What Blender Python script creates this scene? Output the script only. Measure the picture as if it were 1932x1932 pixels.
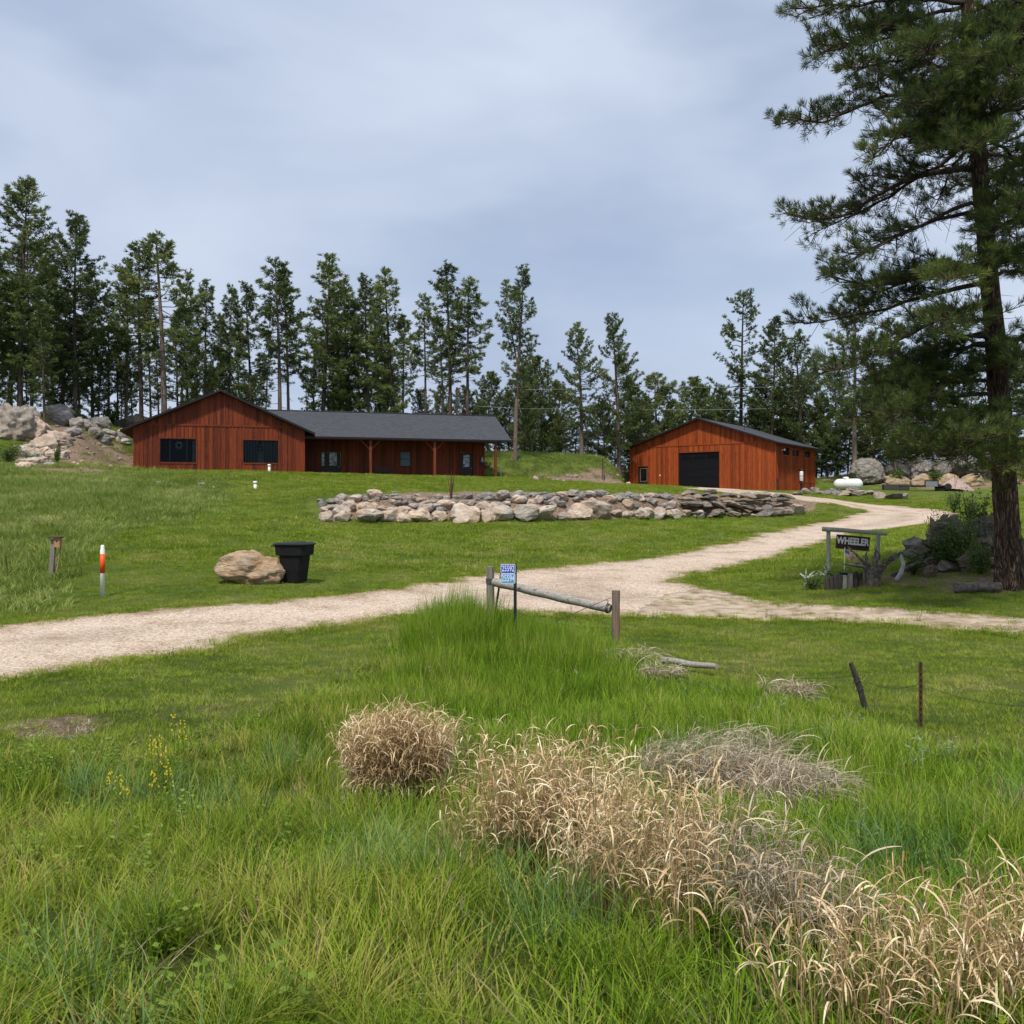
import bpy, bmesh, math, random
import numpy as np
from mathutils import Vector, Matrix, noise, geometry

for o in list(bpy.data.objects):
    bpy.data.objects.remove(o, do_unlink=True)
scene = bpy.context.scene
COL = scene.collection
R = math.radians

# ------------------------------------------------------------------ camera
# The photograph is measured on a 1932-pixel square; F2 is the focal length in those pixels.
F2 = 1786.7
CX = 966.0
cam_data = bpy.data.cameras.new('camera')
cam_data.sensor_width = 36.0
cam_data.lens = 36.0 * F2 / 1932.0
cam_data.clip_start = 0.05
cam_data.clip_end = 8000
cam = bpy.data.objects.new('camera', cam_data)
COL.objects.link(cam)
cam.location = (0, 0, 0)                 # world zero is eye height
cam.rotation_euler = (R(90), 0, 0)
scene.camera = cam

# ------------------------------------------------------------------ light
SUN_DIR = Vector((-0.14, -0.48, 0.86)).normalized()
SUN_EL = math.asin(SUN_DIR.z)
SUN_AZ = math.atan2(SUN_DIR.x, SUN_DIR.y)
sd = bpy.data.lights.new('sun', 'SUN')
sd.energy = 3.3
sd.angle = R(4.5)
sd.color = (1.0, 0.94, 0.85)
sun = bpy.data.objects.new('sun', sd)
COL.objects.link(sun)
sun.rotation_euler = SUN_DIR.to_track_quat('Z', 'Y').to_euler()

world = bpy.data.worlds.new('World')
scene.world = world
world.use_nodes = True
wn, wl = world.node_tree.nodes, world.node_tree.links
wn.clear()
w_out = wn.new('ShaderNodeOutputWorld')
w_bg = wn.new('ShaderNodeBackground')
w_bg.inputs['Strength'].default_value = 0.1
sky = wn.new('ShaderNodeTexSky')
sky.sky_type = 'NISHITA'
sky.sun_disc = False
sky.sun_elevation = SUN_EL
sky.sun_rotation = SUN_AZ
tc = wn.new('ShaderNodeTexCoord')
mp = wn.new('ShaderNodeMapping')
mp.inputs['Rotation'].default_value = (0.0, R(14), R(20))
mp.inputs['Location'].default_value = (0.9, 0.15, 0.35)
mp.inputs['Scale'].default_value = (1.0, 1.0, 2.6)
wl.new(tc.outputs['Generated'], mp.inputs['Vector'])
n1 = wn.new('ShaderNodeTexNoise')
n1.inputs['Scale'].default_value = 1.9
n1.inputs['Detail'].default_value = 5.0
n1.inputs['Roughness'].default_value = 0.48
n1.inputs['Distortion'].default_value = 0.35
wl.new(mp.outputs['Vector'], n1.inputs['Vector'])
cr = wn.new('ShaderNodeValToRGB')          # cloud brightness across the deck
cr.color_ramp.elements[0].position = 0.33
cr.color_ramp.elements[0].color = (3.45, 4.15, 5.6, 1)
cr.color_ramp.elements[1].position = 0.70
cr.color_ramp.elements[1].color = (5.4, 6.05, 7.2, 1)
wl.new(n1.outputs['Fac'], cr.inputs['Fac'])
n2 = wn.new('ShaderNodeTexNoise')
n2.inputs['Scale'].default_value = 2.6
n2.inputs['Detail'].default_value = 4.0
wl.new(mp.outputs['Vector'], n2.inputs['Vector'])
cr2 = wn.new('ShaderNodeValToRGB')         # thin places in the deck where blue shows
cr2.color_ramp.elements[0].position = 0.30
cr2.color_ramp.elements[0].color = (0.55, 0.55, 0.55, 1)
cr2.color_ramp.elements[1].position = 0.52
cr2.color_ramp.elements[1].color = (1, 1, 1, 1)
wl.new(n2.outputs['Fac'], cr2.inputs['Fac'])
wm = wn.new('ShaderNodeMix')
wm.data_type = 'RGBA'
wl.new(cr2.outputs['Color'], wm.inputs['Factor'])
wl.new(sky.outputs['Color'], wm.inputs['A'])
wl.new(cr.outputs['Color'], wm.inputs['B'])
wl.new(wm.outputs['Result'], w_bg.inputs['Color'])
wl.new(w_bg.outputs['Background'], w_out.inputs['Surface'])

vs = scene.view_settings
vs.view_transform = 'Standard'
vs.look = 'None'
vs.gamma = 1.0
vs.use_curve_mapping = False
vs.exposure = 0.35
scene.render.engine = 'CYCLES'
scene.cycles.max_bounces = 6
scene.cycles.diffuse_bounces = 3
scene.cycles.glossy_bounces = 2
scene.cycles.transmission_bounces = 4

# ------------------------------------------------------------------ helpers
def tag(o, label=None, cat=None, group=None, kind=None):
    if label: o['label'] = label
    if cat: o['category'] = cat
    if group: o['group'] = group
    if kind: o['kind'] = kind
    return o

def at(x, y, Y):
    return Vector(((x - CX) / F2 * Y, Y, (CX - y) / F2 * Y))

def empty(name, loc, rz=0.0, label=None, cat=None, group=None):
    o = bpy.data.objects.new(name, None)
    o.empty_display_size = 0.2
    COL.objects.link(o)
    o.location = loc
    o.rotation_euler = (0, 0, rz)
    return tag(o, label, cat, group)

def mesh_np(name, V, F, mats=(), tint=None, smooth=False, midx=None):
    """V (n,3); F list of arrays of equal-length faces."""
    me = bpy.data.meshes.new(name)
    V = np.asarray(V, dtype=np.float32).reshape(-1, 3)
    if not isinstance(F, (list, tuple)): F = [F]
    F = [np.asarray(f, dtype=np.int32) for f in F if len(f)]
    me.vertices.add(len(V))
    me.vertices.foreach_set('co', V.ravel())
    loops = np.concatenate([f.ravel() for f in F])
    sizes = np.concatenate([np.full(len(f), f.shape[1], dtype=np.int32) for f in F])
    starts = np.concatenate([[0], np.cumsum(sizes)[:-1]]).astype(np.int32)
    me.loops.add(len(loops))
    me.loops.foreach_set('vertex_index', loops)
    me.polygons.add(len(sizes))
    me.polygons.foreach_set('loop_start', starts)
    me.polygons.foreach_set('loop_total', sizes)
    if midx is not None:
        me.polygons.foreach_set('material_index', np.asarray(midx, dtype=np.int32))
    if smooth:
        me.polygons.foreach_set('use_smooth', np.ones(len(sizes), dtype=bool))
    for m in mats: me.materials.append(m)
    if tint is not None:
        a = me.attributes.new('tint', 'FLOAT', 'POINT')
        a.data.foreach_set('value', np.asarray(tint, dtype=np.float32))
    me.update()
    me.validate(clean_customdata=False)
    return me

def link(name, me, parent=None, loc=None):
    o = bpy.data.objects.new(name, me)
    COL.objects.link(o)
    if parent: o.parent = parent
    if loc is not None: o.location = loc
    return o

class MB:
    """collects simple solids into one mesh, each face with a material slot and a tint"""
    def __init__(s):
        s.v, s.f, s.m, s.t, s.s = [], [], [], [], []
        s.mat = 0; s.tint = 0.5; s.sm = False
    def add(s, vs, fs):
        b = len(s.v)
        s.v += [tuple(v) for v in vs]
        for f in fs:
            s.f.append(tuple(b + i for i in f)); s.m.append(s.mat); s.t.append(s.tint); s.s.append(s.sm)
    def box(s, c, d, rot=None):
        x, y, z = d[0] / 2, d[1] / 2, d[2] / 2
        vs = [Vector(p) for p in ((-x,-y,-z),(x,-y,-z),(x,y,-z),(-x,y,-z),(-x,-y,z),(x,-y,z),(x,y,z),(-x,y,z))]
        if rot is not None: vs = [rot @ v for v in vs]
        c = Vector(c)
        s.add([v + c for v in vs], [(0,3,2,1),(4,5,6,7),(0,1,5,4),(1,2,6,5),(2,3,7,6),(3,0,4,7)])
    def span(s, a, b):
        a, b = Vector(a), Vector(b)
        s.box((a + b) / 2, [abs(b[i] - a[i]) for i in range(3)])
    def tube(s, path, rad, n=10, caps=True):
        P = [Vector(p) for p in path]
        if not hasattr(rad, '__len__'): rad = [rad] * len(P)
        sm = s.sm; s.sm = True
        ref = Vector((0.31, 0.17, 0.93))
        vs = []
        for i, p in enumerate(P):
            d = (P[min(i + 1, len(P) - 1)] - P[max(i - 1, 0)])
            d.normalize()
            r_ = ref if abs(d.dot(ref)) < 0.9 else Vector((1, 0, 0))
            u = d.cross(r_).normalized(); w = d.cross(u)
            for k in range(n):
                a = 2 * math.pi * k / n
                vs.append(p + (u * math.cos(a) + w * math.sin(a)) * rad[i])
        fs = []
        for i in range(len(P) - 1):
            for k in range(n):
                fs.append((i*n+k, i*n+(k+1) % n, (i+1)*n+(k+1) % n, (i+1)*n+k))
        s.add(vs, fs)
        if caps:
            s.sm = False
            s.add(vs[:n], [tuple(range(n - 1, -1, -1))]); s.add(vs[-n:], [tuple(range(n))])
        s.sm = sm
    def lathe(s, prof, n=20, c=(0, 0, 0), axis='Z'):
        sm = s.sm; s.sm = True
        vs = []
        for r_, z in prof:
            for k in range(n):
                a = 2 * math.pi * k / n
                p = (r_ * math.cos(a), r_ * math.sin(a), z)
                if axis == 'X': p = (p[2], p[0], p[1])
                vs.append(Vector(p) + Vector(c))
        fs = []
        for i in range(len(prof) - 1):
            for k in range(n):
                fs.append((i*n+k, i*n+(k+1) % n, (i+1)*n+(k+1) % n, (i+1)*n+k))
        fs.append(tuple(range(n - 1, -1, -1)))
        fs.append(tuple((len(prof) - 1) * n + k for k in range(n)))
        s.add(vs, fs); s.sm = sm
    def prism(s, poly, h, M=None):
        """poly in xy, extruded to z=h, through matrix M"""
        n = len(poly)
        vs = [Vector((p[0], p[1], 0)) for p in poly] + [Vector((p[0], p[1], h)) for p in poly]
        if M is not None: vs = [M @ v for v in vs]
        fs = [tuple(range(n - 1, -1, -1)), tuple(range(n, 2 * n))]
        fs += [(i, (i + 1) % n, n + (i + 1) % n, n + i) for i in range(n)]
        s.add(vs, fs)
    def mesh(s, name, mats, bevel=0):
        me = bpy.data.meshes.new(name)
        me.from_pydata(s.v, [], s.f)
        for m in (mats if isinstance(mats, (list, tuple)) else [mats]): me.materials.append(m)
        me.polygons.foreach_set('material_index', s.m)
        me.polygons.foreach_set('use_smooth', s.s)
        a = me.attributes.new('tint', 'FLOAT', 'FACE')
        a.data.foreach_set('value', s.t)
        me.update()
        if bevel:
            bm = bmesh.new(); bm.from_mesh(me)
            bmesh.ops.remove_doubles(bm, verts=bm.verts, dist=1e-5)
            bmesh.ops.recalc_face_normals(bm, faces=bm.faces)
            es = [e for e in bm.edges if len(e.link_faces) == 2 and e.calc_face_angle(0) > 0.6]
            bmesh.ops.bevel(bm, geom=es, offset=bevel, segments=2, affect='EDGES', profile=0.6)
            bm.to_mesh(me); bm.free()
        return me
    def build(s, name, mats, parent=None, bevel=0, loc=None):
        return link(name, s.mesh(name, mats, bevel), parent, loc)

def text_mb(txt, size, depth, mat, name, parent, M, xs=1.0, bold=0.0):
    cu = bpy.data.curves.new('lettering', 'FONT')
    cu.body = txt; cu.size = size; cu.extrude = depth; cu.align_x = 'CENTER'; cu.align_y = 'CENTER'
    cu.offset = bold
    t = bpy.data.objects.new('lettering_source', cu)
    COL.objects.link(t)
    dg = bpy.context.evaluated_depsgraph_get()
    me = bpy.data.meshes.new_from_object(t.evaluated_get(dg))
    bpy.data.objects.remove(t, do_unlink=True)
    me.transform(M @ Matrix.Diagonal((xs, 1, 1, 1)))
    me.materials.clear(); me.materials.append(mat)
    return link(name, me, parent)

# ------------------------------------------------------------------ noise (numpy)
def _h(ix, iy, seed):
    n = (ix.astype(np.int64) * 374761393 + iy.astype(np.int64) * 668265263 + seed * 1442695041) & 0x7fffffff
    n = ((n ^ (n >> 13)) * 1274126177) & 0x7fffffff
    n = n ^ (n >> 16)
    return (n & 0xffff) / 65535.0
def vnoise(x, y, seed=0):
    x = np.asarray(x, dtype=float); y = np.asarray(y, dtype=float)
    ix, iy = np.floor(x), np.floor(y)
    fx, fy = x - ix, y - iy
    fx = fx * fx * (3 - 2 * fx); fy = fy * fy * (3 - 2 * fy)
    a = _h(ix, iy, seed); b = _h(ix + 1, iy, seed); c = _h(ix, iy + 1, seed); d = _h(ix + 1, iy + 1, seed)
    return (a * (1 - fx) + b * fx) * (1 - fy) + (c * (1 - fx) + d * fx) * fy
def fbm(x, y, seed=0, octv=3):
    t = 0; a = 0.5; tot = 0
    for i in range(octv):
        t = t + a * vnoise(np.asarray(x) * 2 ** i, np.asarray(y) * 2 ** i, seed + i); tot += a; a *= 0.5
    return t / tot

# ------------------------------------------------------------------ materials
def new_mat(name):
    m = bpy.data.materials.new(name)
    m.use_nodes = True
    return m, m.node_tree.nodes, m.node_tree.links, m.node_tree.nodes['Principled BSDF']

def ramp(nd, stops):
    c = nd.new('ShaderNodeValToRGB')
    e = c.color_ramp.elements
    while len(e) < len(stops): e.new(0.5)
    for i, (p, col) in enumerate(stops):
        e[i].position = p; e[i].color = (*col, 1)
    return c

def mat_noise(name, stops, scale=5.0, detail=6, rough=0.8, bump=0.0, bscale=None, coord='Object', stretch=(1, 1, 1),
              tint=0.0, spec=0.3, metallic=0.0, rnd=0.0, bdist=0.05):
    m, nd, lk, b = new_mat(name)
    t = nd.new('ShaderNodeTexCoord')
    mpn = nd.new('ShaderNodeMapping'); mpn.inputs['Scale'].default_value = stretch
    if coord == 'Position':
        g = nd.new('ShaderNodeNewGeometry'); lk.new(g.outputs['Position'], mpn.inputs['Vector'])
    else:
        lk.new(t.outputs[coord], mpn.inputs['Vector'])
    n = nd.new('ShaderNodeTexNoise')
    n.inputs['Scale'].default_value = scale; n.inputs['Detail'].default_value = detail; n.inputs['Roughness'].default_value = 0.6
    lk.new(mpn.outputs['Vector'], n.inputs['Vector'])
    fac = n.outputs['Fac']
    if tint:
        a = nd.new('ShaderNodeAttribute'); a.attribute_name = 'tint'
        q = nd.new('ShaderNodeMath'); q.operation = 'MULTIPLY_ADD'
        lk.new(a.outputs['Fac'], q.inputs[0]); q.inputs[1].default_value = tint
        q2 = nd.new('ShaderNodeMath'); q2.operation = 'SUBTRACT'
        lk.new(fac, q2.inputs[0]); q2.inputs[1].default_value = tint * 0.5
        lk.new(q2.outputs[0], q.inputs[2]); fac = q.outputs[0]
    if rnd:
        oi = nd.new('ShaderNodeObjectInfo')
        q = nd.new('ShaderNodeMath'); q.operation = 'MULTIPLY_ADD'
        lk.new(oi.outputs['Random'], q.inputs[0]); q.inputs[1].default_value = rnd
        q2 = nd.new('ShaderNodeMath'); q2.operation = 'SUBTRACT'
        lk.new(fac, q2.inputs[0]); q2.inputs[1].default_value = rnd * 0.5
        lk.new(q2.outputs[0], q.inputs[2]); fac = q.outputs[0]
    c = ramp(nd, stops); lk.new(fac, c.inputs['Fac'])
    lk.new(c.outputs['Color'], b.inputs['Base Color'])
    b.inputs['Roughness'].default_value = rough
    b.inputs['Specular IOR Level'].default_value = spec
    b.inputs['Metallic'].default_value = metallic
    if bump:
        n3 = nd.new('ShaderNodeTexNoise')
        n3.inputs['Scale'].default_value = bscale or scale * 3; n3.inputs['Detail'].default_value = 8
        n3.inputs['Roughness'].default_value = 0.65
        lk.new(mpn.outputs['Vector'], n3.inputs['Vector'])
        bp = nd.new('ShaderNodeBump'); bp.inputs['Strength'].default_value = bump; bp.inputs['Distance'].default_value = bdist
        lk.new(n3.outputs['Fac'], bp.inputs['Height']); lk.new(bp.outputs['Normal'], b.inputs['Normal'])
    return m

def mat_leaf(name, stops, scale=0.25, rnd=0.35, tint=0.5, trans=0.35, rough=0.55, spec=0.25):
    """thin leaves and needles: world-space patches + per-instance and per-blade variety, part translucent"""
    m, nd, lk, b = new_mat(name)
    g = nd.new('ShaderNodeNewGeometry')
    n = nd.new('ShaderNodeTexNoise'); n.inputs['Scale'].default_value = scale; n.inputs['Detail'].default_value = 4
    lk.new(g.outputs['Position'], n.inputs['Vector'])
    oi = nd.new('ShaderNodeObjectInfo')
    a = nd.new('ShaderNodeAttribute'); a.attribute_name = 'tint'
    q = nd.new('ShaderNodeMath'); q.operation = 'MULTIPLY_ADD'
    lk.new(oi.outputs['Random'], q.inputs[0]); q.inputs[1].default_value = rnd; lk.new(n.outputs['Fac'], q.inputs[2])
    q1 = nd.new('ShaderNodeMath'); q1.operation = 'MULTIPLY_ADD'
    lk.new(a.outputs['Fac'], q1.inputs[0]); q1.inputs[1].default_value = tint; lk.new(q.outputs[0], q1.inputs[2])
    q2 = nd.new('ShaderNodeMath'); q2.operation = 'SUBTRACT'
    lk.new(q1.outputs[0], q2.inputs[0]); q2.inputs[1].default_value = (rnd + tint) * 0.5
    c = ramp(nd, stops); lk.new(q2.outputs[0], c.inputs['Fac'])
    lk.new(c.outputs['Color'], b.inputs['Base Color'])
    b.inputs['Roughness'].default_value = rough
    b.inputs['Specular IOR Level'].default_value = spec
    if trans:
        tr = nd.new('ShaderNodeBsdfTranslucent'); lk.new(c.outputs['Color'], tr.inputs['Color'])
        mx = nd.new('ShaderNodeMixShader'); mx.inputs['Fac'].default_value = trans
        lk.new(b.outputs['BSDF'], mx.inputs[1]); lk.new(tr.outputs['BSDF'], mx.inputs[2])
        lk.new(mx.outputs['Shader'], nd['Material Output'].inputs['Surface'])
    return m

def mat_plain(name, col, rough=0.6, spec=0.3, metallic=0.0, var=0.12, scale=8):
    lo = tuple(c * (1 - var) for c in col); hi = tuple(min(1, c * (1 + var)) for c in col)
    return mat_noise(name, [(0.3, lo), (0.7, hi)], scale=scale, rough=rough, spec=spec, metallic=metallic)

M = {}
# wood stain: vertical boards, streaks and knots
def mat_boards(name, lo, mid, hi):
    m, nd, lk, b = new_mat(name)
    t = nd.new('ShaderNodeTexCoord')
    mpn = nd.new('ShaderNodeMapping'); mpn.inputs['Scale'].default_value = (7, 7, 0.6)
    lk.new(t.outputs['Object'], mpn.inputs['Vector'])
    n = nd.new('ShaderNodeTexNoise'); n.inputs['Scale'].default_value = 1.6; n.inputs['Detail'].default_value = 7; n.inputs['Roughness'].default_value = 0.7
    lk.new(mpn.outputs['Vector'], n.inputs['Vector'])
    a = nd.new('ShaderNodeAttribute'); a.attribute_name = 'tint'
    q = nd.new('ShaderNodeMath'); q.operation = 'MULTIPLY_ADD'
    lk.new(a.outputs['Fac'], q.inputs[0]); q.inputs[1].default_value = 0.34
    q2 = nd.new('ShaderNodeMath'); q2.operation = 'SUBTRACT'; lk.new(n.outputs['Fac'], q2.inputs[0]); q2.inputs[1].default_value = 0.17
    lk.new(q2.outputs[0], q.inputs[2])
    c = ramp(nd, [(0.22, lo), (0.5, mid), (0.8, hi)]); lk.new(q.outputs[0], c.inputs['Fac'])
    # knots
    mk = nd.new('ShaderNodeMapping'); mk.inputs['Scale'].default_value = (2.2, 2.2, 0.9); lk.new(t.outputs['Object'], mk.inputs['Vector'])
    v = nd.new('ShaderNodeTexVoronoi'); v.inputs['Scale'].default_value = 1.4; lk.new(mk.outputs['Vector'], v.inputs['Vector'])
    k = ramp(nd, [(0.05, (0.25, 0.25, 0.25)), (0.14, (1, 1, 1))]); lk.new(v.outputs['Distance'], k.inputs['Fac'])
    mx = nd.new('ShaderNodeMix'); mx.data_type = 'RGBA'; mx.blend_type = 'MULTIPLY'; mx.inputs['Factor'].default_value = 0.8
    lk.new(c.outputs['Color'], mx.inputs['A']); lk.new(k.outputs['Color'], mx.inputs['B'])
    lk.new(mx.outputs['Result'], b.inputs['Base Color'])
    b.inputs['Roughness'].default_value = 0.62; b.inputs['Specular IOR Level'].default_value = 0.25
    bp = nd.new('ShaderNodeBump'); bp.inputs['Strength'].default_value = 0.25; bp.inputs['Distance'].default_value = 0.01
    lk.new(n.outputs['Fac'], bp.inputs['Height']); lk.new(bp.outputs['Normal'], b.inputs['Normal'])
    return m
M['house_wood'] = mat_boards('house_wood', (0.042, 0.009, 0.004), (0.155, 0.027, 0.007), (0.25, 0.053, 0.014))
M['shop_wood'] = mat_boards('shop_wood', (0.080, 0.016, 0.005), (0.27, 0.050, 0.010), (0.40, 0.092, 0.018))
M['post_wood'] = mat_boards('post_wood', (0.08, 0.018, 0.008), (0.18, 0.042, 0.015), (0.26, 0.065, 0.024))
M['fascia'] = mat_plain('fascia', (0.014, 0.012, 0.014), rough=0.45)
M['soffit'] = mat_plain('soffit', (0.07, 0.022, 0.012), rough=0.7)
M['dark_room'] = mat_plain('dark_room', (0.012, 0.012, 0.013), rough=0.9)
M['door_black'] = mat_plain('door_black', (0.009, 0.009, 0.011), rough=0.5, spec=0.12)
M['frame_black'] = mat_plain('frame_black', (0.012, 0.011, 0.012), rough=0.4)
M['white_paint'] = mat_noise('white_paint', [(0.3, (0.68, 0.68, 0.66)), (0.7, (0.82, 0.82, 0.80))], scale=3, rough=0.4, spec=0.45)
M['white_plastic'] = mat_plain('white_plastic', (0.78, 0.78, 0.75), rough=0.4, var=0.05)
M['orange_tape'] = mat_plain('orange_tape', (0.78, 0.085, 0.015), rough=0.4, var=0.06)
M['bin_plastic'] = mat_noise('bin_plastic', [(0.3, (0.008, 0.008, 0.009)), (0.7, (0.016, 0.016, 0.018))], scale=9, rough=0.6, spec=0.12, bump=0.1, bscale=60, bdist=0.01)
M['bin_lid'] = mat_plain('bin_lid', (0.018, 0.020, 0.024), rough=0.55, spec=0.2)
M['rubber'] = mat_plain('rubber', (0.018, 0.018, 0.018), rough=0.85)
M['steel'] = mat_plain('steel', (0.30, 0.32, 0.34), rough=0.4, metallic=0.7)
M['rust'] = mat_noise('rust', [(0.3, (0.035, 0.022, 0.018)), (0.7, (0.11, 0.05, 0.03))], scale=14, rough=0.85)
M['dark_steel'] = mat_plain('dark_steel', (0.035, 0.037, 0.04), rough=0.55)
M['grey_wood'] = mat_noise('grey_wood', [(0.28, (0.10, 0.088, 0.075)), (0.5, (0.30, 0.275, 0.24)), (0.72, (0.46, 0.43, 0.385))], scale=5, stretch=(0.25, 9, 9), rough=0.85, bump=0.5, bscale=9, bdist=0.02)
M['grey_wood_up'] = mat_noise('grey_wood_up', [(0.28, (0.085, 0.072, 0.062)), (0.5, (0.21, 0.185, 0.16)), (0.72, (0.33, 0.30, 0.26))], scale=5, stretch=(9, 9, 0.3), rough=0.85, bump=0.5, bscale=9, bdist=0.02)
M['red_grey_wood'] = mat_noise('red_grey_wood', [(0.36, (0.10, 0.085, 0.072)), (0.52, (0.20, 0.165, 0.135)), (0.62, (0.26, 0.085, 0.03)), (0.75, (0.34, 0.12, 0.045))], scale=2.6, stretch=(6, 6, 0.5), rough=0.85, bump=0.5, bscale=9, bdist=0.02)
M['green_wood'] = mat_noise('green_wood', [(0.3, (0.19, 0.20, 0.15)), (0.7, (0.36, 0.37, 0.30))], scale=5, stretch=(6, 6, 1), rough=0.85, bump=0.4, bscale=10, bdist=0.02)
M['dark_wood'] = mat_noise('dark_wood', [(0.3, (0.028, 0.024, 0.021)), (0.7, (0.085, 0.073, 0.063))], scale=5, stretch=(8, 8, 0.8), rough=0.9, bump=0.6, bscale=9, bdist=0.03)
M['driftwood'] = mat_noise('driftwood', [(0.28, (0.04, 0.033, 0.027)), (0.5, (0.13, 0.11, 0.092)), (0.72, (0.26, 0.23, 0.195))], scale=9, rough=0.9, bump=0.8, bscale=22, bdist=0.04)
M['pale_drift'] = mat_noise('pale_drift', [(0.3, (0.36, 0.36, 0.32)), (0.7, (0.58, 0.58, 0.53))], scale=12, rough=0.9)
M['sign_brown'] = mat_plain('sign_brown', (0.030, 0.012, 0.009), rough=0.6, var=0.3)
M['letter_white'] = mat_plain('letter_white', (0.62, 0.60, 0.56), rough=0.6, var=0.08)
M['sign_blue'] = mat_plain('sign_blue', (0.012, 0.06, 0.50), rough=0.35, var=0.05)
M['sign_faded'] = mat_plain('sign_faded', (0.06, 0.30, 0.62), rough=0.4, var=0.12, scale=20)
M['sign_white'] = mat_plain('sign_white', (0.72, 0.74, 0.76), rough=0.35, var=0.04)
M['green_post'] = mat_plain('green_post', (0.014, 0.020, 0.018), rough=0.5)
M['birdhouse_wood'] = mat_noise('birdhouse_wood', [(0.3, (0.30, 0.16, 0.08)), (0.7, (0.44, 0.26, 0.15))], scale=9, rough=0.8)
M['flag_red'] = mat_plain('flag_red', (0.42, 0.045, 0.05), rough=0.8)
M['flag_white'] = mat_plain('flag_white', (0.60, 0.58, 0.58), rough=0.8)
M['flag_blue'] = mat_plain('flag_blue', (0.035, 0.06, 0.26), rough=0.8)
M['pole_wood'] = mat_noise('pole_wood', [(0.3, (0.30, 0.19, 0.09)), (0.7, (0.44, 0.29, 0.15))], scale=4, stretch=(6, 6, 0.5), rough=0.8)
M['culvert'] = mat_noise('culvert', [(0.3, (0.08, 0.11, 0.125)), (0.7, (0.16, 0.20, 0.22))], scale=9, rough=0.6, metallic=0.3)
M['wire'] = mat_plain('wire', (0.06, 0.05, 0.045), rough=0.6)
M['cable'] = mat_plain('cable', (0.30, 0.31, 0.32), rough=0.6)

# asphalt shingles
def mat_shingle():
    m, nd, lk, b = new_mat('shingle')
    t = nd.new('ShaderNodeTexCoord')
    br = nd.new('ShaderNodeTexBrick')
    br.inputs['Scale'].default_value = 1.0; br.inputs['Brick Width'].default_value = 0.34; br.inputs['Row Height'].default_value = 0.15
    br.inputs['Mortar Size'].default_value = 0.012
    br.inputs['Color1'].default_value = (0.046, 0.048, 0.057, 1); br.inputs['Color2'].default_value = (0.068, 0.071, 0.083, 1)
    br.inputs['Mortar'].default_value = (0.030, 0.031, 0.036, 1)
    lk.new(t.outputs['UV'], br.inputs['Vector'])
    n = nd.new('ShaderNodeTexNoise'); n.inputs['Scale'].default_value = 3.1; n.inputs['Detail'].default_value = 8; lk.new(t.outputs['UV'], n.inputs['Vector'])
    c = ramp(nd, [(0.3, (0.88, 0.88, 0.88)), (0.7, (1.10, 1.10, 1.10))]); lk.new(n.outputs['Fac'], c.inputs['Fac'])
    mx = nd.new('ShaderNodeMix'); mx.data_type = 'RGBA'; mx.blend_type = 'MULTIPLY'; mx.inputs['Factor'].default_value = 1
    lk.new(br.outputs['Color'], mx.inputs['A']); lk.new(c.outputs['Color'], mx.inputs['B'])
    lk.new(mx.outputs['Result'], b.inputs['Base Color'])
    b.inputs['Roughness'].default_value = 0.82; b.inputs['Specular IOR Level'].default_value = 0.3
    bp = nd.new('ShaderNodeBump'); bp.inputs['Strength'].default_value = 0.5; bp.inputs['Distance'].default_value = 0.01
    lk.new(br.outputs['Fac'], bp.inputs['Height']); bp.invert = True; lk.new(bp.outputs['Normal'], b.inputs['Normal'])
    return m
M['shingle'] = mat_shingle()

def mat_glass(name='glass', tint=(0.75, 0.8, 0.82)):
    m, nd, lk, b = new_mat(name)
    nd.remove(b)
    g = nd.new('ShaderNodeBsdfGlossy'); g.inputs['Roughness'].default_value = 0.02; g.inputs['Color'].default_value = (0.16, 0.17, 0.18, 1)
    tr = nd.new('ShaderNodeBsdfTransparent'); tr.inputs['Color'].default_value = (*tint, 1)
    f = nd.new('ShaderNodeFresnel'); f.inputs['IOR'].default_value = 1.45
    mx = nd.new('ShaderNodeMixShader')
    lk.new(f.outputs['Fac'], mx.inputs['Fac']); lk.new(tr.outputs['BSDF'], mx.inputs[1]); lk.new(g.outputs['BSDF'], mx.inputs[2])
    lk.new(mx.outputs['Shader'], nd['Material Output'].inputs['Surface'])
    return m
M['glass'] = mat_glass()

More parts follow.
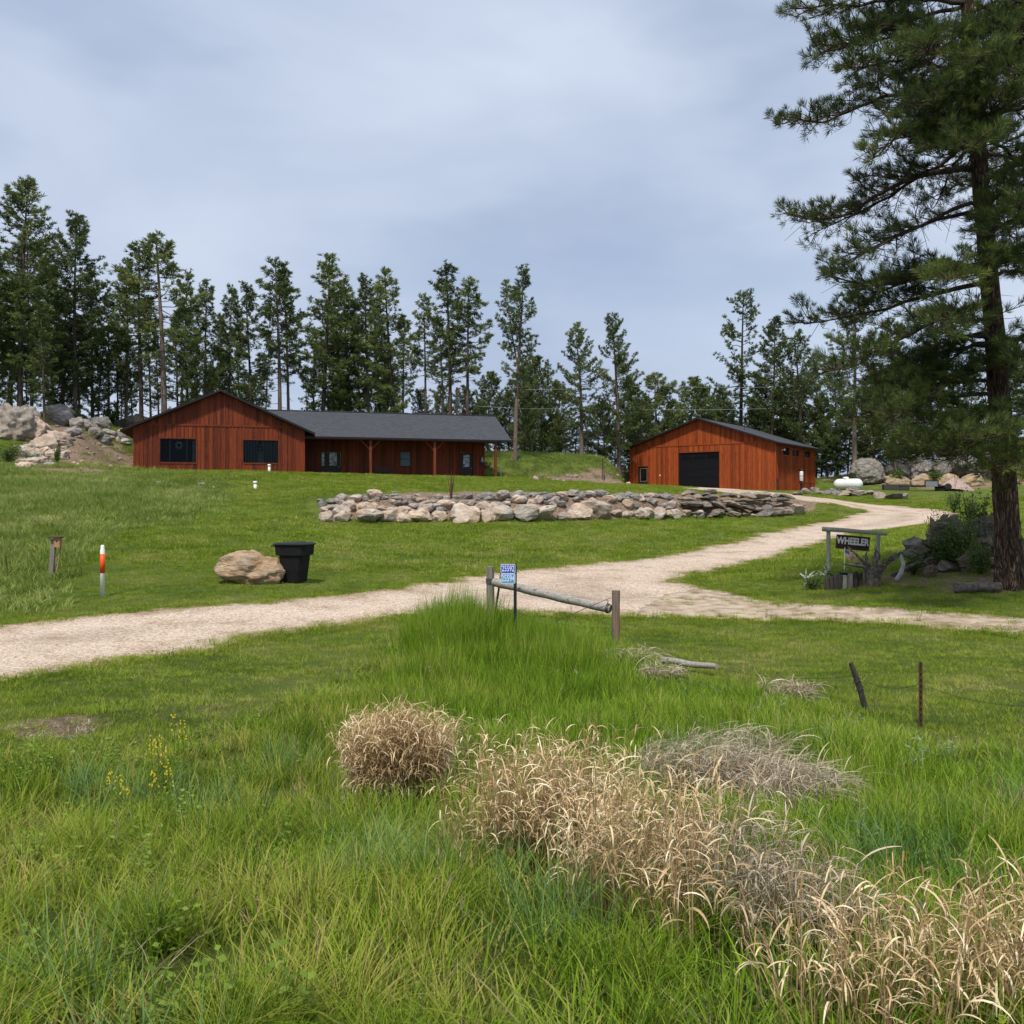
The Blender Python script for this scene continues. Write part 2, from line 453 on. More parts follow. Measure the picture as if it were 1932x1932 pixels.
def mat_rock(name, dark, mid, light, warm, scale=1.6, warm_amt=0.5, bump=0.9, lay=(1, 1, 2.2), bd=0.12):
    m, nd, lk, b = new_mat(name)
    t = nd.new('ShaderNodeTexCoord')
    oi = nd.new('ShaderNodeObjectInfo')
    ad = nd.new('ShaderNodeVectorMath'); ad.operation = 'MULTIPLY_ADD'
    lk.new(oi.outputs['Random'], ad.inputs[0]); ad.inputs[1].default_value = (37, 11, 23); lk.new(t.outputs['Object'], ad.inputs[2])
    mpn = nd.new('ShaderNodeMapping'); mpn.inputs['Scale'].default_value = lay; mpn.inputs['Rotation'].default_value = (R(8), R(-12), 0)
    lk.new(ad.outputs[0], mpn.inputs['Vector'])
    n = nd.new('ShaderNodeTexNoise'); n.inputs['Scale'].default_value = scale; n.inputs['Detail'].default_value = 9; n.inputs['Roughness'].default_value = 0.68
    lk.new(mpn.outputs['Vector'], n.inputs['Vector'])
    c = ramp(nd, [(0.30, dark), (0.47, mid), (0.68, light)]); lk.new(n.outputs['Fac'], c.inputs['Fac'])
    n2 = nd.new('ShaderNodeTexNoise'); n2.inputs['Scale'].default_value = scale * 0.55; n2.inputs['Detail'].default_value = 5
    lk.new(ad.outputs[0], n2.inputs['Vector'])
    q = nd.new('ShaderNodeMath'); q.operation = 'MULTIPLY_ADD'
    lk.new(oi.outputs['Random'], q.inputs[0]); q.inputs[1].default_value = 0.22; lk.new(n2.outputs['Fac'], q.inputs[2])
    c2 = ramp(nd, [(0.50, (0, 0, 0)), (0.72, (warm_amt,) * 3)]); lk.new(q.outputs[0], c2.inputs['Fac'])
    mx = nd.new('ShaderNodeMix'); mx.data_type = 'RGBA'
    lk.new(c2.outputs['Color'], mx.inputs['Factor']); lk.new(c.outputs['Color'], mx.inputs['A']); mx.inputs['B'].default_value = (*warm, 1)
    br = nd.new('ShaderNodeMath'); br.operation = 'MULTIPLY_ADD'; lk.new(oi.outputs['Random'], br.inputs[0]); br.inputs[1].default_value = 0.5; br.inputs[2].default_value = 0.72
    mv = nd.new('ShaderNodeVectorMath'); mv.operation = 'SCALE'; lk.new(mx.outputs['Result'], mv.inputs[0]); lk.new(br.outputs[0], mv.inputs['Scale'])
    lk.new(mv.outputs[0], b.inputs['Base Color'])
    b.inputs['Roughness'].default_value = 0.9; b.inputs['Specular IOR Level'].default_value = 0.2
    n3 = nd.new('ShaderNodeTexNoise'); n3.inputs['Scale'].default_value = scale * 2.4; n3.inputs['Detail'].default_value = 9; n3.inputs['Roughness'].default_value = 0.7
    lk.new(mpn.outputs['Vector'], n3.inputs['Vector'])
    bp = nd.new('ShaderNodeBump'); bp.inputs['Strength'].default_value = bump; bp.inputs['Distance'].default_value = bd
    lk.new(n3.outputs['Fac'], bp.inputs['Height']); lk.new(bp.outputs['Normal'], b.inputs['Normal'])
    return m
M['rock_pale'] = mat_rock('rock_pale', (0.15, 0.12, 0.10), (0.45, 0.385, 0.33), (0.66, 0.585, 0.52), (0.46, 0.30, 0.17), scale=2.8)
M['rock_grey'] = mat_rock('rock_grey', (0.10, 0.092, 0.085), (0.27, 0.255, 0.24), (0.44, 0.42, 0.395), (0.32, 0.22, 0.14), scale=2.8, warm_amt=0.3)
M['rock_slab'] = mat_rock('rock_slab', (0.06, 0.052, 0.045), (0.19, 0.17, 0.15), (0.37, 0.34, 0.30), (0.32, 0.21, 0.12), scale=2.6, warm_amt=0.4, lay=(1, 1, 5))
M['rock_boulder'] = mat_rock('rock_boulder', (0.17, 0.12, 0.08), (0.52, 0.41, 0.30), (0.70, 0.60, 0.49), (0.56, 0.32, 0.13), scale=2.2, bump=1.0, lay=(1, 1.2, 3.2), bd=0.16)
M['rock_lichen'] = mat_rock('rock_lichen', (0.11, 0.09, 0.075), (0.37, 0.325, 0.28), (0.56, 0.50, 0.44), (0.46, 0.32, 0.21), scale=1.1, warm_amt=0.45, lay=(1, 1, 1.4), bd=0.25)
M['rock_mossy'] = mat_rock('rock_mossy', (0.055, 0.050, 0.036), (0.20, 0.185, 0.145), (0.40, 0.375, 0.31), (0.30, 0.19, 0.10), scale=1.4, warm_amt=0.5, lay=(1, 1, 2.6), bd=0.22)
M['bark'] = mat_noise('bark', [(0.30, (0.018, 0.013, 0.010)), (0.5, (0.075, 0.054, 0.042)), (0.72, (0.15, 0.105, 0.078))], scale=3.2, stretch=(3, 3, 0.9), rough=0.95, bump=1.0, bscale=6, bdist=0.09)
M['bark_far'] = mat_noise('bark_far', [(0.30, (0.035, 0.026, 0.021)), (0.5, (0.10, 0.076, 0.060)), (0.72, (0.17, 0.13, 0.105))], scale=2.0, stretch=(3, 3, 0.6), rough=0.95, rnd=0.35)
M['twig'] = mat_plain('twig', (0.045, 0.034, 0.027), rough=0.95, var=0.3)
M['needle'] = mat_leaf('needle', [(0.12, (0.055, 0.080, 0.027)), (0.45, (0.118, 0.160, 0.050)), (0.72, (0.195, 0.240, 0.072)), (0.95, (0.28, 0.30, 0.09))], scale=0.35, rnd=0.25, tint=0.75, trans=0.3, spec=0.12)
M['needle_near'] = mat_leaf('needle_near', [(0.12, (0.036, 0.054, 0.019)), (0.45, (0.086, 0.120, 0.034)), (0.72, (0.155, 0.190, 0.048)), (0.95, (0.21, 0.21, 0.05))], scale=0.5, rnd=0.0, tint=0.8, trans=0.3, spec=0.12)
M['bush_leaf'] = mat_leaf('bush_leaf', [(0.15, (0.045, 0.075, 0.016)), (0.5, (0.095, 0.155, 0.032)), (0.85, (0.17, 0.24, 0.06))], scale=1.5, rnd=0.2, tint=0.6)
M['sage_leaf'] = mat_leaf('sage_leaf', [(0.15, (0.10, 0.14, 0.09)), (0.5, (0.22, 0.27, 0.19)), (0.85, (0.38, 0.42, 0.33))], scale=1.5, rnd=0.2, tint=0.6)
M['blossom'] = mat_plain('blossom', (0.74, 0.56, 0.02), rough=0.6, var=0.15)
M['grass_lawn'] = mat_leaf('grass_lawn', [(0.15, (0.13, 0.19, 0.020)), (0.42, (0.212, 0.30, 0.027)), (0.64, (0.285, 0.365, 0.040)), (0.82, (0.42, 0.37, 0.13))], scale=0.5, rnd=0.45, tint=0.35, spec=0.06)
M['grass_tall'] = mat_leaf('grass_tall', [(0.12, (0.065, 0.120, 0.015)), (0.36, (0.150, 0.240, 0.018)), (0.62, (0.245, 0.340, 0.028)), (0.92, (0.42, 0.37, 0.11))], scale=0.8, rnd=0.5, tint=0.6, spec=0.06)
M['grass_bright'] = mat_leaf('grass_bright', [(0.12, (0.070, 0.140, 0.014)), (0.38, (0.155, 0.275, 0.018)), (0.64, (0.245, 0.375, 0.030)), (0.94, (0.40, 0.40, 0.11))], scale=0.7, rnd=0.45, tint=0.6, spec=0.06)
M['grass_hill'] = mat_leaf('grass_hill', [(0.15, (0.13, 0.175, 0.036)), (0.45, (0.215, 0.285, 0.058)), (0.68, (0.30, 0.36, 0.095)), (0.88, (0.45, 0.43, 0.20))], scale=0.22, rnd=0.35, tint=0.4, spec=0.08)
M['straw'] = mat_leaf('straw', [(0.12, (0.30, 0.19, 0.085)), (0.45, (0.58, 0.415, 0.215)), (0.75, (0.78, 0.63, 0.39)), (0.95, (0.88, 0.79, 0.58))], scale=1.2, rnd=0.0, tint=0.9, trans=0.2, spec=0.35)
M['straw_grey'] = mat_leaf('straw_grey', [(0.12, (0.20, 0.155, 0.10)), (0.5, (0.41, 0.335, 0.235)), (0.85, (0.62, 0.53, 0.40))], scale=1.2, rnd=0.2, tint=0.8, trans=0.2)
M['seedhead'] = mat_leaf('seedhead', [(0.15, (0.16, 0.14, 0.06)), (0.5, (0.27, 0.23, 0.11)), (0.85, (0.40, 0.35, 0.20))], scale=1.2, rnd=0.3, tint=0.6, trans=0.2)

M['grass_blue'] = mat_leaf('grass_blue', [(0.15, (0.08, 0.15, 0.040)), (0.5, (0.145, 0.25, 0.065)), (0.85, (0.24, 0.35, 0.11))], scale=0.6, rnd=0.4, tint=0.4)

def mat_bark():
    m, nd, lk, b = new_mat('plated_bark')
    t = nd.new('ShaderNodeTexCoord')
    mpn = nd.new('ShaderNodeMapping'); mpn.inputs['Scale'].default_value = (1, 1, .17); lk.new(t.outputs['Object'], mpn.inputs['Vector'])
    nz = nd.new('ShaderNodeTexNoise'); nz.inputs['Scale'].default_value = 5; nz.inputs['Detail'].default_value = 6; lk.new(mpn.outputs['Vector'], nz.inputs['Vector'])
    mxv = nd.new('ShaderNodeMix'); mxv.data_type = 'VECTOR'; mxv.inputs['Factor'].default_value = .24
    lk.new(mpn.outputs['Vector'], mxv.inputs['A']); lk.new(nz.outputs['Color'], mxv.inputs['B'])
    v = nd.new('ShaderNodeTexVoronoi'); v.feature = 'DISTANCE_TO_EDGE'; v.inputs['Scale'].default_value = 21; lk.new(mxv.outputs['Result'], v.inputs['Vector'])
    vc = nd.new('ShaderNodeTexVoronoi'); vc.inputs['Scale'].default_value = 21; lk.new(mxv.outputs['Result'], vc.inputs['Vector'])
    sp = nd.new('ShaderNodeSeparateColor'); lk.new(vc.outputs['Color'], sp.inputs['Color'])
    c = ramp(nd, [(0.1, (0.09, 0.066, 0.053)), (0.5, (0.155, 0.108, 0.083)), (0.9, (0.24, 0.165, 0.125))]); lk.new(sp.outputs[0], c.inputs['Fac'])
    e = ramp(nd, [(0.0, (0.22, 0.20, 0.18)), (0.28, (1, 1, 1))]); lk.new(v.outputs['Distance'], e.inputs['Fac'])
    mx = nd.new('ShaderNodeMix'); mx.data_type = 'RGBA'; mx.blend_type = 'MULTIPLY'; mx.inputs['Factor'].default_value = 1
    lk.new(c.outputs['Color'], mx.inputs['A']); lk.new(e.outputs['Color'], mx.inputs['B']); lk.new(mx.outputs['Result'], b.inputs['Base Color'])
    b.inputs['Roughness'].default_value = .95; b.inputs['Specular IOR Level'].default_value = .1
    bp = nd.new('ShaderNodeBump'); bp.inputs['Strength'].default_value = 1; bp.inputs['Distance'].default_value = .05
    lk.new(e.outputs['Color'], bp.inputs['Height']); lk.new(bp.outputs['Normal'], b.inputs['Normal'])
    return m
M['plated_bark'] = mat_bark()

M['weed_leaf'] = mat_leaf('weed_leaf', [(0.15, (0.09, 0.15, 0.022)), (0.5, (0.165, 0.25, 0.035)), (0.85, (0.26, 0.35, 0.065))], scale=1.5, rnd=0.3, tint=0.6, spec=.08)
M['thatch'] = mat_leaf('thatch', [(0.12, (0.13, 0.10, 0.06)), (0.5, (0.27, 0.215, 0.135)), (0.85, (0.42, 0.35, 0.23))], scale=1.2, rnd=0.3, tint=0.8, trans=0.2, spec=.08)
# ------------------------------------------------------------------ terrain
def yw(u):      # distance of the stone bank's foot along each bearing
    p = [-0.60, -0.208, -0.118, 0.0, 0.093, 0.127, 0.262, 0.317, 1.2]
    v = [48, 48, 49.5, 51, 55, 57, 66.5, 72, 72]
    return np.interp(u, p, v)
def warp(u, Y):
    w = yw(u)
    return np.where(Y < w, Y * 50.0 / w, np.where(Y < 100, 50 + (Y - w) * 50.0 / (100 - w), Y))
NEAR = [(0,-1.62),(3.5,-1.84),(5,-2.08),(8,-2.42),(12,-2.58)]
NEARL = [(0,-1.62),(3.5,-1.82),(5,-2.05),(8,-2.38),(12,-2.48)]
FAR = [(140,4.5),(200,0),(400,-14),(1000,-40),(4000,-120)]
COLS = [
 (-420, NEARL+[(14.5,-2.5),(21,-2.4),(25,-2.1),(30,-1.3),(40,0.2),(50,1.7),(60,3.1),(68,4.6),(72,5.8),(78,8),(84,9.6),(90,10.4),(100,10.6),(120,9),(150,4),(200,0),(400,-14),(1000,-40),(4000,-120)]),
 (0, NEARL+[(14.5,-2.5),(21,-2.45),(25,-2.2),(30,-1.5),(40,-.2),(50,1.1),(60,2.3),(68,3.3),(72,4.3),(78,6.5),(84,8.5),(90,9.5),(100,9.7),(120,8),(150,3),(200,0),(400,-14),(1000,-40),(4000,-120)]),
 (70, NEARL+[(15.5,-2.5),(21,-2.43),(24.5,-2.2),(30,-1.55),(40,-.3),(50,.95),(60,2.15),(68,3.15),(73,3.6),(78,5.2),(84,7.6),(90,8.9),(98,9.4),(115,8),(150,3),(200,0),(400,-14),(1000,-40),(4000,-120)]),
 (130, NEARL+[(16,-2.5),(21,-2.42),(24,-2.2),(30,-1.6),(40,-.5),(50,.6),(60,1.8),(68,2.8),(74,3.3),(81,3.5),(86,5.3),(92,7.6),(98,8.3),(110,8)]+FAR),
 (250, NEAR+[(17,-2.5),(21,-2.4),(24,-2.25),(27,-1.95),(40,-.6),(50,.45),(60,1.55),(68,2.55),(74,3.2),(86,3.3),(92,4.6),(100,6.4),(110,6.4)]+FAR),
 (288, NEAR+[(17.5,-2.52),(22,-2.35),(26,-2.1),(40,-.78),(50,.4),(60,1.55),(70,2.6),(75.5,3.15),(86,3.25),(92,4.4),(100,6.2),(110,6.3)]+FAR),
 (316, NEAR+[(17.5,-2.52),(22,-2.35),(26,-2.15),(40,-.95),(46.6,-.6),(50.5,.75),(60,1.65),(70,2.55),(76,3.1),(86,3.2),(92,4.4),(100,6.2),(110,6.3)]+FAR),
 (400, NEAR+[(16,-2.58),(20,-2.45),(25,-2.25),(29,-2.02),(40,-1.2),(46.5,-.74),(48.6,-.6),(51.8,.85),(60,1.6),(70,2.4),(78,2.98),(88,3.0),(92,4.0),(100,6.2),(110,6.3)]+FAR),
 (512, NEAR+[(16,-2.62),(20,-2.55),(25,-2.35),(30,-2.08),(40,-1.38),(47,-.8),(50,-.57),(52.6,.80),(60,1.45),(70,2.3),(80,2.85),(88,3.0),(93,3.7),(97,5.6),(104,6.5),(115,6.4)]+FAR),
 (600, NEAR+[(16,-2.64),(20,-2.6),(25,-2.42),(30,-2.12),(38,-1.76),(46,-1.12),(53.8,-.5),(56.4,.88),(70,1.8),(85,2.5),(92,2.75),(95,3.0),(98,4.4),(106,6.1),(115,6.3)]+FAR),
 (626, NEAR+[(16,-2.64),(20,-2.62),(24,-2.5),(30,-2.15),(38,-1.83),(46,-1.2),(55.2,-.5),(58.0,.86),(70,1.65),(85,2.4),(98,2.9),(108,3.15),(114,3.3),(118,5),(125,5.5)]+FAR),
 (760, NEAR+[(16,-2.64),(20,-2.6),(24,-2.5),(30,-2.18),(41,-1.72),(51,-1.1),(60,-.65),(65.2,-.4),(68.4,.75),(80,1.35),(95,2.15),(99,2.3),(112,2.4),(118,3.6),(125,4.2)]+FAR),
 (812, NEAR+[(16,-2.62),(20,-2.58),(24,-2.42),(30,-2.1),(46,-1.45),(56,-1.0),(64,-.68),(70.6,-.2),(73.5,.7),(85,1.4),(95,1.9),(105,2.4),(113,2.5),(117,4.0),(125,4.4)]+FAR),
 (880, NEAR+[(16,-2.6),(20,-2.55),(25,-2.22),(30,-1.88),(40,-1.5),(50,-1.2),(60,-.88),(72,-.1),(78,.3),(85,.95),(92,1.6),(100,2.2),(106,2.5),(112,3.6),(118,5),(125,5.2)]+FAR),
 (960, NEAR+[(16,-2.58),(20,-2.5),(24,-2.1),(30,-1.6),(40,-1.1),(50,-.8),(60,-.6),(70,-.1),(80,.6),(90,1.4),(100,2.1),(106,2.6),(112,4),(118,5.3),(125,5.3)]+FAR),
 (1030, NEAR+[(16,-2.55),(20,-2.45),(24.6,-1.98),(30,-1.5),(40,-.9),(50,-.6),(60,-.4),(70,0),(80,.6),(90,1.4),(100,2.1),(106,2.7),(112,4),(118,5.3),(125,5.3)]+FAR),
 (1400, NEAR+[(16,-2.5),(20,-2.35),(24.6,-1.8),(30,-1.2),(40,-.5),(60,.2),(80,1.2),(100,2.7),(112,4),(118,5.3),(125,5.3)]+FAR),
]
CU = np.array([(c[0] - 512) / 947.0 for c in COLS])
SG = np.concatenate([np.arange(0, 130, 0.2), np.arange(130, 420, 2.0), np.array([450, 600, 800, 1000, 1500, 2500, 4000.])])
def pchip(x, y, xi):
    x = np.asarray(x, float); y = np.asarray(y, float)
    h = np.diff(x); d = np.diff(y) / h
    m = np.zeros_like(y)
    for i in range(1, len(x) - 1):
        if d[i-1] * d[i] > 0:
            w1 = 2*h[i] + h[i-1]; w2 = h[i] + 2*h[i-1]
            m[i] = (w1 + w2) / (w1 / d[i-1] + w2 / d[i])
    m[0] = d[0]; m[-1] = d[-1]
    k = np.clip(np.searchsorted(x, xi) - 1, 0, len(x) - 2)
    t = (xi - x[k]) / h[k]
    return ((2*t**3 - 3*t**2 + 1) * y[k] + (t**3 - 2*t**2 + t) * h[k] * m[k] + (-2*t**3 + 3*t**2) * y[k+1] + (t**3 - t**2) * h[k] * m[k+1])
HT = np.array([pchip(warp(np.full(len(c[1]), CU[i]), np.array([p[0] for p in c[1]], float)), [p[1] for p in c[1]], SG) for i, c in enumerate(COLS)])
SIDX = np.arange(len(SG), dtype=float)

def H0(X, Y):
    X = np.asarray(X, float); Y = np.maximum(np.asarray(Y, float), 0)
    u = X / np.maximum(Y, 4.0)
    s = np.interp(warp(u, Y), SG, SIDX)
    j = np.minimum(s.astype(int), len(SG) - 2); fs = s - j
    fi = np.interp(u, CU, np.arange(len(CU), dtype=float))
    i1 = np.minimum(fi.astype(int), len(CU) - 2); f = fi - i1
    i0 = np.maximum(i1 - 1, 0); i2 = i1 + 1; i3 = np.minimum(i1 + 2, len(CU) - 1)
    g = lambda i: HT[i, j] * (1 - fs) + HT[i, j + 1] * fs
    p0, p1, p2, p3 = g(i0), g(i1), g(i2), g(i3)
    m1, m2 = (p2 - p0) * 0.35, (p3 - p1) * 0.35
    return (2*f**3-3*f**2+1)*p1 + (f**3-2*f**2+f)*m1 + (-2*f**3+3*f**2)*p2 + (f**3-f**2)*m2

def H(X, Y):
    X = np.asarray(X, float); Y = np.asarray(Y, float)
    z = H0(X, Y)
    z = z + 0.30 * np.exp(-((X + 0.75) ** 2 / 2.2 + (Y - 17.6) ** 2 / 4.5))        # hump under the fence end
    near = np.clip((16 - Y) / 6, 0, 1)
    z = z + near * 0.22 * (fbm(X * 0.8 + 7, Y * 0.8, 5) - 0.5) + 0.09 * (fbm(X * 0.45, Y * 0.45, 9) - 0.5)
    hill = np.clip((Y - 76) / 8, 0, 1) * np.clip((-30 - X) / 6, 0, 1)
    z = z + hill * 1.6 * (fbm(X * 0.3, Y * 0.3, 21, 4) - 0.5)
    return z
def hz(x, y): return float(H(np.array([x]), np.array([y]))[0])

YS = np.concatenate([np.arange(2.0, 30, 0.05), np.arange(30, 160, 0.1)])
def G(x, y, ymin=2.0):
    """the ground point seen at pixel (x, y) of the 1932 square"""
    X = (x - CX) / F2 * YS; Z = (CX - y) / F2 * YS
    hit = np.where((Z <= H(X, YS)) & (YS >= ymin))[0]
    k = hit[0] if len(hit) else len(YS) - 1
    return Vector((X[k], YS[k], float(H(X[k:k+1], YS[k:k+1])[0])))
def topx(X, Y, Z):
    return CX + F2 * X / Y, CX - F2 * Z / Y

def pip(px, py, poly):
    poly = np.asarray(poly, float)
    px = np.asarray(px, float); py = np.asarray(py, float)
    ins = np.zeros(px.shape, bool)
    j = len(poly) - 1
    for i in range(len(poly)):
        xi, yi = poly[i]; xj, yj = poly[j]
        c = ((yi > py) != (yj > py))
        if yi != yj:
            ins ^= c & (px < (xj - xi) * (py - yi) / (yj - yi) + xi)
        j = i
    return ins

# ------------------------------------------------------------------ gravel drive outline (walked on the ground)
ROAD_PX = [(-260,1372),(-100,1318),(0,1292),(100,1272),(250,1248),(400,1222),(560,1194),(700,1172),(830,1160),(950,1160),(1060,1162),(1180,1164),(1400,1168),(1560,1173),(1700,1182),(1932,1201),(2150,1222),
 (2150,1184),(1932,1167),(1790,1160),(1700,1152),(1600,1146),(1500,1138),(1400,1124),(1330,1110),(1280,1096),(1310,1085),(1400,1068),(1500,1042),(1560,1026),(1640,1004),(1700,996),(1755,989),(1800,980),
 (1805,968),(1765,961),(1700,955),(1600,946),(1540,939),(1480,931),(1400,925),(1368,921),(1290,922),(1345,927),(1430,938),(1520,946),(1590,954),(1634,964),(1600,978),(1530,989),(1400,1016),(1250,1047),(1050,1070),(900,1086),(760,1109),(560,1131),(400,1144),(200,1161),(0,1181),(-100,1190),(-260,1204)]
road_w = []
_rr = random.Random(4)
for i in range(len(ROAD_PX)):
    a = G(*ROAD_PX[i]); b = G(*ROAD_PX[(i + 1) % len(ROAD_PX)])
    L = (b - a).length
    n = max(1, min(60, int(L / 0.22)))
    for k in range(n):
        p = a.lerp(b, k / n)
        q = 0.13 + 0.005 * p.y
        road_w.append((p.x + q * (2 * float(fbm(p.x * 1.3, p.y * 1.3, 31)) - 1) * 1.6 + _rr.uniform(-.3, .3) * q, p.y + q * (2 * float(fbm(p.x * 1.3 + 40, p.y * 1.3, 33)) - 1) * 1.6 + _rr.uniform(-.3, .3) * q))
ROAD = np.array(road_w)

# house and shop footprints
HO = Vector((-29.9, 75.0, 3.1)); HA = math.atan2(.259, .966)
SO = Vector((13.8, 110.0, 2.3)); SA = math.atan2(-.581, .814)
def to_local(X, Y, O, A):
    dx, dy = np.asarray(X) - O.x, np.asarray(Y) - O.y
    return dx * math.cos(A) + dy * math.sin(A), -dx * math.sin(A) + dy * math.cos(A)
def in_building(X, Y, pad=0.0):
    x, y = to_local(X, Y, HO, HA)
    a = ((x > -pad) & (x < 13.1 + pad) & (y > -pad) & (y < 12.5)) | ((x > 12) & (x < 29.9 + pad) & (y > 0.6 - pad) & (y < 12.5))
    x, y = to_local(X, Y, SO, SA)
    return a | ((x > -pad) & (x < 17.2 + pad) & (y > -pad) & (y < 12.8 + pad))

# ------------------------------------------------------------------ ground sheet
gx = np.concatenate([-np.geomspace(3500, 48, 26), np.arange(-46, 46.1, 0.42), np.geomspace(48, 3500, 26)])
gy = np.concatenate([np.array([-60, -30, -15, -8, -4, -2]), np.arange(0, 62, 0.36), np.arange(62, 126, 0.55), np.geomspace(127, 3900, 34)])
GX, GY = np.meshgrid(gx, gy)
GZ = H(GX, GY)
# the ground passes under the gravel and under the two floors
inroad = pip(GX.ravel(), GY.ravel(), ROAD).reshape(GX.shape)
nx, ny = len(gx), len(gy)
ii = (np.arange(ny - 1)[:, None] * nx + np.arange(nx - 1)[None, :]).ravel()
Fq = np.stack([ii, ii + 1, ii + nx + 1, ii + nx], 1)
PXg, PYg = topx(GX, np.maximum(GY, 1), GZ)
DJ = 14 * (fbm(GX * .8, GY * .8, 40) - .5)
PXg = PXg + DJ; PYg = PYg + DJ * .5
def soft(poly): return pip(PXg.ravel(), PYg.ravel(), poly).reshape(GX.shape)
DIRT = [
 [(60,800),(95,782),(160,795),(254,858),(254,892),(150,893),(40,890),(0,882),(20,850),(50,835)],
 [(1112,882),(1192,890),(1192,918),(1150,915),(1100,905)],
 [(1000,898),(1120,894),(1120,908),(1000,906)],
 [(640,934),(900,928),(1100,930),(1300,932),(1480,934),(1540,941),(1530,962),(1300,973),(1000,978),(600,978)],
 [(1540,905),(1800,925),(1900,925),(1900,860),(1560,860)],
 [(70,1356),(120,1350),(168,1352),(182,1380),(172,1404),(120,1398),(20,1384),(0,1362)],
 [(1640,1090),(1800,1116),(1900,1122),(1932,1090),(1900,1060),(1760,1040),(1735,1080),(1640,1080)],
]
dirt = np.zeros(GX.shape)
for d in DIRT: dirt = np.maximum(dirt, soft(d) & (GY > 2))
for _ in range(2):
    q = np.pad(dirt, 1, mode='edge')
    dirt = (q[1:-1,1:-1] * 2 + q[:-2,1:-1] + q[2:,1:-1] + q[1:-1,:-2] + q[1:-1,2:]) / 6
tanny = soft([(95,782),(160,800),(252,862),(252,890),(150,891),(60,888),(20,880),(70,850),(95,815)]) | soft(DIRT[3])
for _ in range(2): pass

m, nd, lk, b = new_mat('ground_soil')
g = nd.new('ShaderNodeNewGeometry')
n = nd.new('ShaderNodeTexNoise'); n.inputs['Scale'].default_value = 0.5; n.inputs['Detail'].default_value = 9; n.inputs['Roughness'].default_value = 0.65
lk.new(g.outputs['Position'], n.inputs['Vector'])
nf = nd.new('ShaderNodeTexNoise'); nf.inputs['Scale'].default_value = 7; nf.inputs['Detail'].default_value = 9; nf.inputs['Roughness'].default_value = 0.75
lk.new(g.outputs['Position'], nf.inputs['Vector'])
cg = ramp(nd, [(0.3, (0.06, 0.085, 0.018)), (0.5, (0.10, 0.14, 0.024)), (0.72, (0.16, 0.17, 0.05))]); lk.new(n.outputs['Fac'], cg.inputs['Fac'])
cd = ramp(nd, [(0.32, (0.085, 0.055, 0.036)), (0.48, (0.21, 0.145, 0.10)), (0.68, (0.40, 0.31, 0.23))]); lk.new(nf.outputs['Fac'], cd.inputs['Fac'])
at_ = nd.new('ShaderNodeAttribute'); at_.attribute_name = 'dirt'
q = nd.new('ShaderNodeMath'); q.operation = 'ADD'; lk.new(at_.outputs['Fac'], q.inputs[0]); lk.new(nf.outputs['Fac'], q.inputs[1])
th = ramp(nd, [(0.80, (0, 0, 0)), (0.98, (1, 1, 1))]); lk.new(q.outputs[0], th.inputs['Fac'])
mx = nd.new('ShaderNodeMix'); mx.data_type = 'RGBA'; lk.new(th.outputs['Color'], mx.inputs['Factor']); lk.new(cg.outputs['Color'], mx.inputs['A']); lk.new(cd.outputs['Color'], mx.inputs['B'])
lk.new(mx.outputs['Result'], b.inputs['Base Color']); b.inputs['Roughness'].default_value = 0.95; b.inputs['Specular IOR Level'].default_value = 0.1
bp = nd.new('ShaderNodeBump'); bp.inputs['Strength'].default_value = 1.0; bp.inputs['Distance'].default_value = 0.12; lk.new(nf.outputs['Fac'], bp.inputs['Height']); lk.new(bp.outputs['Normal'], b.inputs['Normal'])
M['soil'] = m
me = mesh_np('ground', np.stack([GX, GY, GZ], -1).reshape(-1, 3), [Fq], [M['soil']], smooth=True)
a = me.attributes.new('dirt', 'FLOAT', 'POINT'); a.data.foreach_set('value', dirt.ravel().astype(np.float32))
ground = tag(link('ground', me), 'rolling grassy ground rising from the ditch to the wooded ridge', 'ground', kind='structure')

# ------------------------------------------------------------------ gravel drive
m, nd, lk, b = new_mat('gravel')
g = nd.new('ShaderNodeNewGeometry')
v = nd.new('ShaderNodeTexVoronoi'); v.inputs['Scale'].default_value = 24; lk.new(g.outputs['Position'], v.inputs['Vector'])
v2 = nd.new('ShaderNodeTexVoronoi'); v2.inputs['Scale'].default_value = 55; lk.new(g.outputs['Position'], v2.inputs['Vector'])
n = nd.new('ShaderNodeTexNoise'); n.inputs['Scale'].default_value = 0.8; n.inputs['Detail'].default_value = 8; n.inputs['Roughness'].default_value = 0.65; lk.new(g.outputs['Position'], n.inputs['Vector'])
sep = nd.new('ShaderNodeSeparateColor'); lk.new(v.outputs['Color'], sep.inputs['Color'])
sep2 = nd.new('ShaderNodeSeparateColor'); lk.new(v2.outputs['Color'], sep2.inputs['Color'])
av = nd.new('ShaderNodeMath'); av.operation = 'MULTIPLY_ADD'; lk.new(sep2.outputs[0], av.inputs[0]); av.inputs[1].default_value = 0.45
av2 = nd.new('ShaderNodeMath'); av2.operation = 'MULTIPLY'; lk.new(sep.outputs[0], av2.inputs[0]); av2.inputs[1].default_value = 0.55; lk.new(av2.outputs[0], av.inputs[2])
cs = ramp(nd, [(0.10, (0.20, 0.15, 0.11)), (0.38, (0.42, 0.335, 0.26)), (0.65, (0.54, 0.445, 0.36)), (0.92, (0.69, 0.605, 0.52))]); lk.new(av.outputs[0], cs.inputs['Fac'])
cn = ramp(nd, [(0.30, (0.66, 0.60, 0.52)), (0.48, (0.98, 0.96, 0.94)), (0.72, (1.08, 1.07, 1.06))]); lk.new(n.outputs['Fac'], cn.inputs['Fac'])
mx = nd.new('ShaderNodeMix'); mx.data_type = 'RGBA'; mx.blend_type = 'MULTIPLY'; mx.inputs['Factor'].default_value = 1
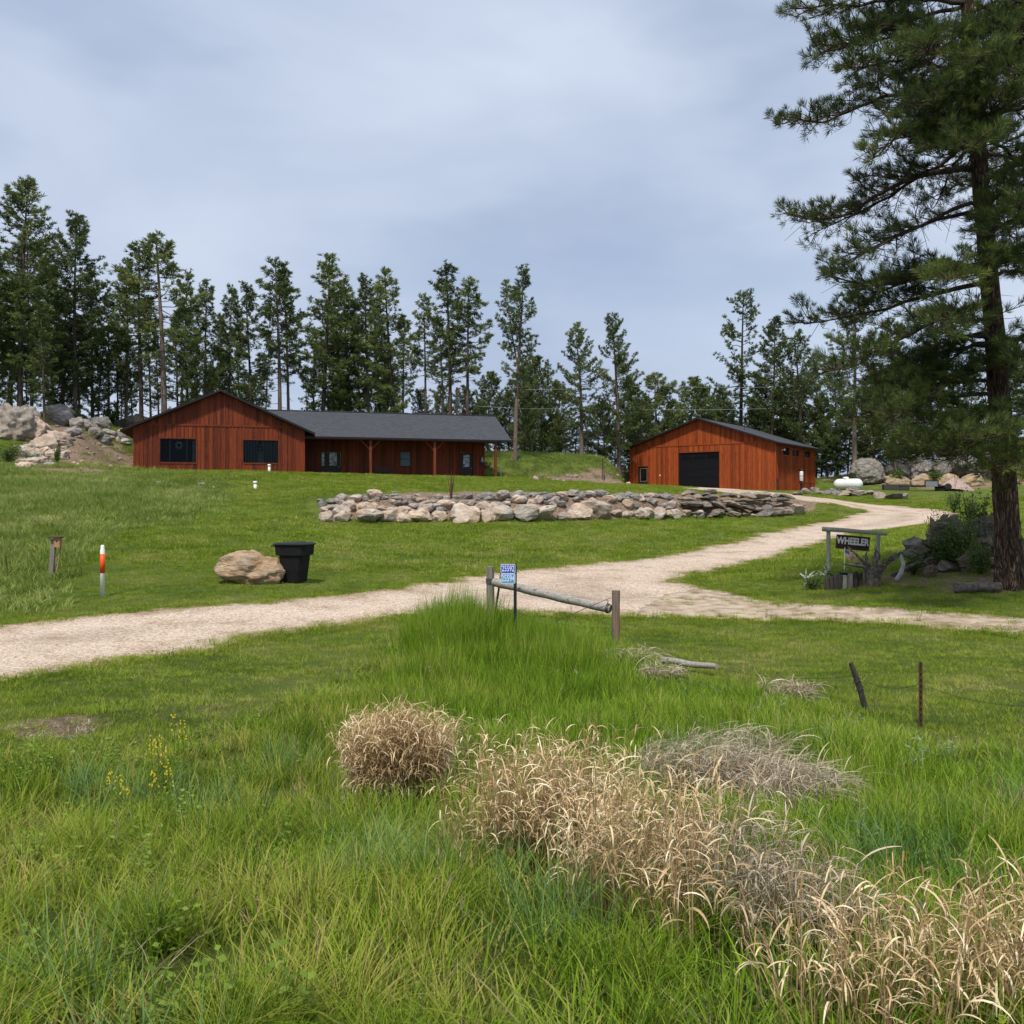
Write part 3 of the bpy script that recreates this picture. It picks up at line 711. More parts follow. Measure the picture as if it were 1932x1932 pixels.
lk.new(cs.outputs['Color'], mx.inputs['A']); lk.new(cn.outputs['Color'], mx.inputs['B']); ea = nd.new('ShaderNodeAttribute'); ea.attribute_name = 'edge'
em = nd.new('ShaderNodeMath'); em.operation = 'MULTIPLY_ADD'; lk.new(n.outputs['Fac'], em.inputs[0]); em.inputs[1].default_value = 0.30
ed = nd.new('ShaderNodeMath'); ed.operation = 'MULTIPLY'; lk.new(ea.outputs['Fac'], ed.inputs[0]); ed.inputs[1].default_value = 0.22; lk.new(ed.outputs[0], em.inputs[2])
er = ramp(nd, [(0.12, (0.74, 0.66, 0.55)), (0.30, (0.96, 0.94, 0.91)), (0.45, (1.10, 1.09, 1.08)), (0.60, (1.10, 1.09, 1.08)), (0.78, (0.90, 0.88, 0.86))]); lk.new(em.outputs[0], er.inputs['Fac'])
mx2 = nd.new('ShaderNodeMix'); mx2.data_type = 'RGBA'; mx2.blend_type = 'MULTIPLY'; mx2.inputs['Factor'].default_value = 1
lk.new(mx.outputs['Result'], mx2.inputs['A']); lk.new(er.outputs['Color'], mx2.inputs['B']); lk.new(mx2.outputs['Result'], b.inputs['Base Color'])
b.inputs['Roughness'].default_value = 0.95; b.inputs['Specular IOR Level'].default_value = 0.15
ad = nd.new('ShaderNodeMath'); ad.operation = 'ADD'; lk.new(v.outputs['Distance'], ad.inputs[0]); lk.new(v2.outputs['Distance'], ad.inputs[1])
bp = nd.new('ShaderNodeBump'); bp.invert = True; bp.inputs['Strength'].default_value = 0.6; bp.inputs['Distance'].default_value = 0.015; lk.new(ad.outputs[0], bp.inputs['Height']); lk.new(bp.outputs['Normal'], b.inputs['Normal'])
M['gravel'] = m
def gravel_sheet(name, poly, step, lift, label, cat):
    bx = np.arange(poly[:, 0].min(), poly[:, 0].max(), step); by = np.arange(poly[:, 1].min(), poly[:, 1].max(), step)
    BX, BY = np.meshgrid(bx, by); BX = BX.ravel(); BY = BY.ravel()
    ok = pip(BX, BY, poly); BX, BY = BX[ok], BY[ok]
    pts = [Vector(p) for p in poly] + [Vector((x, y)) for x, y in zip(BX, BY)]
    cv, ce, cf, *_ = geometry.delaunay_2d_cdt(pts, [], [list(range(len(poly)))], 1, 1e-4)
    cv = np.array([(p.x, p.y) for p in cv])
    me = bpy.data.meshes.new(name)
    me.from_pydata(np.column_stack([cv, H(cv[:, 0], cv[:, 1]) + lift]).tolist(), [], [list(f) for f in cf])
    me.materials.append(M['gravel'])
    bm = bmesh.new(); bm.from_mesh(me); bmesh.ops.recalc_face_normals(bm, faces=bm.faces)
    if sum(f.normal.z for f in bm.faces) < 0: bmesh.ops.reverse_faces(bm, faces=bm.faces)
    for f in bm.faces: f.smooth = True
    bd = [e for e in bm.edges if e.is_boundary]
    ex_ = bmesh.ops.extrude_edge_only(bm, edges=bd)
    for v in ex_['geom']:
        if isinstance(v, bmesh.types.BMVert): v.co.z -= .16
    bm.to_mesh(me); bm.free()
    q = np.array([(v.co.x, v.co.y) for v in me.vertices]); dmin = np.full(len(q), 99.)
    for i in range(0, len(poly), 2): dmin = np.minimum(dmin, np.hypot(q[:, 0] - poly[i, 0], q[:, 1] - poly[i, 1]))
    a_ = me.attributes.new('edge', 'FLOAT', 'POINT'); a_.data.foreach_set('value', dmin.astype(np.float32))
    return tag(link(name, me), label, cat, kind='structure')
gravel_sheet('gravel_driveway', ROAD, 0.5, 0.028, 'pale pinkish gravel driveway winding up to the shop', 'driveway')
track = []
TPX = [(1205,1150),(1262,1122),(1330,1112),(1400,1126),(1500,1140),(1600,1148),(1700,1154),(1932,1169),(2150,1186),(2150,1220),(1932,1199),(1700,1180),(1560,1171),(1400,1166),(1280,1163),(1215,1161)]
for i in range(len(TPX)):
    a = G(*TPX[i]); b = G(*TPX[(i + 1) % len(TPX)])
    n_ = max(1, min(40, int((b - a).length / .25)))
    for k in range(n_):
        p = a.lerp(b, k / n_); track.append((p.x + _rr.uniform(-.12, .12), p.y + _rr.uniform(-.14, .14)))
M['gravel_keep'] = M['gravel']
M['gravel'] = mat_noise('track_dirt', [(.28, (.10, .075, .05)), (.42, (.30, .225, .155)), (.58, (.46, .37, .275)), (.75, (.58, .49, .39))], scale=2.2, detail=12, rough=.95, bump=.8, bscale=22, coord='Position', bdist=.02)
gravel_sheet('side_track', np.array(track), 0.4, 0.036, 'tan dirt side track with grassy strips leaving the drive to the right', 'track')
M['gravel'] = M['gravel_keep']

# ------------------------------------------------------------------ board and batten walls
_rb = random.Random(11)
def board_wall(mb, fr, u0, u1, z0, top, holes=(), band=None, step=0.31, thick=0.14, batten=0.07, wood=0, dark=1):
    """fr(u, z, d) -> point, d outward from the wall face. top(u) gives the height. holes: (u0,u1,z0,z1)"""
    cuts = sorted(set([u0, u1] + [round(u0 + step * k, 4) for k in range(1, int((u1 - u0) / step) + 1)] + [h for q in holes for h in q[:2]]))
    cuts = [c for c in cuts if u0 <= c <= u1]
    for a, c in zip(cuts[:-1], cuts[1:]):
        if c - a < 1e-3: continue
        hs = sorted([h for h in holes if h[0] < (a + c) / 2 < h[1]], key=lambda h: h[2])
        segs = []; lo = z0
        for h in hs: segs.append((lo, h[2], h[2])); lo = h[3]
        segs.append((lo, top(a), top(c)))
        mb.mat = wood
        for zb, za, zc in segs:
            mb.tint = _rb.random()
            parts = [(zb, za, zc)]
            if band and zb < band < min(za, zc):
                parts = [(zb, band, band), (band, za, zc)]
            for zb2, za2, zc2 in parts:
                mb.tint = _rb.random()
                mb.add([fr(a, zb2, 0), fr(c, zb2, 0), fr(c, zc2, 0), fr(a, za2, 0)], [(0, 1, 2, 3)])
        # batten over the joint
        if batten and a > u0 + .01:
            hb = sorted([h for h in holes if h[0] - .06 < a < h[1] + .06], key=lambda h: h[2])
            lo = z0; sg = []
            for h in hb: sg.append((lo, h[2] - .10)); lo = h[3] + .10
            sg.append((lo, top(a) - .02))
            w = batten / 2
            for zb, zt in sg:
                ps = [(zb, zt)]
                if band and zb < band < zt: ps = [(zb, band - .07), (band + .07, zt)]
                for zb2, zt2 in ps:
                    if zt2 - zb2 < .03: continue
                    mb.tint = _rb.random()
                    mb.add([fr(a-w, zb2, 0), fr(a+w, zb2, 0), fr(a+w, zt2, 0), fr(a-w, zt2, 0), fr(a-w, zb2, .045), fr(a+w, zb2, .045), fr(a+w, zt2, .045), fr(a-w, zt2, .045)],
                           [(4,5,6,7), (0,4,7,3), (5,1,2,6), (4,0,1,5), (7,6,2,3)])
    for h in holes:     # reveals and trim boards
        a, c, zb, zt = h
        mb.tint = .4
        for p, q_ in (((a, zb), (a, zt)), ((c, zt), (c, zb)), ((a, zt), (c, zt)), ((c, zb), (a, zb))):
            mb.add([fr(*p, 0), fr(*q_, 0), fr(*q_, -thick), fr(*p, -thick)], [(3, 2, 1, 0)])
        def trim(ua, ub, va, vb):
            mb.tint = _rb.random() * .6
            P = [fr(ua, va, 0), fr(ub, va, 0), fr(ub, vb, 0), fr(ua, vb, 0), fr(ua, va, .055), fr(ub, va, .055), fr(ub, vb, .055), fr(ua, vb, .055)]
            mb.add(P, [(4,5,6,7), (0,4,7,3), (5,1,2,6), (4,0,1,5), (7,6,2,3)])
        trim(a - .09, a, zb - (.09 if zb > z0 + .3 else 0), zt + .09); trim(c, c + .09, zb - (.09 if zb > z0 + .3 else 0), zt + .09); trim(a, c, zt, zt + .09)
        if zb > z0 + .3: trim(a, c, zb - .09, zb)
    if band:
        mb.tint = .5
        ua, ub = u0, u1
        while top(ua) < band + .1 and ua < u1: ua += .1
        while top(ub) < band + .1 and ub > u0: ub -= .1
        P = [fr(ua, band-.07, 0), fr(ub, band-.07, 0), fr(ub, band+.07, 0), fr(ua, band+.07, 0), fr(ua, band-.07, .055), fr(ub, band-.07, .055), fr(ub, band+.07, .055), fr(ua, band+.07, .055)]
        mb.add(P, [(4,5,6,7), (0,4,7,3), (5,1,2,6), (4,0,1,5), (7,6,2,3)])

def roof_slab(name, parent, corners, thick=0.17):
    """corners: eave-left, eave-right, ridge-right, ridge-left (outer face); shingles above, dark fascia at the rim, soffit below"""
    c = [Vector(p) for p in corners]
    nrm = (c[1] - c[0]).cross(c[3] - c[0]).normalized()
    if nrm.z < 0: nrm = -nrm
    dn = [p - Vector((0, 0, thick)) for p in c]
    k = len(c)
    me = bpy.data.meshes.new(name)
    fs = [tuple(range(k)), tuple(range(2 * k - 1, k - 1, -1))] + [(i, k + i, k + (i + 1) % k, (i + 1) % k) for i in range(k)]
    me.from_pydata([tuple(p) for p in c + dn], [], fs)
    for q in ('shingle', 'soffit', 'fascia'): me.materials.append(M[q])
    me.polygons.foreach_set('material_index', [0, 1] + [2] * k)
    uv = me.uv_layers.new(name='UVMap')
    ex = (c[1] - c[0]).normalized(); ey = nrm.cross(ex)
    for p in me.polygons:
        for li in p.loop_indices:
            q = me.vertices[me.loops[li].vertex_index].co - c[0]
            uv.data[li].uv = (q.dot(ex), q.dot(ey))
    bm = bmesh.new(); bm.from_mesh(me); bmesh.ops.recalc_face_normals(bm, faces=bm.faces); bm.to_mesh(me); bm.free()
    return link(name, me, parent)

def plane_pt(O, A, ly, x, y):
    """pixel -> (local x, local z) on the vertical plane local-y = ly of a building"""
    dx, dz = (x - CX) / F2, (CX - y) / F2
    s_, c_ = math.sin(A), math.cos(A)
    t = (ly - O.x * s_ + O.y * c_) / (-dx * s_ + c_)
    X, Y, Z = dx * t, t, dz * t
    return (X - O.x) * c_ + (Y - O.y) * s_, Z - O.z
def plane_pt_x(O, A, lx, x, y):
    dx, dz = (x - CX) / F2, (CX - y) / F2
    s_, c_ = math.sin(A), math.cos(A)
    t = (lx + O.x * c_ + O.y * s_) / (dx * c_ + s_)
    X, Y, Z = dx * t, t, dz * t
    return -(X - O.x) * s_ + (Y - O.y) * c_, Z - O.z

# ================================================================== HOUSE
house = empty('house', HO, HA, 'long low house in dark red-brown board siding with a black shingle roof and shaded porch', 'house')
PIT = .45; ZR = 6.78; GXM = 6.55
gt = lambda u: ZR - .19 - PIT * abs(u - GXM)
p0 = plane_pt(HO, HA, 0, 302, 827); p1 = plane_pt(HO, HA, 0, 370, 873)
wA = (p0[0], p1[0], p1[1], p0[1])
p0 = plane_pt(HO, HA, 0, 459, 830); p1 = plane_pt(HO, HA, 0, 525, 874)
wB = (p0[0], p1[0], p1[1], p0[1])
band_h = plane_pt(HO, HA, 0, 412, 803)[1]
mb = MB()
fr0 = lambda u, z, d: (u, -d, z)
board_wall(mb, fr0, 0, 13.1, -.9, gt, [wA, wB], band=band_h)
# left side, right side of the gable block and the back
board_wall(mb, lambda u, z, d: (-d, 12.5 - u, z), 0, 12.5, -.9, lambda u: gt(0))
board_wall(mb, lambda u, z, d: (13.1 + d, u, z), 0, 3.2, -.9, lambda u: gt(13.1))
board_wall(mb, lambda u, z, d: (13.1 - u, 12.5 + d, z), 0, 13.1, -.9, lambda u: gt(13.1 - u))
# corner boards
for (x, y) in ((-.03, -.03), (13.13, -.03)):
    mb.tint = .7; mb.span((x - .06, y - .02, -.9), (x + .06, y + .09, gt(0) - .05))
mb.build('gable_wall', [M['house_wood']], house)
# porch back wall with two doors and one window
PY = 3.8
def hole(ly, x0, y0, x1, y1):
    a = plane_pt(HO, HA, ly, x0, y0); b_ = plane_pt(HO, HA, ly, x1, y1)
    return (a[0], b_[0], b_[1], a[1])
d1 = hole(PY, 606, 852, 643, 894); d1 = (d1[0], d1[1], -.25, d1[3])
wC = hole(PY, 754.5, 851.5, 775.5, 880.5)
d2 = hole(PY, 868.5, 854, 892.5, 901); d2 = (d2[0], d2[1], -.25, d2[3])
wt = lambda u: 3.9
mb = MB()
board_wall(mb, lambda u, z, d: (u, PY - d, z), 13.12, 29.3, -.9, wt, [d1, wC, d2])
board_wall(mb, lambda u, z, d: (29.3 + d, PY + u, z), 0, 8.6, -.9, lambda u: min(3.6 + .45 * u, 5.0))
mb.tint = .6; mb.span((29.27, PY - .05, -.9), (29.39, PY + .06, 3.8))
mb.mat = 0
mb.build('porch_wall', [M['house_wood']], house)
mb = MB(); mb.mat = 0
mb.span((13.2, .5, -.55), (30.2, PY, -.12)); mb.build('porch_slab', M['rock_grey'], house, bevel=.01)
mb = MB(); mb.span((13.2, .55, 3.0), (30.4, .72, 3.26)); mb.build('porch_beam', M['post_wood'], house)
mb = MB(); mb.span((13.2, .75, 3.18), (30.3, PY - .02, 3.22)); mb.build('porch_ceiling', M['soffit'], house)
# posts with knee braces
for x in (699, 820, 935):
    u = plane_pt(HO, HA, .64, x, 860)[0]
    mb = MB(); mb.tint = _rb.random(); mb.span((u - .10, .54, -.7), (u + .10, .74, 2.98))
    po = mb.build('porch_post', M['post_wood'], house)
    if x < 900:
        for sgn in (-1, 1):
            q = MB(); q.tint = .5
            a, c = Vector((u + sgn * .09, .64, 2.25)), Vector((u + sgn * .80, .64, 2.96))
            d = (c - a); rot = d.to_track_quat('Z', 'Y').to_matrix()
            q.box((a + c) / 2, (.065, .065, d.length), rot); q.build('brace', M['post_wood'], po)
# roofs
y0, y1 = -.62, 13.1; xl, xr = -1.0, 14.0
zr = lambda u: ZR - PIT * abs(u - GXM)
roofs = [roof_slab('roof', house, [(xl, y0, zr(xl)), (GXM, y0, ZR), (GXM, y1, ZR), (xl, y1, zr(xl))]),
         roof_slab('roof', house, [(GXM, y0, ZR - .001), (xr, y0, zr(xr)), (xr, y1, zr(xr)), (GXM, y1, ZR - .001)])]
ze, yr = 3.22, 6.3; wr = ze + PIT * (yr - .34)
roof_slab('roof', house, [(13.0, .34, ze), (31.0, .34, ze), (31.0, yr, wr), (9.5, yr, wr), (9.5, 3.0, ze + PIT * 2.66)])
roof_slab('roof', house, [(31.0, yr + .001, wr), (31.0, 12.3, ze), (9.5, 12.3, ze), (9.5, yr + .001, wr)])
mb = MB(); mb.tube([(GXM, y0, ZR + .015), (GXM, y1, ZR + .015)], .07, 6); mb.tube([(9.5, yr, wr + .015), (31, yr, wr + .015)], .07, 6)
mb.build('ridge_cap', M['fascia'], house)
mb = MB(); mb.span((13.97, .24, ze - .16), (31.02, .335, ze - .01)); mb.build('gutter', M['fascia'], house)
mb = MB()
mb.add([(29.42, PY, 3.3), (29.42, 9.6, 3.3), (29.42, yr, wr - .25)], [(0, 1, 2)]); mb.build('gable_end', M['house_wood'], house)
# windows: frame, pane, mullions; a shaded room behind
def window(name, parent, ly, h, bars=(), hbars=(), room=True, out=(0, -1), fw=.055):
    a, c, zb, zt = h
    f = MB()
    yy = ly + .05
    f.span((a, yy, zb), (a + fw, yy + .06, zt)); f.span((c - fw, yy, zb), (c, yy + .06, zt))
    f.span((a + fw, yy, zb), (c - fw, yy + .06, zb + fw)); f.span((a + fw, yy, zt - fw), (c - fw, yy + .06, zt))
    for t in bars: f.span((a + t * (c - a) - .022, yy + .003, zb + fw), (a + t * (c - a) + .022, yy + .055, zt - fw))
    for t in hbars: f.span((a + fw, yy + .003, zb + t * (zt - zb) - .025), (c - fw, yy + .055, zb + t * (zt - zb) + .025))
    w = f.build(name, M['frame_black'], parent)
    p = MB(); p.span((a + fw, yy + .035, zb + fw), (c - fw, yy + .041, zt - fw)); p.build('pane', M['glass'], w)
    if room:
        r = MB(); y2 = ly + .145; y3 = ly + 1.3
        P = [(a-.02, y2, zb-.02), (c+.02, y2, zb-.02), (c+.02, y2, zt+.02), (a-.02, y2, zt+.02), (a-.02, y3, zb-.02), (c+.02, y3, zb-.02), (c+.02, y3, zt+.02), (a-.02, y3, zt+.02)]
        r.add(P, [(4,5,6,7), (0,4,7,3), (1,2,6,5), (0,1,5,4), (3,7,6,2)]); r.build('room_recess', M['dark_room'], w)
    return w
w1 = window('window', house, 0, wA, bars=(.27, .74))
w2 = window('window', house, 0, wB)
M['blind'] = mat_plain('blind', (0.17, 0.19, 0.18), rough=.7)
mb = MB()
ns = 21
for k in range(ns):
    if k in (9, 10): continue
    u = wB[0] + .10 + (wB[1] - wB[0] - .2) * (k + .5) / ns
    mb.box((u, .22, (wB[2] + wB[3]) / 2), (.062, .012, wB[3] - wB[2] - .14), Matrix.Rotation(R(28), 3, 'Z'))
mb.build('blind', M['blind'], w2)
mb = MB(); mb.tint = .5
um = (wB[0] + wB[1]) / 2
mb.span((um - .24, .9, wB[2] + .05), (um + .24, .95, wB[3] - .55)); mb.build('cabinet_door', mat_plain('cabinet', (0.26, 0.30, 0.25)), w2)
mb = MB(); mb.span((wA[1] - .30, .25, wA[2] + .06), (wA[1] - .12, .29, wA[3] - .06)); mb.build('curtain', mat_plain('curtain', (0.14, 0.18, 0.18)), w1)
w3 = window('window', house, PY, wC, hbars=(.5,), room=False)
mb = MB(); mb.span((wC[0] + .03, PY + .135, wC[2] + .03), (wC[1] - .03, PY + .145, wC[3] - .03)); mb.build('window_shade', mat_plain('window_shade', (0.50, 0.53, 0.55), var=.03), w3)
# doors
M['door_brown'] = mat_plain('door_brown', (0.022, 0.016, 0.016), rough=.5)
M['leaded_glass'] = mat_noise('leaded_glass', [(0.35, (0.03, 0.035, 0.035)), (0.5, (0.22, 0.25, 0.24)), (0.65, (0.42, 0.45, 0.43))], scale=4.5, detail=2, rough=.15, spec=.5)
def door(h, glass, side=None):
    a, c, zb, zt = h
    mb = MB(); mb.span((a + .02, PY + .06, zb), (c - .02, PY + .11, zt - .02))
    d = mb.build('door', M['door_brown'], house, bevel=.004)
    for gl in [glass] + ([side] if side else []):
        f = MB(); g0, g1, g2, g3 = gl
        for s_ in ((g0-.05, g2-.05, g0, g3+.05), (g1, g2-.05, g1+.05, g3+.05), (g0, g3, g1, g3+.05), (g0, g2-.05, g1, g2)):
            f.span((s_[0], PY + .035, s_[1]), (s_[2], PY + .058, s_[3]))
        f.build('glazing_frame', M['frame_black'], d)
        f = MB(); f.span((g0, PY + .045, g2), (g1, PY + .057, g3)); f.build('pane', M['leaded_glass'], d)
    k = MB(); k.tube([(c - .16, PY - .01, .85), (c - .16, PY + .06, .85)], .03, 8); k.build('handle', M['steel'], d)
    return d
door(d1, hole(PY, 621.5, 853.5, 635.5, 878.5), hole(PY, 607.5, 853.5, 612, 878.5))
door(d2, hole(PY, 874, 858, 886, 881))

# ================================================================== SHOP
shop = empty('shop_building', SO, SA, 'rust-red board-sided workshop with one wide black overhead door', 'workshop')
SPIT = .334; SZ = 8.12; SM = 8.6
st = lambda u: SZ - .18 - SPIT * abs(u - SM)
def shole(x0, y0, x1, y1, ly=0):
    a = plane_pt(SO, SA, ly, x0, y0); b_ = plane_pt(SO, SA, ly, x1, y1)
    return (a[0], b_[0], b_[1], a[1])
gd = shole(1280.5, 855, 1357.5, 923); gd = (gd[0], gd[1], -.3, gd[3])
md = shole(1203.5, 880.5, 1222, 917)
sband = plane_pt(SO, SA, 0, 1340, 838)[1]
mb = MB()
board_wall(mb, fr0, 0, 17.2, -.6, st, [gd, md], band=sband, step=.32)
sw = []
for (x0, y0, x1, y1) in ((1477, 843, 1489, 859.5), (1494.5, 847.5, 1506.5, 862), (1517.5, 850, 1528, 864)):
    a = plane_pt_x(SO, SA, 17.2, x0, y0); b_ = plane_pt_x(SO, SA, 17.2, x1, y1)
    sw.append((a[0], b_[0], b_[1], a[1]))
board_wall(mb, lambda u, z, d: (17.2 + d, u, z), 0, 12.8, -.6, lambda u: st(17.2), sw, step=.32)
board_wall(mb, lambda u, z, d: (-d, 12.8 - u, z), 0, 12.8, -.6, lambda u: st(0), step=.32)
board_wall(mb, lambda u, z, d: (17.2 - u, 12.8 + d, z), 0, 17.2, -.6, lambda u: st(17.2 - u), step=.32)
for (x, y) in ((-.03, -.03), (17.23, -.03), (17.23, 12.83)):
    mb.tint = .7; mb.span((x - .07, y - .07, -.6), (x + .07, y + .07, st(0) - .05))
mb.build('wall', [M['shop_wood']], shop)
zs = lambda u: SZ - SPIT * abs(u - SM)
o = .62
roof_slab('roof', shop, [(-o, -o, zs(-o)), (SM, -o, SZ), (SM, 12.8 + o, SZ), (-o, 12.8 + o, zs(-o))])
roof_slab('roof', shop, [(SM, -o, SZ - .001), (17.2 + o, -o, zs(17.2 + o)), (17.2 + o, 12.8 + o, zs(17.2 + o)), (SM, 12.8 + o, SZ - .001)])
mb = MB(); mb.tube([(SM, -o, SZ + .015), (SM, 12.8 + o, SZ + .015)], .07, 6); mb.build('ridge_cap', M['fascia'], shop)
mb = MB(); mb.tube([(12.2, 4.0, zs(12.2) - .1), (12.2, 4.0, zs(12.2) + .75)], .045, 8); mb.build('vent_pipe', M['dark_steel'], shop)
# overhead door: five ribbed sections, three lights in the top one
mb = MB(); hh = (gd[3] - gd[2]) / 5
for k in range(5):
    mb.span((gd[0] + .01, .06, gd[2] + k * hh + .012), (gd[1] - .01, .11, gd[2] + (k + 1) * hh - .012))
mb.span((gd[0] + .01, .09, gd[2]), (gd[1] - .01, .125, gd[3]))
gdo = mb.build('overhead_door', M['door_black'], shop)
W = gd[1] - gd[0]
for k in range(3):
    a = gd[0] + W * (.045 + k * .325); c = a + W * .27
    q = MB(); q.span((a, .035, gd[3] - hh * .75), (c, .058, gd[3] - hh * .25)); q.build('door_window', M['glass_dark'] if 'glass_dark' in M else M.setdefault('glass_dark', mat_plain('glass_dark', (0.006, 0.007, 0.009), rough=.08, spec=.6)), gdo)
mb = MB(); mb.span((md[0] + .03, .05, md[2]), (md[1] - .03, .10, md[3] - .03))
d = mb.build('door', M['door_brown'], shop, bevel=.004)
gl = shole(1208.5, 884.5, 1220, 907.5)
f = MB()
M['door_trim'] = mat_plain('door_trim', (0.26, 0.17, 0.11))
g0, g1, g2, g3 = gl
for s_ in ((g0-.05, g2-.05, g0, g3+.05), (g1, g2-.05, g1+.05, g3+.05), (g0, g3, g1, g3+.05), (g0, g2-.05, g1, g2)):
    f.span((s_[0], .02, s_[1]), (s_[2], .048, s_[3]))
f.build('glazing_frame', M['door_trim'], d)
f = MB(); f.span((g0, .035, g2), (g1, .047, g3)); f.build('pane', M['glass_dark'], d)
for (a, c, zb, zt) in sw:
    f = MB(); X = 17.2 - .05
    for s_ in ((a, zb, a+.06, zt), (c-.06, zb, c, zt), (a+.06, zb, c-.06, zb+.06), (a+.06, zt-.06, c-.06, zt)):
        f.span((X - .06, s_[0], s_[1]), (X, s_[2], s_[3]))
    w = f.build('window', M['frame_black'], shop)
    p = MB(); p.span((X - .04, a + .06, zb + .06), (X - .03, c - .06, zt - .06)); p.build('pane', M['glass_dark'], w)
# flood lamp by the first side window
ly, lz = plane_pt_x(SO, SA, 17.2, 1474, 849)
mb = MB(); mb.tube([(17.2, ly, lz), (17.42, ly, lz + .02)], .035, 8)
lamp = mb.build('flood_lamp', M['white_plastic'], shop)
q = MB(); q.lathe([(.04, 0), (.09, .05), (.13, .22), (.12, .23)], 12); me_ = q.mesh('lamp_shade', M['white_plastic'])
me_.transform(Matrix.Translation((17.42, ly - .02, lz)) @ Matrix.Rotation(R(-60), 4, 'X') @ Matrix.Rotation(R(70), 4, 'Y')); link('lamp_shade', me_, lamp)
mb = MB(); u_, z_ = plane_pt(SO, SA, 0, 1246, 897); mb.span((u_ - .06, -.10, z_ - .08), (u_ + .06, -.001, z_ + .08)); mb.build('outlet_box', M['white_plastic'], shop)
mb = MB(); ly, lz = plane_pt_x(SO, SA, 17.2, 1466, 907); mb.span((17.2, ly - .12, -.4), (17.36, ly - .06, lz + .15)); mb.span((17.2, ly - .2, lz), (17.4, ly, lz + .25)); mb.build('tap_box', M['dark_steel'], shop)
# white canister on the side wall, and the low rail beneath it
ly, lz = plane_pt_x(SO, SA, 17.4, 1511.5, 896)
t = empty('canister', shop.matrix_world @ Vector((0, 0, 0)), 0)
t.location = Matrix.Translation(SO) @ Matrix.Rotation(SA, 4, 'Z') @ Vector((17.42, ly, lz - .7))
tag(t, 'white metal canister with a dark cap hung on the side wall of the red workshop', 'canister')
mb = MB(); mb.lathe([(.19, 0), (.21, .04), (.21, 1.02), (.17, 1.10)], 18); mb.build('body', M['white_paint'], t)
mb = MB(); mb.lathe([(.16, 1.10), (.17, 1.28), (.12, 1.38)], 14); mb.build('cap', M['dark_steel'], t)
mb = MB(); mb.lathe([(.215, .55), (.215, .62)], 18); mb.build('band', M['flag_red'], t)
t = empty('low_bench', Matrix.Translation(SO) @ Matrix.Rotation(SA, 4, 'Z') @ Vector((17.75, ly + .6, .05)), SA, 'low dark metal bench along the side wall of the red workshop', 'bench')
mb = MB(); mb.span((-.2, -1.5, .85), (.25, 2.3, .93)); mb.build('top', M['dark_steel'], t)
for yy in (-1.35, 2.15):
    for xx in (-.15, .2):
        mb = MB(); mb.span((xx - .03, yy - .03, -.1), (xx + .03, yy + .03, .85)); mb.build('leg', M['dark_steel'], t)
# ------------------------------------------------------------------ scattering (geometry nodes, for uncountable ground cover)
def scatter_group():
    ng = bpy.data.node_groups.new('scatter_cover', 'GeometryNodeTree')
    ng.interface.new_socket('Geometry', in_out='INPUT', socket_type='NodeSocketGeometry')
    ng.interface.new_socket('Collection', in_out='INPUT', socket_type='NodeSocketCollection')
    ng.interface.new_socket('Geometry', in_out='OUTPUT', socket_type='NodeSocketGeometry')
    N, L = ng.nodes, ng.links
    gi = N.new('NodeGroupInput'); go = N.new('NodeGroupOutput')
    ci = N.new('GeometryNodeCollectionInfo'); ci.inputs['Separate Children'].default_value = True; ci.inputs['Reset Children'].default_value = True
    L.new(gi.outputs['Collection'], ci.inputs['Collection'])
    ip = N.new('GeometryNodeInstanceOnPoints'); ip.inputs['Pick Instance'].default_value = True
    L.new(gi.outputs['Geometry'], ip.inputs['Points']); L.new(ci.outputs['Instances'], ip.inputs['Instance'])
    def na(nm, ty):
        a = N.new('GeometryNodeInputNamedAttribute'); a.data_type = ty; a.inputs['Name'].default_value = nm
        return a.outputs['Attribute']
    L.new(na('pick', 'INT'), ip.inputs['Instance Index'])
    L.new(na('rot', 'FLOAT_VECTOR'), ip.inputs['Rotation'])
    L.new(na('scl', 'FLOAT_VECTOR'), ip.inputs['Scale'])
    L.new(ip.outputs['Instances'], go.inputs['Geometry'])
    return ng
SCATTER = scatter_group()

def scatter(name, P, variants, label, cat, rng, smin=.8, smax=1.25, zs=None, tilt=.12, sc=None):
    P = np.asarray(P, float)
    n = len(P)
    me = bpy.data.meshes.new(name)
    me.vertices.add(n); me.vertices.foreach_set('co', P.astype(np.float32).ravel())
    a = me.attributes.new('pick', 'INT', 'POINT'); a.data.foreach_set('value', rng.randint(0, len(variants), n).astype(np.int32))
    rot = np.column_stack([rng.normal(0, tilt, n), rng.normal(0, tilt, n), rng.uniform(0, 6.283, n)])
    a = me.attributes.new('rot', 'FLOAT_VECTOR', 'POINT'); a.data.foreach_set('vector', rot.astype(np.float32).ravel())
    s = rng.uniform(smin, smax, n) if sc is None else sc
    z = s if zs is None else zs
    a = me.attributes.new('scl', 'FLOAT_VECTOR', 'POINT'); a.data.foreach_set('vector', np.column_stack([s, s, z]).astype(np.float32).ravel())
    c = bpy.data.collections.new(name + '_kinds')
    for i, v in enumerate(variants):
        o = bpy.data.objects.new('%s_kind' % name, v); c.objects.link(o)
    o = link(name, me)
    md = o.modifiers.new('cover', 'NODES'); md.node_group = SCATTER
    sid = [i.identifier for i in SCATTER.interface.items_tree if i.name == 'Collection'][0]
    md[sid] = c
    return tag(o, label, cat, kind='stuff')

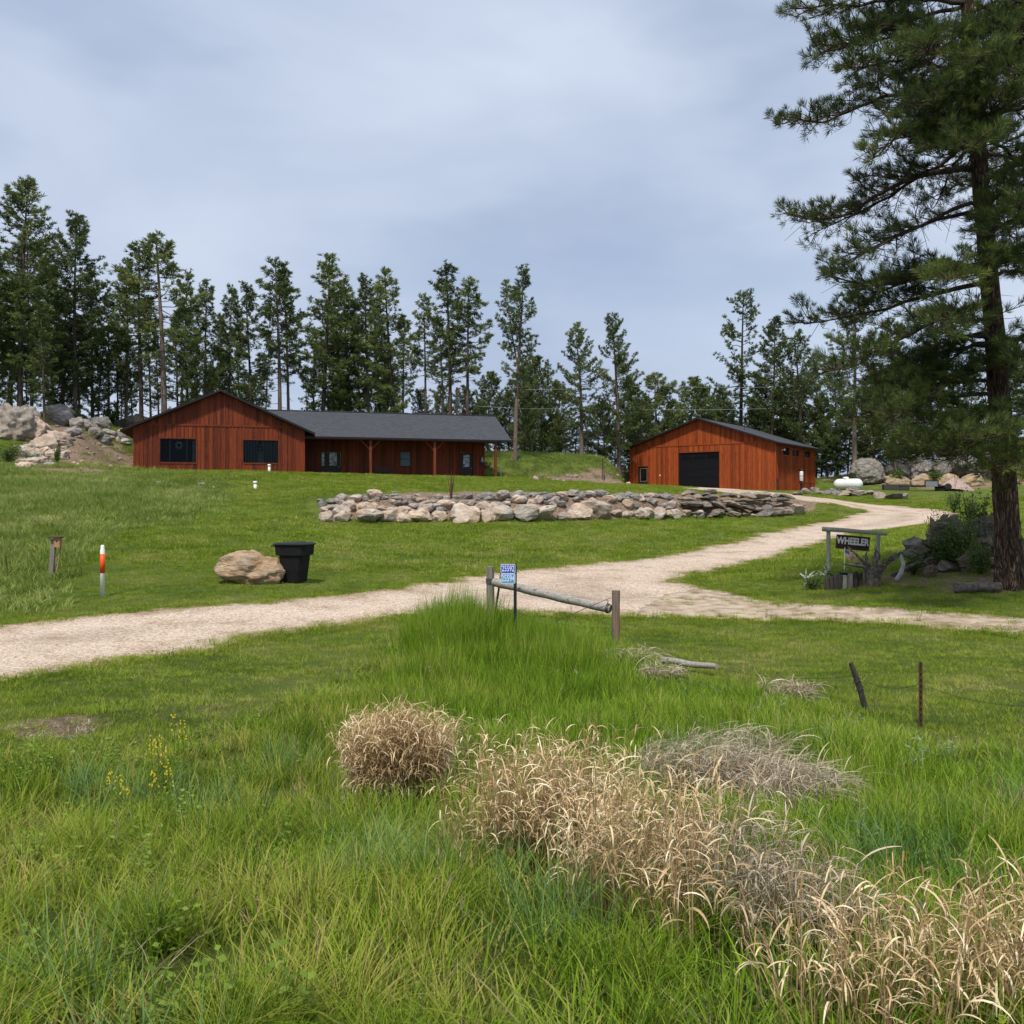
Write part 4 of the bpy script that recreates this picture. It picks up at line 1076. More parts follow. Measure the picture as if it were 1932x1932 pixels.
def blades(name, n, h0, h1, w, spread, lean, curl, mat, seed, seg=4, up=0.0):
    r = np.random.RandomState(seed)
    rad = spread * np.sqrt(r.rand(n)); ang = r.rand(n) * 6.283
    base = np.column_stack([rad * np.cos(ang), rad * np.sin(ang), np.full(n, -.03)])
    az = ang + r.normal(0, 1.0, n)
    h = r.uniform(h0, h1, n); ln = np.abs(r.normal(lean, lean * .6, n)); cu = np.abs(r.normal(curl, curl * .6, n))
    d = np.column_stack([np.cos(az), np.sin(az), np.zeros(n)])
    tw = az + 1.57 + r.normal(0, .6, n)
    s = np.column_stack([np.cos(tw), np.sin(tw), np.zeros(n)])
    ww = w * r.uniform(.6, 1.3, n)
    V = np.zeros((n, seg + 1, 2, 3))
    for k in range(seg + 1):
        t = k / seg
        c = base + d * (h * (ln * t + cu * t ** 2.2))[:, None]
        c[:, 2] += h * (t - .42 * cu * t ** 3)
        wd = ww * (1 - t ** 1.7 * .94) * .5
        V[:, k, 0] = c - s * wd[:, None]; V[:, k, 1] = c + s * wd[:, None]
    idx = np.arange(n * (seg + 1) * 2).reshape(n, seg + 1, 2)
    F = np.stack([idx[:, :-1, 0], idx[:, :-1, 1], idx[:, 1:, 1], idx[:, 1:, 0]], -1).reshape(-1, 4)
    tint = np.repeat(r.rand(n), (seg + 1) * 2)
    return mesh_np(name, V.reshape(-1, 3), [F], [mat], tint=tint)

def stalks(name, n, h0, h1, spread, mat_s, mat_h, seed, head=.12, hw=.018):
    """seed-headed stems: thin stem + a plume of short strokes"""
    r = np.random.RandomState(seed); V = []; F = []; T = []; mi = []
    def ribbon(pts, w, m, t):
        pts = np.array(pts); k = len(pts)
        s = r.normal(0, 1, 3); s[2] *= .2; s /= np.linalg.norm(s)
        b = sum(len(v) for v in V)
        ww = np.array([w(i / (k - 1)) for i in range(k)])[:, None] * .5
        vv = np.stack([pts - s * ww, pts + s * ww], 1).reshape(-1, 3)
        V.append(vv); T.extend([t] * len(vv))
        for i in range(k - 1): F.append((b + 2*i, b + 2*i + 1, b + 2*i + 3, b + 2*i + 2)); mi.append(m)
    for i in range(n):
        a = r.rand() * 6.283; q = spread * math.sqrt(r.rand()); x, y = q * math.cos(a), q * math.sin(a)
        h = r.uniform(h0, h1); ln = r.normal(0, .14, 2)
        P = [np.array((x + ln[0] * h * t ** 1.6, y + ln[1] * h * t ** 1.6, h * t - .02)) for t in np.linspace(0, 1, 5)]
        t = r.rand(); ribbon(P, lambda q: .0045 * (1 - .4 * q), 0, t)
        d = P[-1] - P[-2]; d /= np.linalg.norm(d)
        for k in range(9):
            b = P[-1] - d * head * r.rand() * .9
            e = b + d * head * .35 + r.normal(0, hw, 3)
            ribbon([b, (b + e) / 2, e], lambda q: .006 * (1 - abs(q - .5)), 1, r.rand())
    return mesh_np(name, np.concatenate(V), [np.array(F)], [mat_s, mat_h], tint=T, midx=mi)

def leafy(name, n, h0, h1, mat, seed, leaf=.06, lw=.022, spread=.12, stem_mat=None):
    """broad-leaved weed: several stems with alternate leaves"""
    r = np.random.RandomState(seed); V = []; F = []; T = []
    for i in range(n):
        a = r.rand() * 6.283; q = spread * math.sqrt(r.rand()); b0 = np.array((q * math.cos(a), q * math.sin(a), -.02))
        h = r.uniform(h0, h1); ln = r.normal(0, .16, 2)
        m = int(h / .035)
        for k in range(m):
            t = (k + 1) / m
            c = b0 + np.array((ln[0] * h * t, ln[1] * h * t, h * t))
            az = k * 2.4 + r.rand(); el = r.uniform(.1, .8)
            d = np.array((math.cos(az) * math.cos(el), math.sin(az) * math.cos(el), math.sin(el)))
            s = np.cross(d, (0, 0, 1)); s /= np.linalg.norm(s) + 1e-9
            L = leaf * r.uniform(.6, 1.2) * (1.15 - .5 * t); w = lw * r.uniform(.7, 1.2)
            b = len(V) ; V += [c, c + d * L * .45 - s * w, c + d * L - np.array((0, 0, L * .12)), c + d * L * .45 + s * w]
            F.append((b, b+1, b+2, b+3)); T += [r.rand()] * 4
        s = np.array((.003, .003, 0)); b = len(V); e = b0 + np.array((ln[0] * h, ln[1] * h, h))
        V += [b0 - s, b0 + s, e + s * .4, e - s * .4]; F.append((b, b+1, b+2, b+3)); T += [.3] * 4
    return mesh_np(name, np.array(V), [np.array(F)], [mat], tint=T)

RNG = np.random.RandomState(77)
def area_pts(Y0, Y1, dens, umax=.62):
    pad = 1.6      # a margin outside the frame
    n = int(dens * (umax * (Y1 ** 2 - Y0 ** 2) + 2 * pad * (Y1 - Y0)))
    Y = RNG.uniform(Y0, Y1, n * 3); keep = RNG.rand(n * 3) < (umax * Y + pad) / (umax * Y1 + pad); Y = Y[keep][:n]
    X = RNG.uniform(-1, 1, len(Y)) * (umax * Y + pad)
    return X, Y
def on_ground(X, Y, z=0.0):
    return np.column_stack([X, Y, H(X, Y) + z])

FORE = [(-200,1432),(0,1425),(300,1405),(480,1352),(560,1330),(700,1250),(790,1190),(830,1172),(1000,1172),(1150,1200),(1200,1250),(1350,1300),(1550,1345),(1750,1405),(1932,1430),(2300,1460),(2300,6000),(-400,6000)]
HILLG = [(-300,880),(0,880),(120,892),(250,893),(330,905),(430,925),(420,955),(330,985),(200,1008),(130,1050),(110,1135),(0,1142),(-300,1180)]
BANK = [(944,845),(1195,850),(1195,884),(1120,890),(1000,896),(944,880)]
BANK2 = [(1535,870),(1612,870),(1612,905),(1535,905)]
GRAVEL_PATCH = [(75,1362),(120,1352),(165,1350),(180,1380),(172,1404),(120,1398),(70,1380)]
WALLZONE = [(585,938),(640,932),(900,926),(1100,928),(1300,932),(1490,936),(1545,943),(1545,962),(1300,972),(1000,977),(590,978)]
LITTER = [(1560,1088),(1660,1092),(1790,1118),(1932,1130),(1990,1100),(1932,1050),(1770,1030),(1735,1078),(1640,1080)]
RDIRT = [(1640,915),(1900,915),(1900,944),(1760,942),(1640,935)]
BANKDIRT = [(95,782),(160,800),(252,862),(252,890),(150,891),(60,888),(20,880),(70,850),(95,815)]
DRYS = [[(640,1470),(830,1470),(850,1505),(640,1505)], [(890,1600),(1050,1590),(1380,1750),(1400,1860),(1200,1830),(960,1730)], [(1190,1420),(1560,1420),(1590,1530),(1450,1580),(1250,1560)]]

def masks(X, Y):
    P = on_ground(X, Y)
    px, py = topx(X, Y, P[:, 2])
    road = pip(X, Y, ROAD)
    return P, px, py, road

V_lawn = [blades('lawn_tuft', 60, .035, .085, .007, .17, .35, .35, M['grass_lawn'], 100 + i, seg=2) for i in range(4)]
V_lawnf = [blades('lawn_tuft_wide', 46, .05, .11, .016, .30, .35, .35, M['grass_lawn'], 120 + i, seg=2) for i in range(3)]
V_tall = [blades('tall_tuft', 42, .12, .36, .0080, .15, .15, .24, M['grass_tall'], 140 + i, seg=4) for i in range(5)]
V_bright = [blades('bright_tuft', 42, .15, .42, .0090, .15, .13, .20, M['grass_bright'], 160 + i, seg=4) for i in range(5)]
V_hill = [blades('hill_tuft', 40, .16, .42, .020, .32, .22, .35, M['grass_hill'], 180 + i, seg=3) for i in range(4)]
V_thatch = [blades('thatch_tuft', 14, .08, .24, .005, .14, .5, .6, M['thatch'], 200 + i, seg=3) for i in range(3)]
V_seed = [stalks('seed_stem', 5, .38, .66, .12, M['grass_tall'], M['seedhead'], 220 + i, head=.10, hw=.010) for i in range(4)]
V_weed = [leafy('broad_weed', 6, .12, .32, M['weed_leaf'], 240 + i) for i in range(3)]
V_sage = [leafy('sage_weed', 5, .16, .36, M['sage_leaf'], 250 + i, leaf=.085, lw=.010, spread=.07) for i in range(3)]
V_clover = [leafy('clover', 9, .03, .07, M['sage_leaf'], 260 + i, leaf=.02, lw=.010, spread=.18) for i in range(2)]

# mown grass, near and far
X, Y = area_pts(7, 32, 44)
P, px, py, road = masks(X, Y)
n1 = fbm(X * .5, Y * .5, 61)
ok = ~road & ~pip(px, py, FORE) & ~(pip(px, py, HILLG) & (RNG.rand(len(X)) < .6)) & ~(pip(px, py, GRAVEL_PATCH) & (RNG.rand(len(X)) < .55)) & ~(pip(px, py, LITTER) & (RNG.rand(len(X)) < .35)) & (RNG.rand(len(X)) < .55 + n1 * .9)
scatter('lawn_grass', P[ok], V_lawn, 'short mown lawn grass on both sides of the gravel driveway', 'grass', RNG, zs=(.6 + 1.3 * fbm(X * .8, Y * .8, 62))[ok])
X, Y = area_pts(30, 93, 15, .60)
P, px, py, road = masks(X, Y)
n1 = fbm(X * .28, Y * .28, 63)
thin = pip(px, py, WALLZONE)
ok = ~road & ~in_building(X, Y, .15) & ~(pip(px, py, HILLG) & (RNG.rand(len(X)) < .6)) & ~pip(px, py, BANKDIRT) & ~(pip(px, py, RDIRT) & (RNG.rand(len(X)) < .85)) & ~(thin & (RNG.rand(len(X)) < .93)) & ~(pip(px, py, LITTER) & (RNG.rand(len(X)) < .35)) & (RNG.rand(len(X)) < .45 + n1 * 1.1)
scatter('far_lawn_grass', P[ok], V_lawnf, 'mown lawn grass on the slope up to the house', 'grass', RNG, .8, 1.4, zs=(.7 + 1.2 * fbm(X * .4, Y * .4, 64))[ok])
# pale tall grass on the left hillside, the bank between the buildings and under the pines
X, Y = area_pts(22, 118, 7, .72)
P, px, py, road = masks(X, Y)
patch = fbm(X * .15, Y * .15, 65)
px = px + 110 * (fbm(X * .35, Y * .35, 77) - .5); py = py + 60 * (fbm(X * .35, Y * .35, 78) - .5) + RNG.normal(0, 9, len(X))
ok = ~road & ~in_building(X, Y, .4) & ((pip(px, py, HILLG) & ~pip(px, py, BANKDIRT)) | (pip(px, py, BANKDIRT) & (RNG.rand(len(X)) < .10)) | ((Y > 84) & (P[:, 2] > 3.4) & ~pip(px, py, BANKDIRT) & (RNG.rand(len(X)) < .8)))
scatter('hillside_grass', P[ok], V_hill, 'pale uncut grass on the hillside and banks', 'grass', RNG, .8, 1.5, zs=(.35 + 1.15 * patch)[ok])
# uncut foreground
X, Y = area_pts(2.6, 21, 40, .66)
P, px, py, road = masks(X, Y)
fore = pip(px, py, FORE) & ~road
dry = np.zeros(len(X), bool)
for d in DRYS: dry |= pip(px, py, d)
right = 1 / (1 + np.exp(-(px - 760 + 260 * (fbm(X * .9, Y * .9, 66) - .5) * 2 - (py - 1300) * .45) / 60))
isb = RNG.rand(len(X)) < right
hh = .40 + .95 * fbm(X * .9, Y * .9, 67)
edge = np.clip((py - np.interp(px, [p[0] for p in FORE[:16]], [p[1] for p in FORE[:16]])) / 90, 0.25, 1)
hh = hh * (.45 + .55 * edge)
fence = np.exp(-((X + .95) ** 2 / .9 + (Y - 17.7) ** 2 / 3.0))
fence2 = np.exp(-((X - .1) ** 2 / 2.6 + (Y - 16.6) ** 2 / 4.0))
hh = np.maximum(hh * (1 + 1.5 * fence2), (fence > .12 + .2 * fbm(X * 1.5, Y * 1.5, 79)) * (.75 + 1.75 * fence) * (.7 + .5 * RNG.rand(len(X)))) * np.clip(.50 + .055 * Y, .62, 1.2)
keep = fore & ~(dry & (RNG.rand(len(X)) < .6)) & (RNG.rand(len(X)) < .62 + .5 * fbm(X * 1.6, Y * 1.6, 68))
a = keep & ~isb
scatter('meadow_grass', P[a], V_tall, 'uncut yellow-green meadow grass in the foreground ditch', 'grass', RNG, zs=hh[a], tilt=.09)
a = keep & isb
scatter('bright_meadow_grass', P[a], V_bright, 'tall bright green meadow grass around the fence and to the right', 'grass', RNG, zs=hh[a])
u_ = RNG.rand(len(X))
a = fore & (u_ < .10 + .22 * (fbm(X * 1.4, Y * 1.4, 75) > .60) + .25 * dry)
scatter('dead_thatch', P[a], V_thatch, 'dead grey-tan blades lying among the green grass', 'dry grass', RNG, .7, 1.3)
a = fore & (u_ > .988) | (fore & (px < 700) & (u_ > .970))
scatter('seed_stems', P[a], V_seed, 'thin stems with tan seed heads standing above the meadow grass', 'grass', RNG, .7, 1.15)
a = fore & ~isb & (px < 560) & (RNG.rand(len(X)) < .04 + .14 * (fbm(X * 1.1, Y * 1.1, 69) > .54))
scatter('leafy_weeds', P[a], V_weed, 'small leafy green weeds among the grass at left', 'weeds', RNG, .6, 1.1)
a = fore & (px > 1250) & (RNG.rand(len(X)) < .016)
scatter('silver_weeds', P[a], V_sage, 'silvery narrow-leaved weeds scattered in the grass at right', 'weeds', RNG, .7, 1.25)
# ragged edge of the drive: grass creeping onto the gravel
ex, ey = ROAD[:, 0], ROAD[:, 1]
k = (ey < 60)
NV = 9000
m_ = RNG.randint(0, k.sum(), NV)
X = ex[k][m_] + RNG.normal(0, .22, NV); Y = ey[k][m_] + RNG.normal(0, .22, NV)
g1 = (Y > 10) & (RNG.rand(NV) < .25 + fbm(X * .7, Y * .7, 72))
scatter('verge_tufts', on_ground(X[g1], Y[g1], .03), V_lawn, 'straggling grass tufts along the driveway edge', 'grass', RNG, .5, 1.5)
m_ = RNG.randint(0, k.sum(), 300)
k2 = np.where(k)[0][m_]
X = ex[k2] + RNG.normal(0, .3, 300); Y = ey[k2] + RNG.normal(0, .3, 300)
g1 = (Y < 40) & (Y > 10)
scatter('verge_weeds', on_ground(X[g1], Y[g1], .03), V_weed, 'low leafy weeds along the driveway edge', 'weeds', RNG, .3, .7)
X, Y = area_pts(9, 15, 70, .62)
P, px, py, road = masks(X, Y)
a = pip(px, py, [(0,1356),(70,1350),(120,1344),(176,1346),(192,1384),(176,1412),(110,1404),(0,1392)]) & (fbm(X * 1.6, Y * 1.6, 76) > .45)
scatter('patch_thatch', P[a], [blades('patch_tuft', 34, .02, .07, .008, .16, .8, .8, M['straw_grey'], 297, seg=2)], 'pale dry flattened grass on the bare patch at the left foreground', 'dry grass', RNG, .8, 1.3)
# green strips inside the dirt side track
X, Y = area_pts(18, 30, 14, .62)
P, px, py, road = masks(X, Y)
a = road & pip(px, py, [(1230,1118),(1500,1140),(1932,1168),(1932,1190),(1600,1168),(1230,1155)]) & (fbm(X * .9, Y * 2.2, 70) > .52)
scatter('track_grass', P[a] + np.array((0, 0, .04)), V_lawn, 'thin grass growing in the side track', 'grass', RNG, .5, 1.0)
# tussocks: fountains of fine arching blades
V_tuss = [blades('tussock', 150, .20, .38, .0045, .09, .34, .50, M['grass_tall'], 280 + i, seg=5) for i in range(3)]
X, Y = area_pts(2.8, 10, 6, .62)
P, px, py, road = masks(X, Y)
a = pip(px, py, FORE) & ((fbm(X * 1.3, Y * 1.3, 73) > .50) | (Y < 3.9)) & (py > 1560)
scatter('tussock_grass', P[a], V_tuss, 'fine-bladed arching grass tussocks at the bottom of the picture', 'grass', RNG, .7, 1.2)
V_rush = [blades('blue_tuft', 40, .25, .5, .008, .12, .18, .35, M['grass_blue'], 290 + i, seg=4) for i in range(3)]
X, Y = area_pts(2.8, 14, 9, .62)
P, px, py, road = masks(X, Y)
a = pip(px, py, FORE) & (fbm(X * .9 + 5, Y * .9, 74) > .60) & (py > 1440)
scatter('bluish_grass', P[a], V_rush, 'scattered bluish-green broad grass blades in the foreground', 'grass', RNG, .7, 1.2)
# white clover specks in the lawn before the shop drive
X, Y = area_pts(40, 75, 6, .5)
P, px, py, road = masks(X, Y)
a = ~road & pip(px, py, [(1240,1010),(1560,965),(1640,965),(1520,992),(1320,1035)]) & (fbm(X * .5, Y * .5, 71) > .53)
scatter('clover_patches', P[a] + np.array((0, 0, .05)), V_clover, 'pale clover patches in the lawn inside the bend of the driveway', 'clover', RNG, .8, 1.6)

# ------------------------------------------------------------------ straw-coloured standing clumps
def straw_clump(name, spots, n, h0, h1, seed, leaf_len=.20, leaf_w=.011, mat='straw', per=4, wind=(.12, -.05), low=.35):
    """spots: list of (x, y, rx, ry, weight) ellipses on the ground"""
    r = np.random.RandomState(seed)
    V = []; F = []; T = []; off = 0
    w = np.array([s[4] for s in spots], float); w /= w.sum()
    pick = r.choice(len(spots), n, p=w)
    S = np.array([s[:4] for s in spots])[pick]
    rad = np.sqrt(r.rand(n)); ang = r.rand(n) * 6.283
    bx_ = S[:, 0] + S[:, 2] * rad * np.cos(ang); by_ = S[:, 1] + S[:, 3] * rad * np.sin(ang)
    bz_ = H(bx_, by_) - .03
    h = r.uniform(h0, h1, n) * (1.05 - .25 * rad)
    out = np.column_stack([np.cos(ang), np.sin(ang)]) * (rad ** 2)[:, None] * .28 + np.array(wind) + r.normal(0, .10, (n, 2))
    st = r.rand(n) * .55
    seg = 5
    t = np.linspace(0, 1, seg)
    C = np.zeros((n, seg, 3))
    C[:, :, 0] = bx_[:, None] + out[:, :1] * h[:, None] * t ** 1.7
    C[:, :, 1] = by_[:, None] + out[:, 1:] * h[:, None] * t ** 1.7
    C[:, :, 2] = bz_[:, None] + h[:, None] * t
    def add(Cn, side, wid, tint):
        nonlocal off
        n_, k_, _ = Cn.shape
        vv = np.stack([Cn - side[:, None, :] * wid[:, :, None], Cn + side[:, None, :] * wid[:, :, None]], 2)
        V.append(vv.reshape(-1, 3))
        idx = off + np.arange(n_ * k_ * 2).reshape(n_, k_, 2)
        F.append(np.stack([idx[:, :-1, 0], idx[:, :-1, 1], idx[:, 1:, 1], idx[:, 1:, 0]], -1).reshape(-1, 4))
        T.append(np.repeat(tint, k_ * 2)); off += n_ * k_ * 2
    def sides(n_):
        a_ = r.rand(n_) * 6.283
        return np.column_stack([np.cos(a_), np.sin(a_), r.normal(0, .25, n_)])
    add(C, sides(n), np.tile(.0028 * (1 - .4 * t), (n, 1)), st)
    ls = 7
    tl = np.linspace(0, 1, ls)
    for k in range(per):
        f = low + (1 - low) * (k + r.rand(n)) / per
        fi = f * (seg - 1); i0 = np.minimum(fi.astype(int), seg - 2); fr = fi - i0
        b = C[np.arange(n), i0] * (1 - fr)[:, None] + C[np.arange(n), i0 + 1] * fr[:, None]
        az = r.rand(n) * 6.283
        L = leaf_len * r.uniform(.55, 1.25, n)
        up = r.uniform(.6, 1.15, n)
        droop = r.uniform(.45, 1.75, n)
        D = np.column_stack([np.cos(az) + wind[0] * 2, np.sin(az) + wind[1] * 2])
        CC = np.zeros((n, ls, 3))
        th = 1.15 * up[:, None] - droop[:, None] * tl[None, :] * 1.5
        ds = L[:, None] / (ls - 1)
        hx = np.cumsum(np.cos(th) * ds, 1) - np.cos(th[:, :1]) * ds; hz_ = np.cumsum(np.sin(th) * ds, 1) - np.sin(th[:, :1]) * ds
        CC[:, :, 0] = b[:, :1] + D[:, :1] * hx; CC[:, :, 1] = b[:, 1:2] + D[:, 1:] * hx; CC[:, :, 2] = b[:, 2:] + hz_
        sd_ = np.column_stack([-np.sin(az), np.cos(az), r.normal(0, .35, n)])
        wid = leaf_w * .5 * np.tile(np.sin(np.clip(tl * .92 + .08, 0, 1) * 3.05) ** .6, (n, 1)) * r.uniform(.6, 1.3, (n, 1))
        add(CC, sd_, wid, np.clip(r.normal(.55, .25, n), 0, 1))
    return mesh_np(name, np.concatenate(V), [np.concatenate(F)], [M[mat]], tint=np.concatenate(T))

def gspot(x, y, rx, ry, w):
    p = G(x, y); return (p.x, p.y, rx, ry, w)
def straw_thing(spots, n, h0, h1, seed, label, **k):
    me = straw_clump('dry_grass_clump', spots, n, h0, h1, seed, **k)
    return tag(link('dry_grass_clump', me), label, 'dry grass')
straw_thing([gspot(748, 1512, .35, .33, 1)], 1500, .44, .92, 1, 'dense rounded mop of straw-coloured dry grass standing alone left of the others', leaf_len=.16, leaf_w=.0065, per=6, low=.20, wind=(.03, -.03))
straw_thing([gspot(945, 1640, .26, .25, 1), gspot(1040, 1640, .30, .35, 1.6), gspot(1110, 1620, .25, .3, 1.0), gspot(1150, 1715, .28, .3, 1.3), gspot(1235, 1755, .24, .26, .75), gspot(1320, 1790, .18, .2, .25)],
            700, .40, .84, 2, 'long diagonal stand of tall straw-coloured dry grass in the middle of the foreground', leaf_len=.15, leaf_w=.0064, wind=(.03, -.03), low=.42)
straw_thing([gspot(1500, 1930, .12, .12, .3), gspot(1575, 1985, .18, .18, .8), gspot(1700, 1990, .22, .2, .9), gspot(1800, 1930, .2, .2, 1), gspot(1900, 1925, .2, .22, 1.3), gspot(1980, 1960, .2, .25, 1.2)],
            340, .34, .70, 3, 'loose stand of tall curling dry grass in the bottom right corner', leaf_len=.14, leaf_w=.0060, per=3, low=.45, wind=(.03, -.03))
me = straw_clump('dry_grass_stalks', [gspot(915, 1625, .22, .22, 1), gspot(1000, 1625, .26, .3, 1.2), gspot(1100, 1620, .25, .3, 1.0), gspot(1180, 1720, .3, .3, 1.0), gspot(1330, 1790, .3, .25, .7)], 200, .70, .98, 7, leaf_len=.14, leaf_w=.0075, per=3, low=.66, wind=(.03, -.03))
tag(link('dry_grass_stalks', me), 'taller separate dry stalks rising above the long diagonal stand of straw-coloured grass', 'dry grass')
me = straw_clump('matted_grass', [gspot(1300, 1480, .5, .4, 1.2), gspot(1400, 1500, .5, .42, 1.5), gspot(1490, 1525, .34, .28, .9), gspot(1370, 1440, .5, .32, 1)], 2100, .14, .44, 4, mat='straw_grey', leaf_len=.22, leaf_w=.006, per=4, low=.1, wind=(.25, -.2))
tag(link('matted_grass', me), 'flattened mat of grey-tan dead grass around the culvert end', 'dry grass', kind='stuff')
me = straw_clump('matted_grass', [gspot(1180, 1255, .5, .35, 1), gspot(1240, 1285, .35, .25, .6), gspot(1480, 1320, .35, .25, .8)], 420, .10, .36, 5, mat='straw_grey', leaf_len=.24, leaf_w=.010, per=4, low=.1, wind=(.2, -.2))
tag(link('matted_grass', me), 'thin grey-tan dead grass at the foot of the fence post and fallen pole', 'dry grass', kind='stuff')
me = straw_clump('matted_grass', [gspot(1400, 1730, .35, .3, 1), gspot(1490, 1790, .25, .2, .8), gspot(1330, 1640, .4, .3, .8)], 500, .18, .50, 6, mat='straw_grey', leaf_len=.2, leaf_w=.007, per=4, low=.1, wind=(.15, -.1))
tag(link('matted_grass', me), 'tangled grey dead stems behind the long stand of straw-coloured grass', 'dry grass', kind='stuff')

# ------------------------------------------------------------------ pines
def needles(pos, dirs, size, tint, n, w, rng, cone=.9):
    T = len(pos)
    d = rng.normal(0, 1, (T, n, 3)); d /= np.linalg.norm(d, axis=2, keepdims=True)
    d = d * cone + dirs[:, None, :]
    d /= np.linalg.norm(d, axis=2, keepdims=True)
    L = size[:, None] * rng.uniform(.7, 1.15, (T, n))
    s = np.cross(d, rng.normal(0, 1, (T, n, 3))); s /= np.linalg.norm(s, axis=2, keepdims=True) + 1e-9
    b = pos[:, None, :] + d * .02 - dirs[:, None, :] * size[:, None, None] * rng.uniform(0, .55, (T, n))[:, :, None]
    tip = b + d * L[:, :, None]
    mid = b + d * (L * .4)[:, :, None]
    V = np.stack([b, mid - s * w * .5, tip, mid + s * w * .5], 2).reshape(-1, 3)
    F = np.arange(T * n * 4).reshape(-1, 4)
    tt = np.repeat(np.clip(tint[:, None] + rng.normal(0, .06, (T, n)), 0, 1).ravel(), 4)
    return V, F, tt

def tube_np(paths, radii, sides):
    """many tubes at once: paths (n,k,3), radii (n,k)"""
    n, k, _ = paths.shape
    d = np.gradient(paths, axis=1); d /= np.linalg.norm(d, axis=2, keepdims=True) + 1e-9
    ref = np.where(np.abs(d[:, :, 2:3]) > .9, np.array([[[1., 0, 0]]]), np.array([[[0, 0, 1.]]]))
    u = np.cross(d, ref); u /= np.linalg.norm(u, axis=2, keepdims=True) + 1e-9
    w = np.cross(d, u)
    a = np.arange(sides) / sides * 6.2832
    V = paths[:, :, None, :] + radii[:, :, None, None] * (u[:, :, None, :] * np.cos(a)[None, None, :, None] + w[:, :, None, :] * np.sin(a)[None, None, :, None])
    idx = np.arange(n * k * sides).reshape(n, k, sides)
    nx_ = np.roll(idx, -1, 2)
    F = np.stack([idx[:, :-1], nx_[:, :-1], nx_[:, 1:], idx[:, 1:]], -1).reshape(-1, 4)
    return V.reshape(-1, 3), F

def twigs_from(limb, rng, step, tl0, tl1, start, upbias=.25):
    """side shoots of a limb polyline -> list of (base, tip, dir)"""
    out = []
    seg = np.linalg.norm(np.diff(limb, axis=0), axis=1); cum = np.concatenate([[0], np.cumsum(seg)]); L = cum[-1]
    s = start * L; side = 1
    while s < L:
        k = min(np.searchsorted(cum, s) - 1, len(seg) - 1); k = max(k, 0)
        f = (s - cum[k]) / max(seg[k], 1e-6)
        b = limb[k] * (1 - f) + limb[k + 1] * f
        d = (limb[k + 1] - limb[k]) / max(seg[k], 1e-6)
        sd_ = np.cross(d, (0, 0, 1.)); sd_ /= np.linalg.norm(sd_) + 1e-9
        v = d * rng.uniform(.4, 1.0) + sd_ * side * rng.uniform(.3, 1.1) + np.array((0, 0, upbias + rng.normal(0, .25))) + rng.normal(0, .15, 3)
        v /= np.linalg.norm(v)
        ln = rng.uniform(tl0, tl1) * (1.15 - .55 * s / L)
        out.append((b, b + v * ln, v)); side = -side; s += step * rng.uniform(.6, 1.4)
    d = limb[-1] - limb[-2]; d /= np.linalg.norm(d)
    out.append((limb[-1], limb[-1] + d * tl0 * .4, d))
    return out

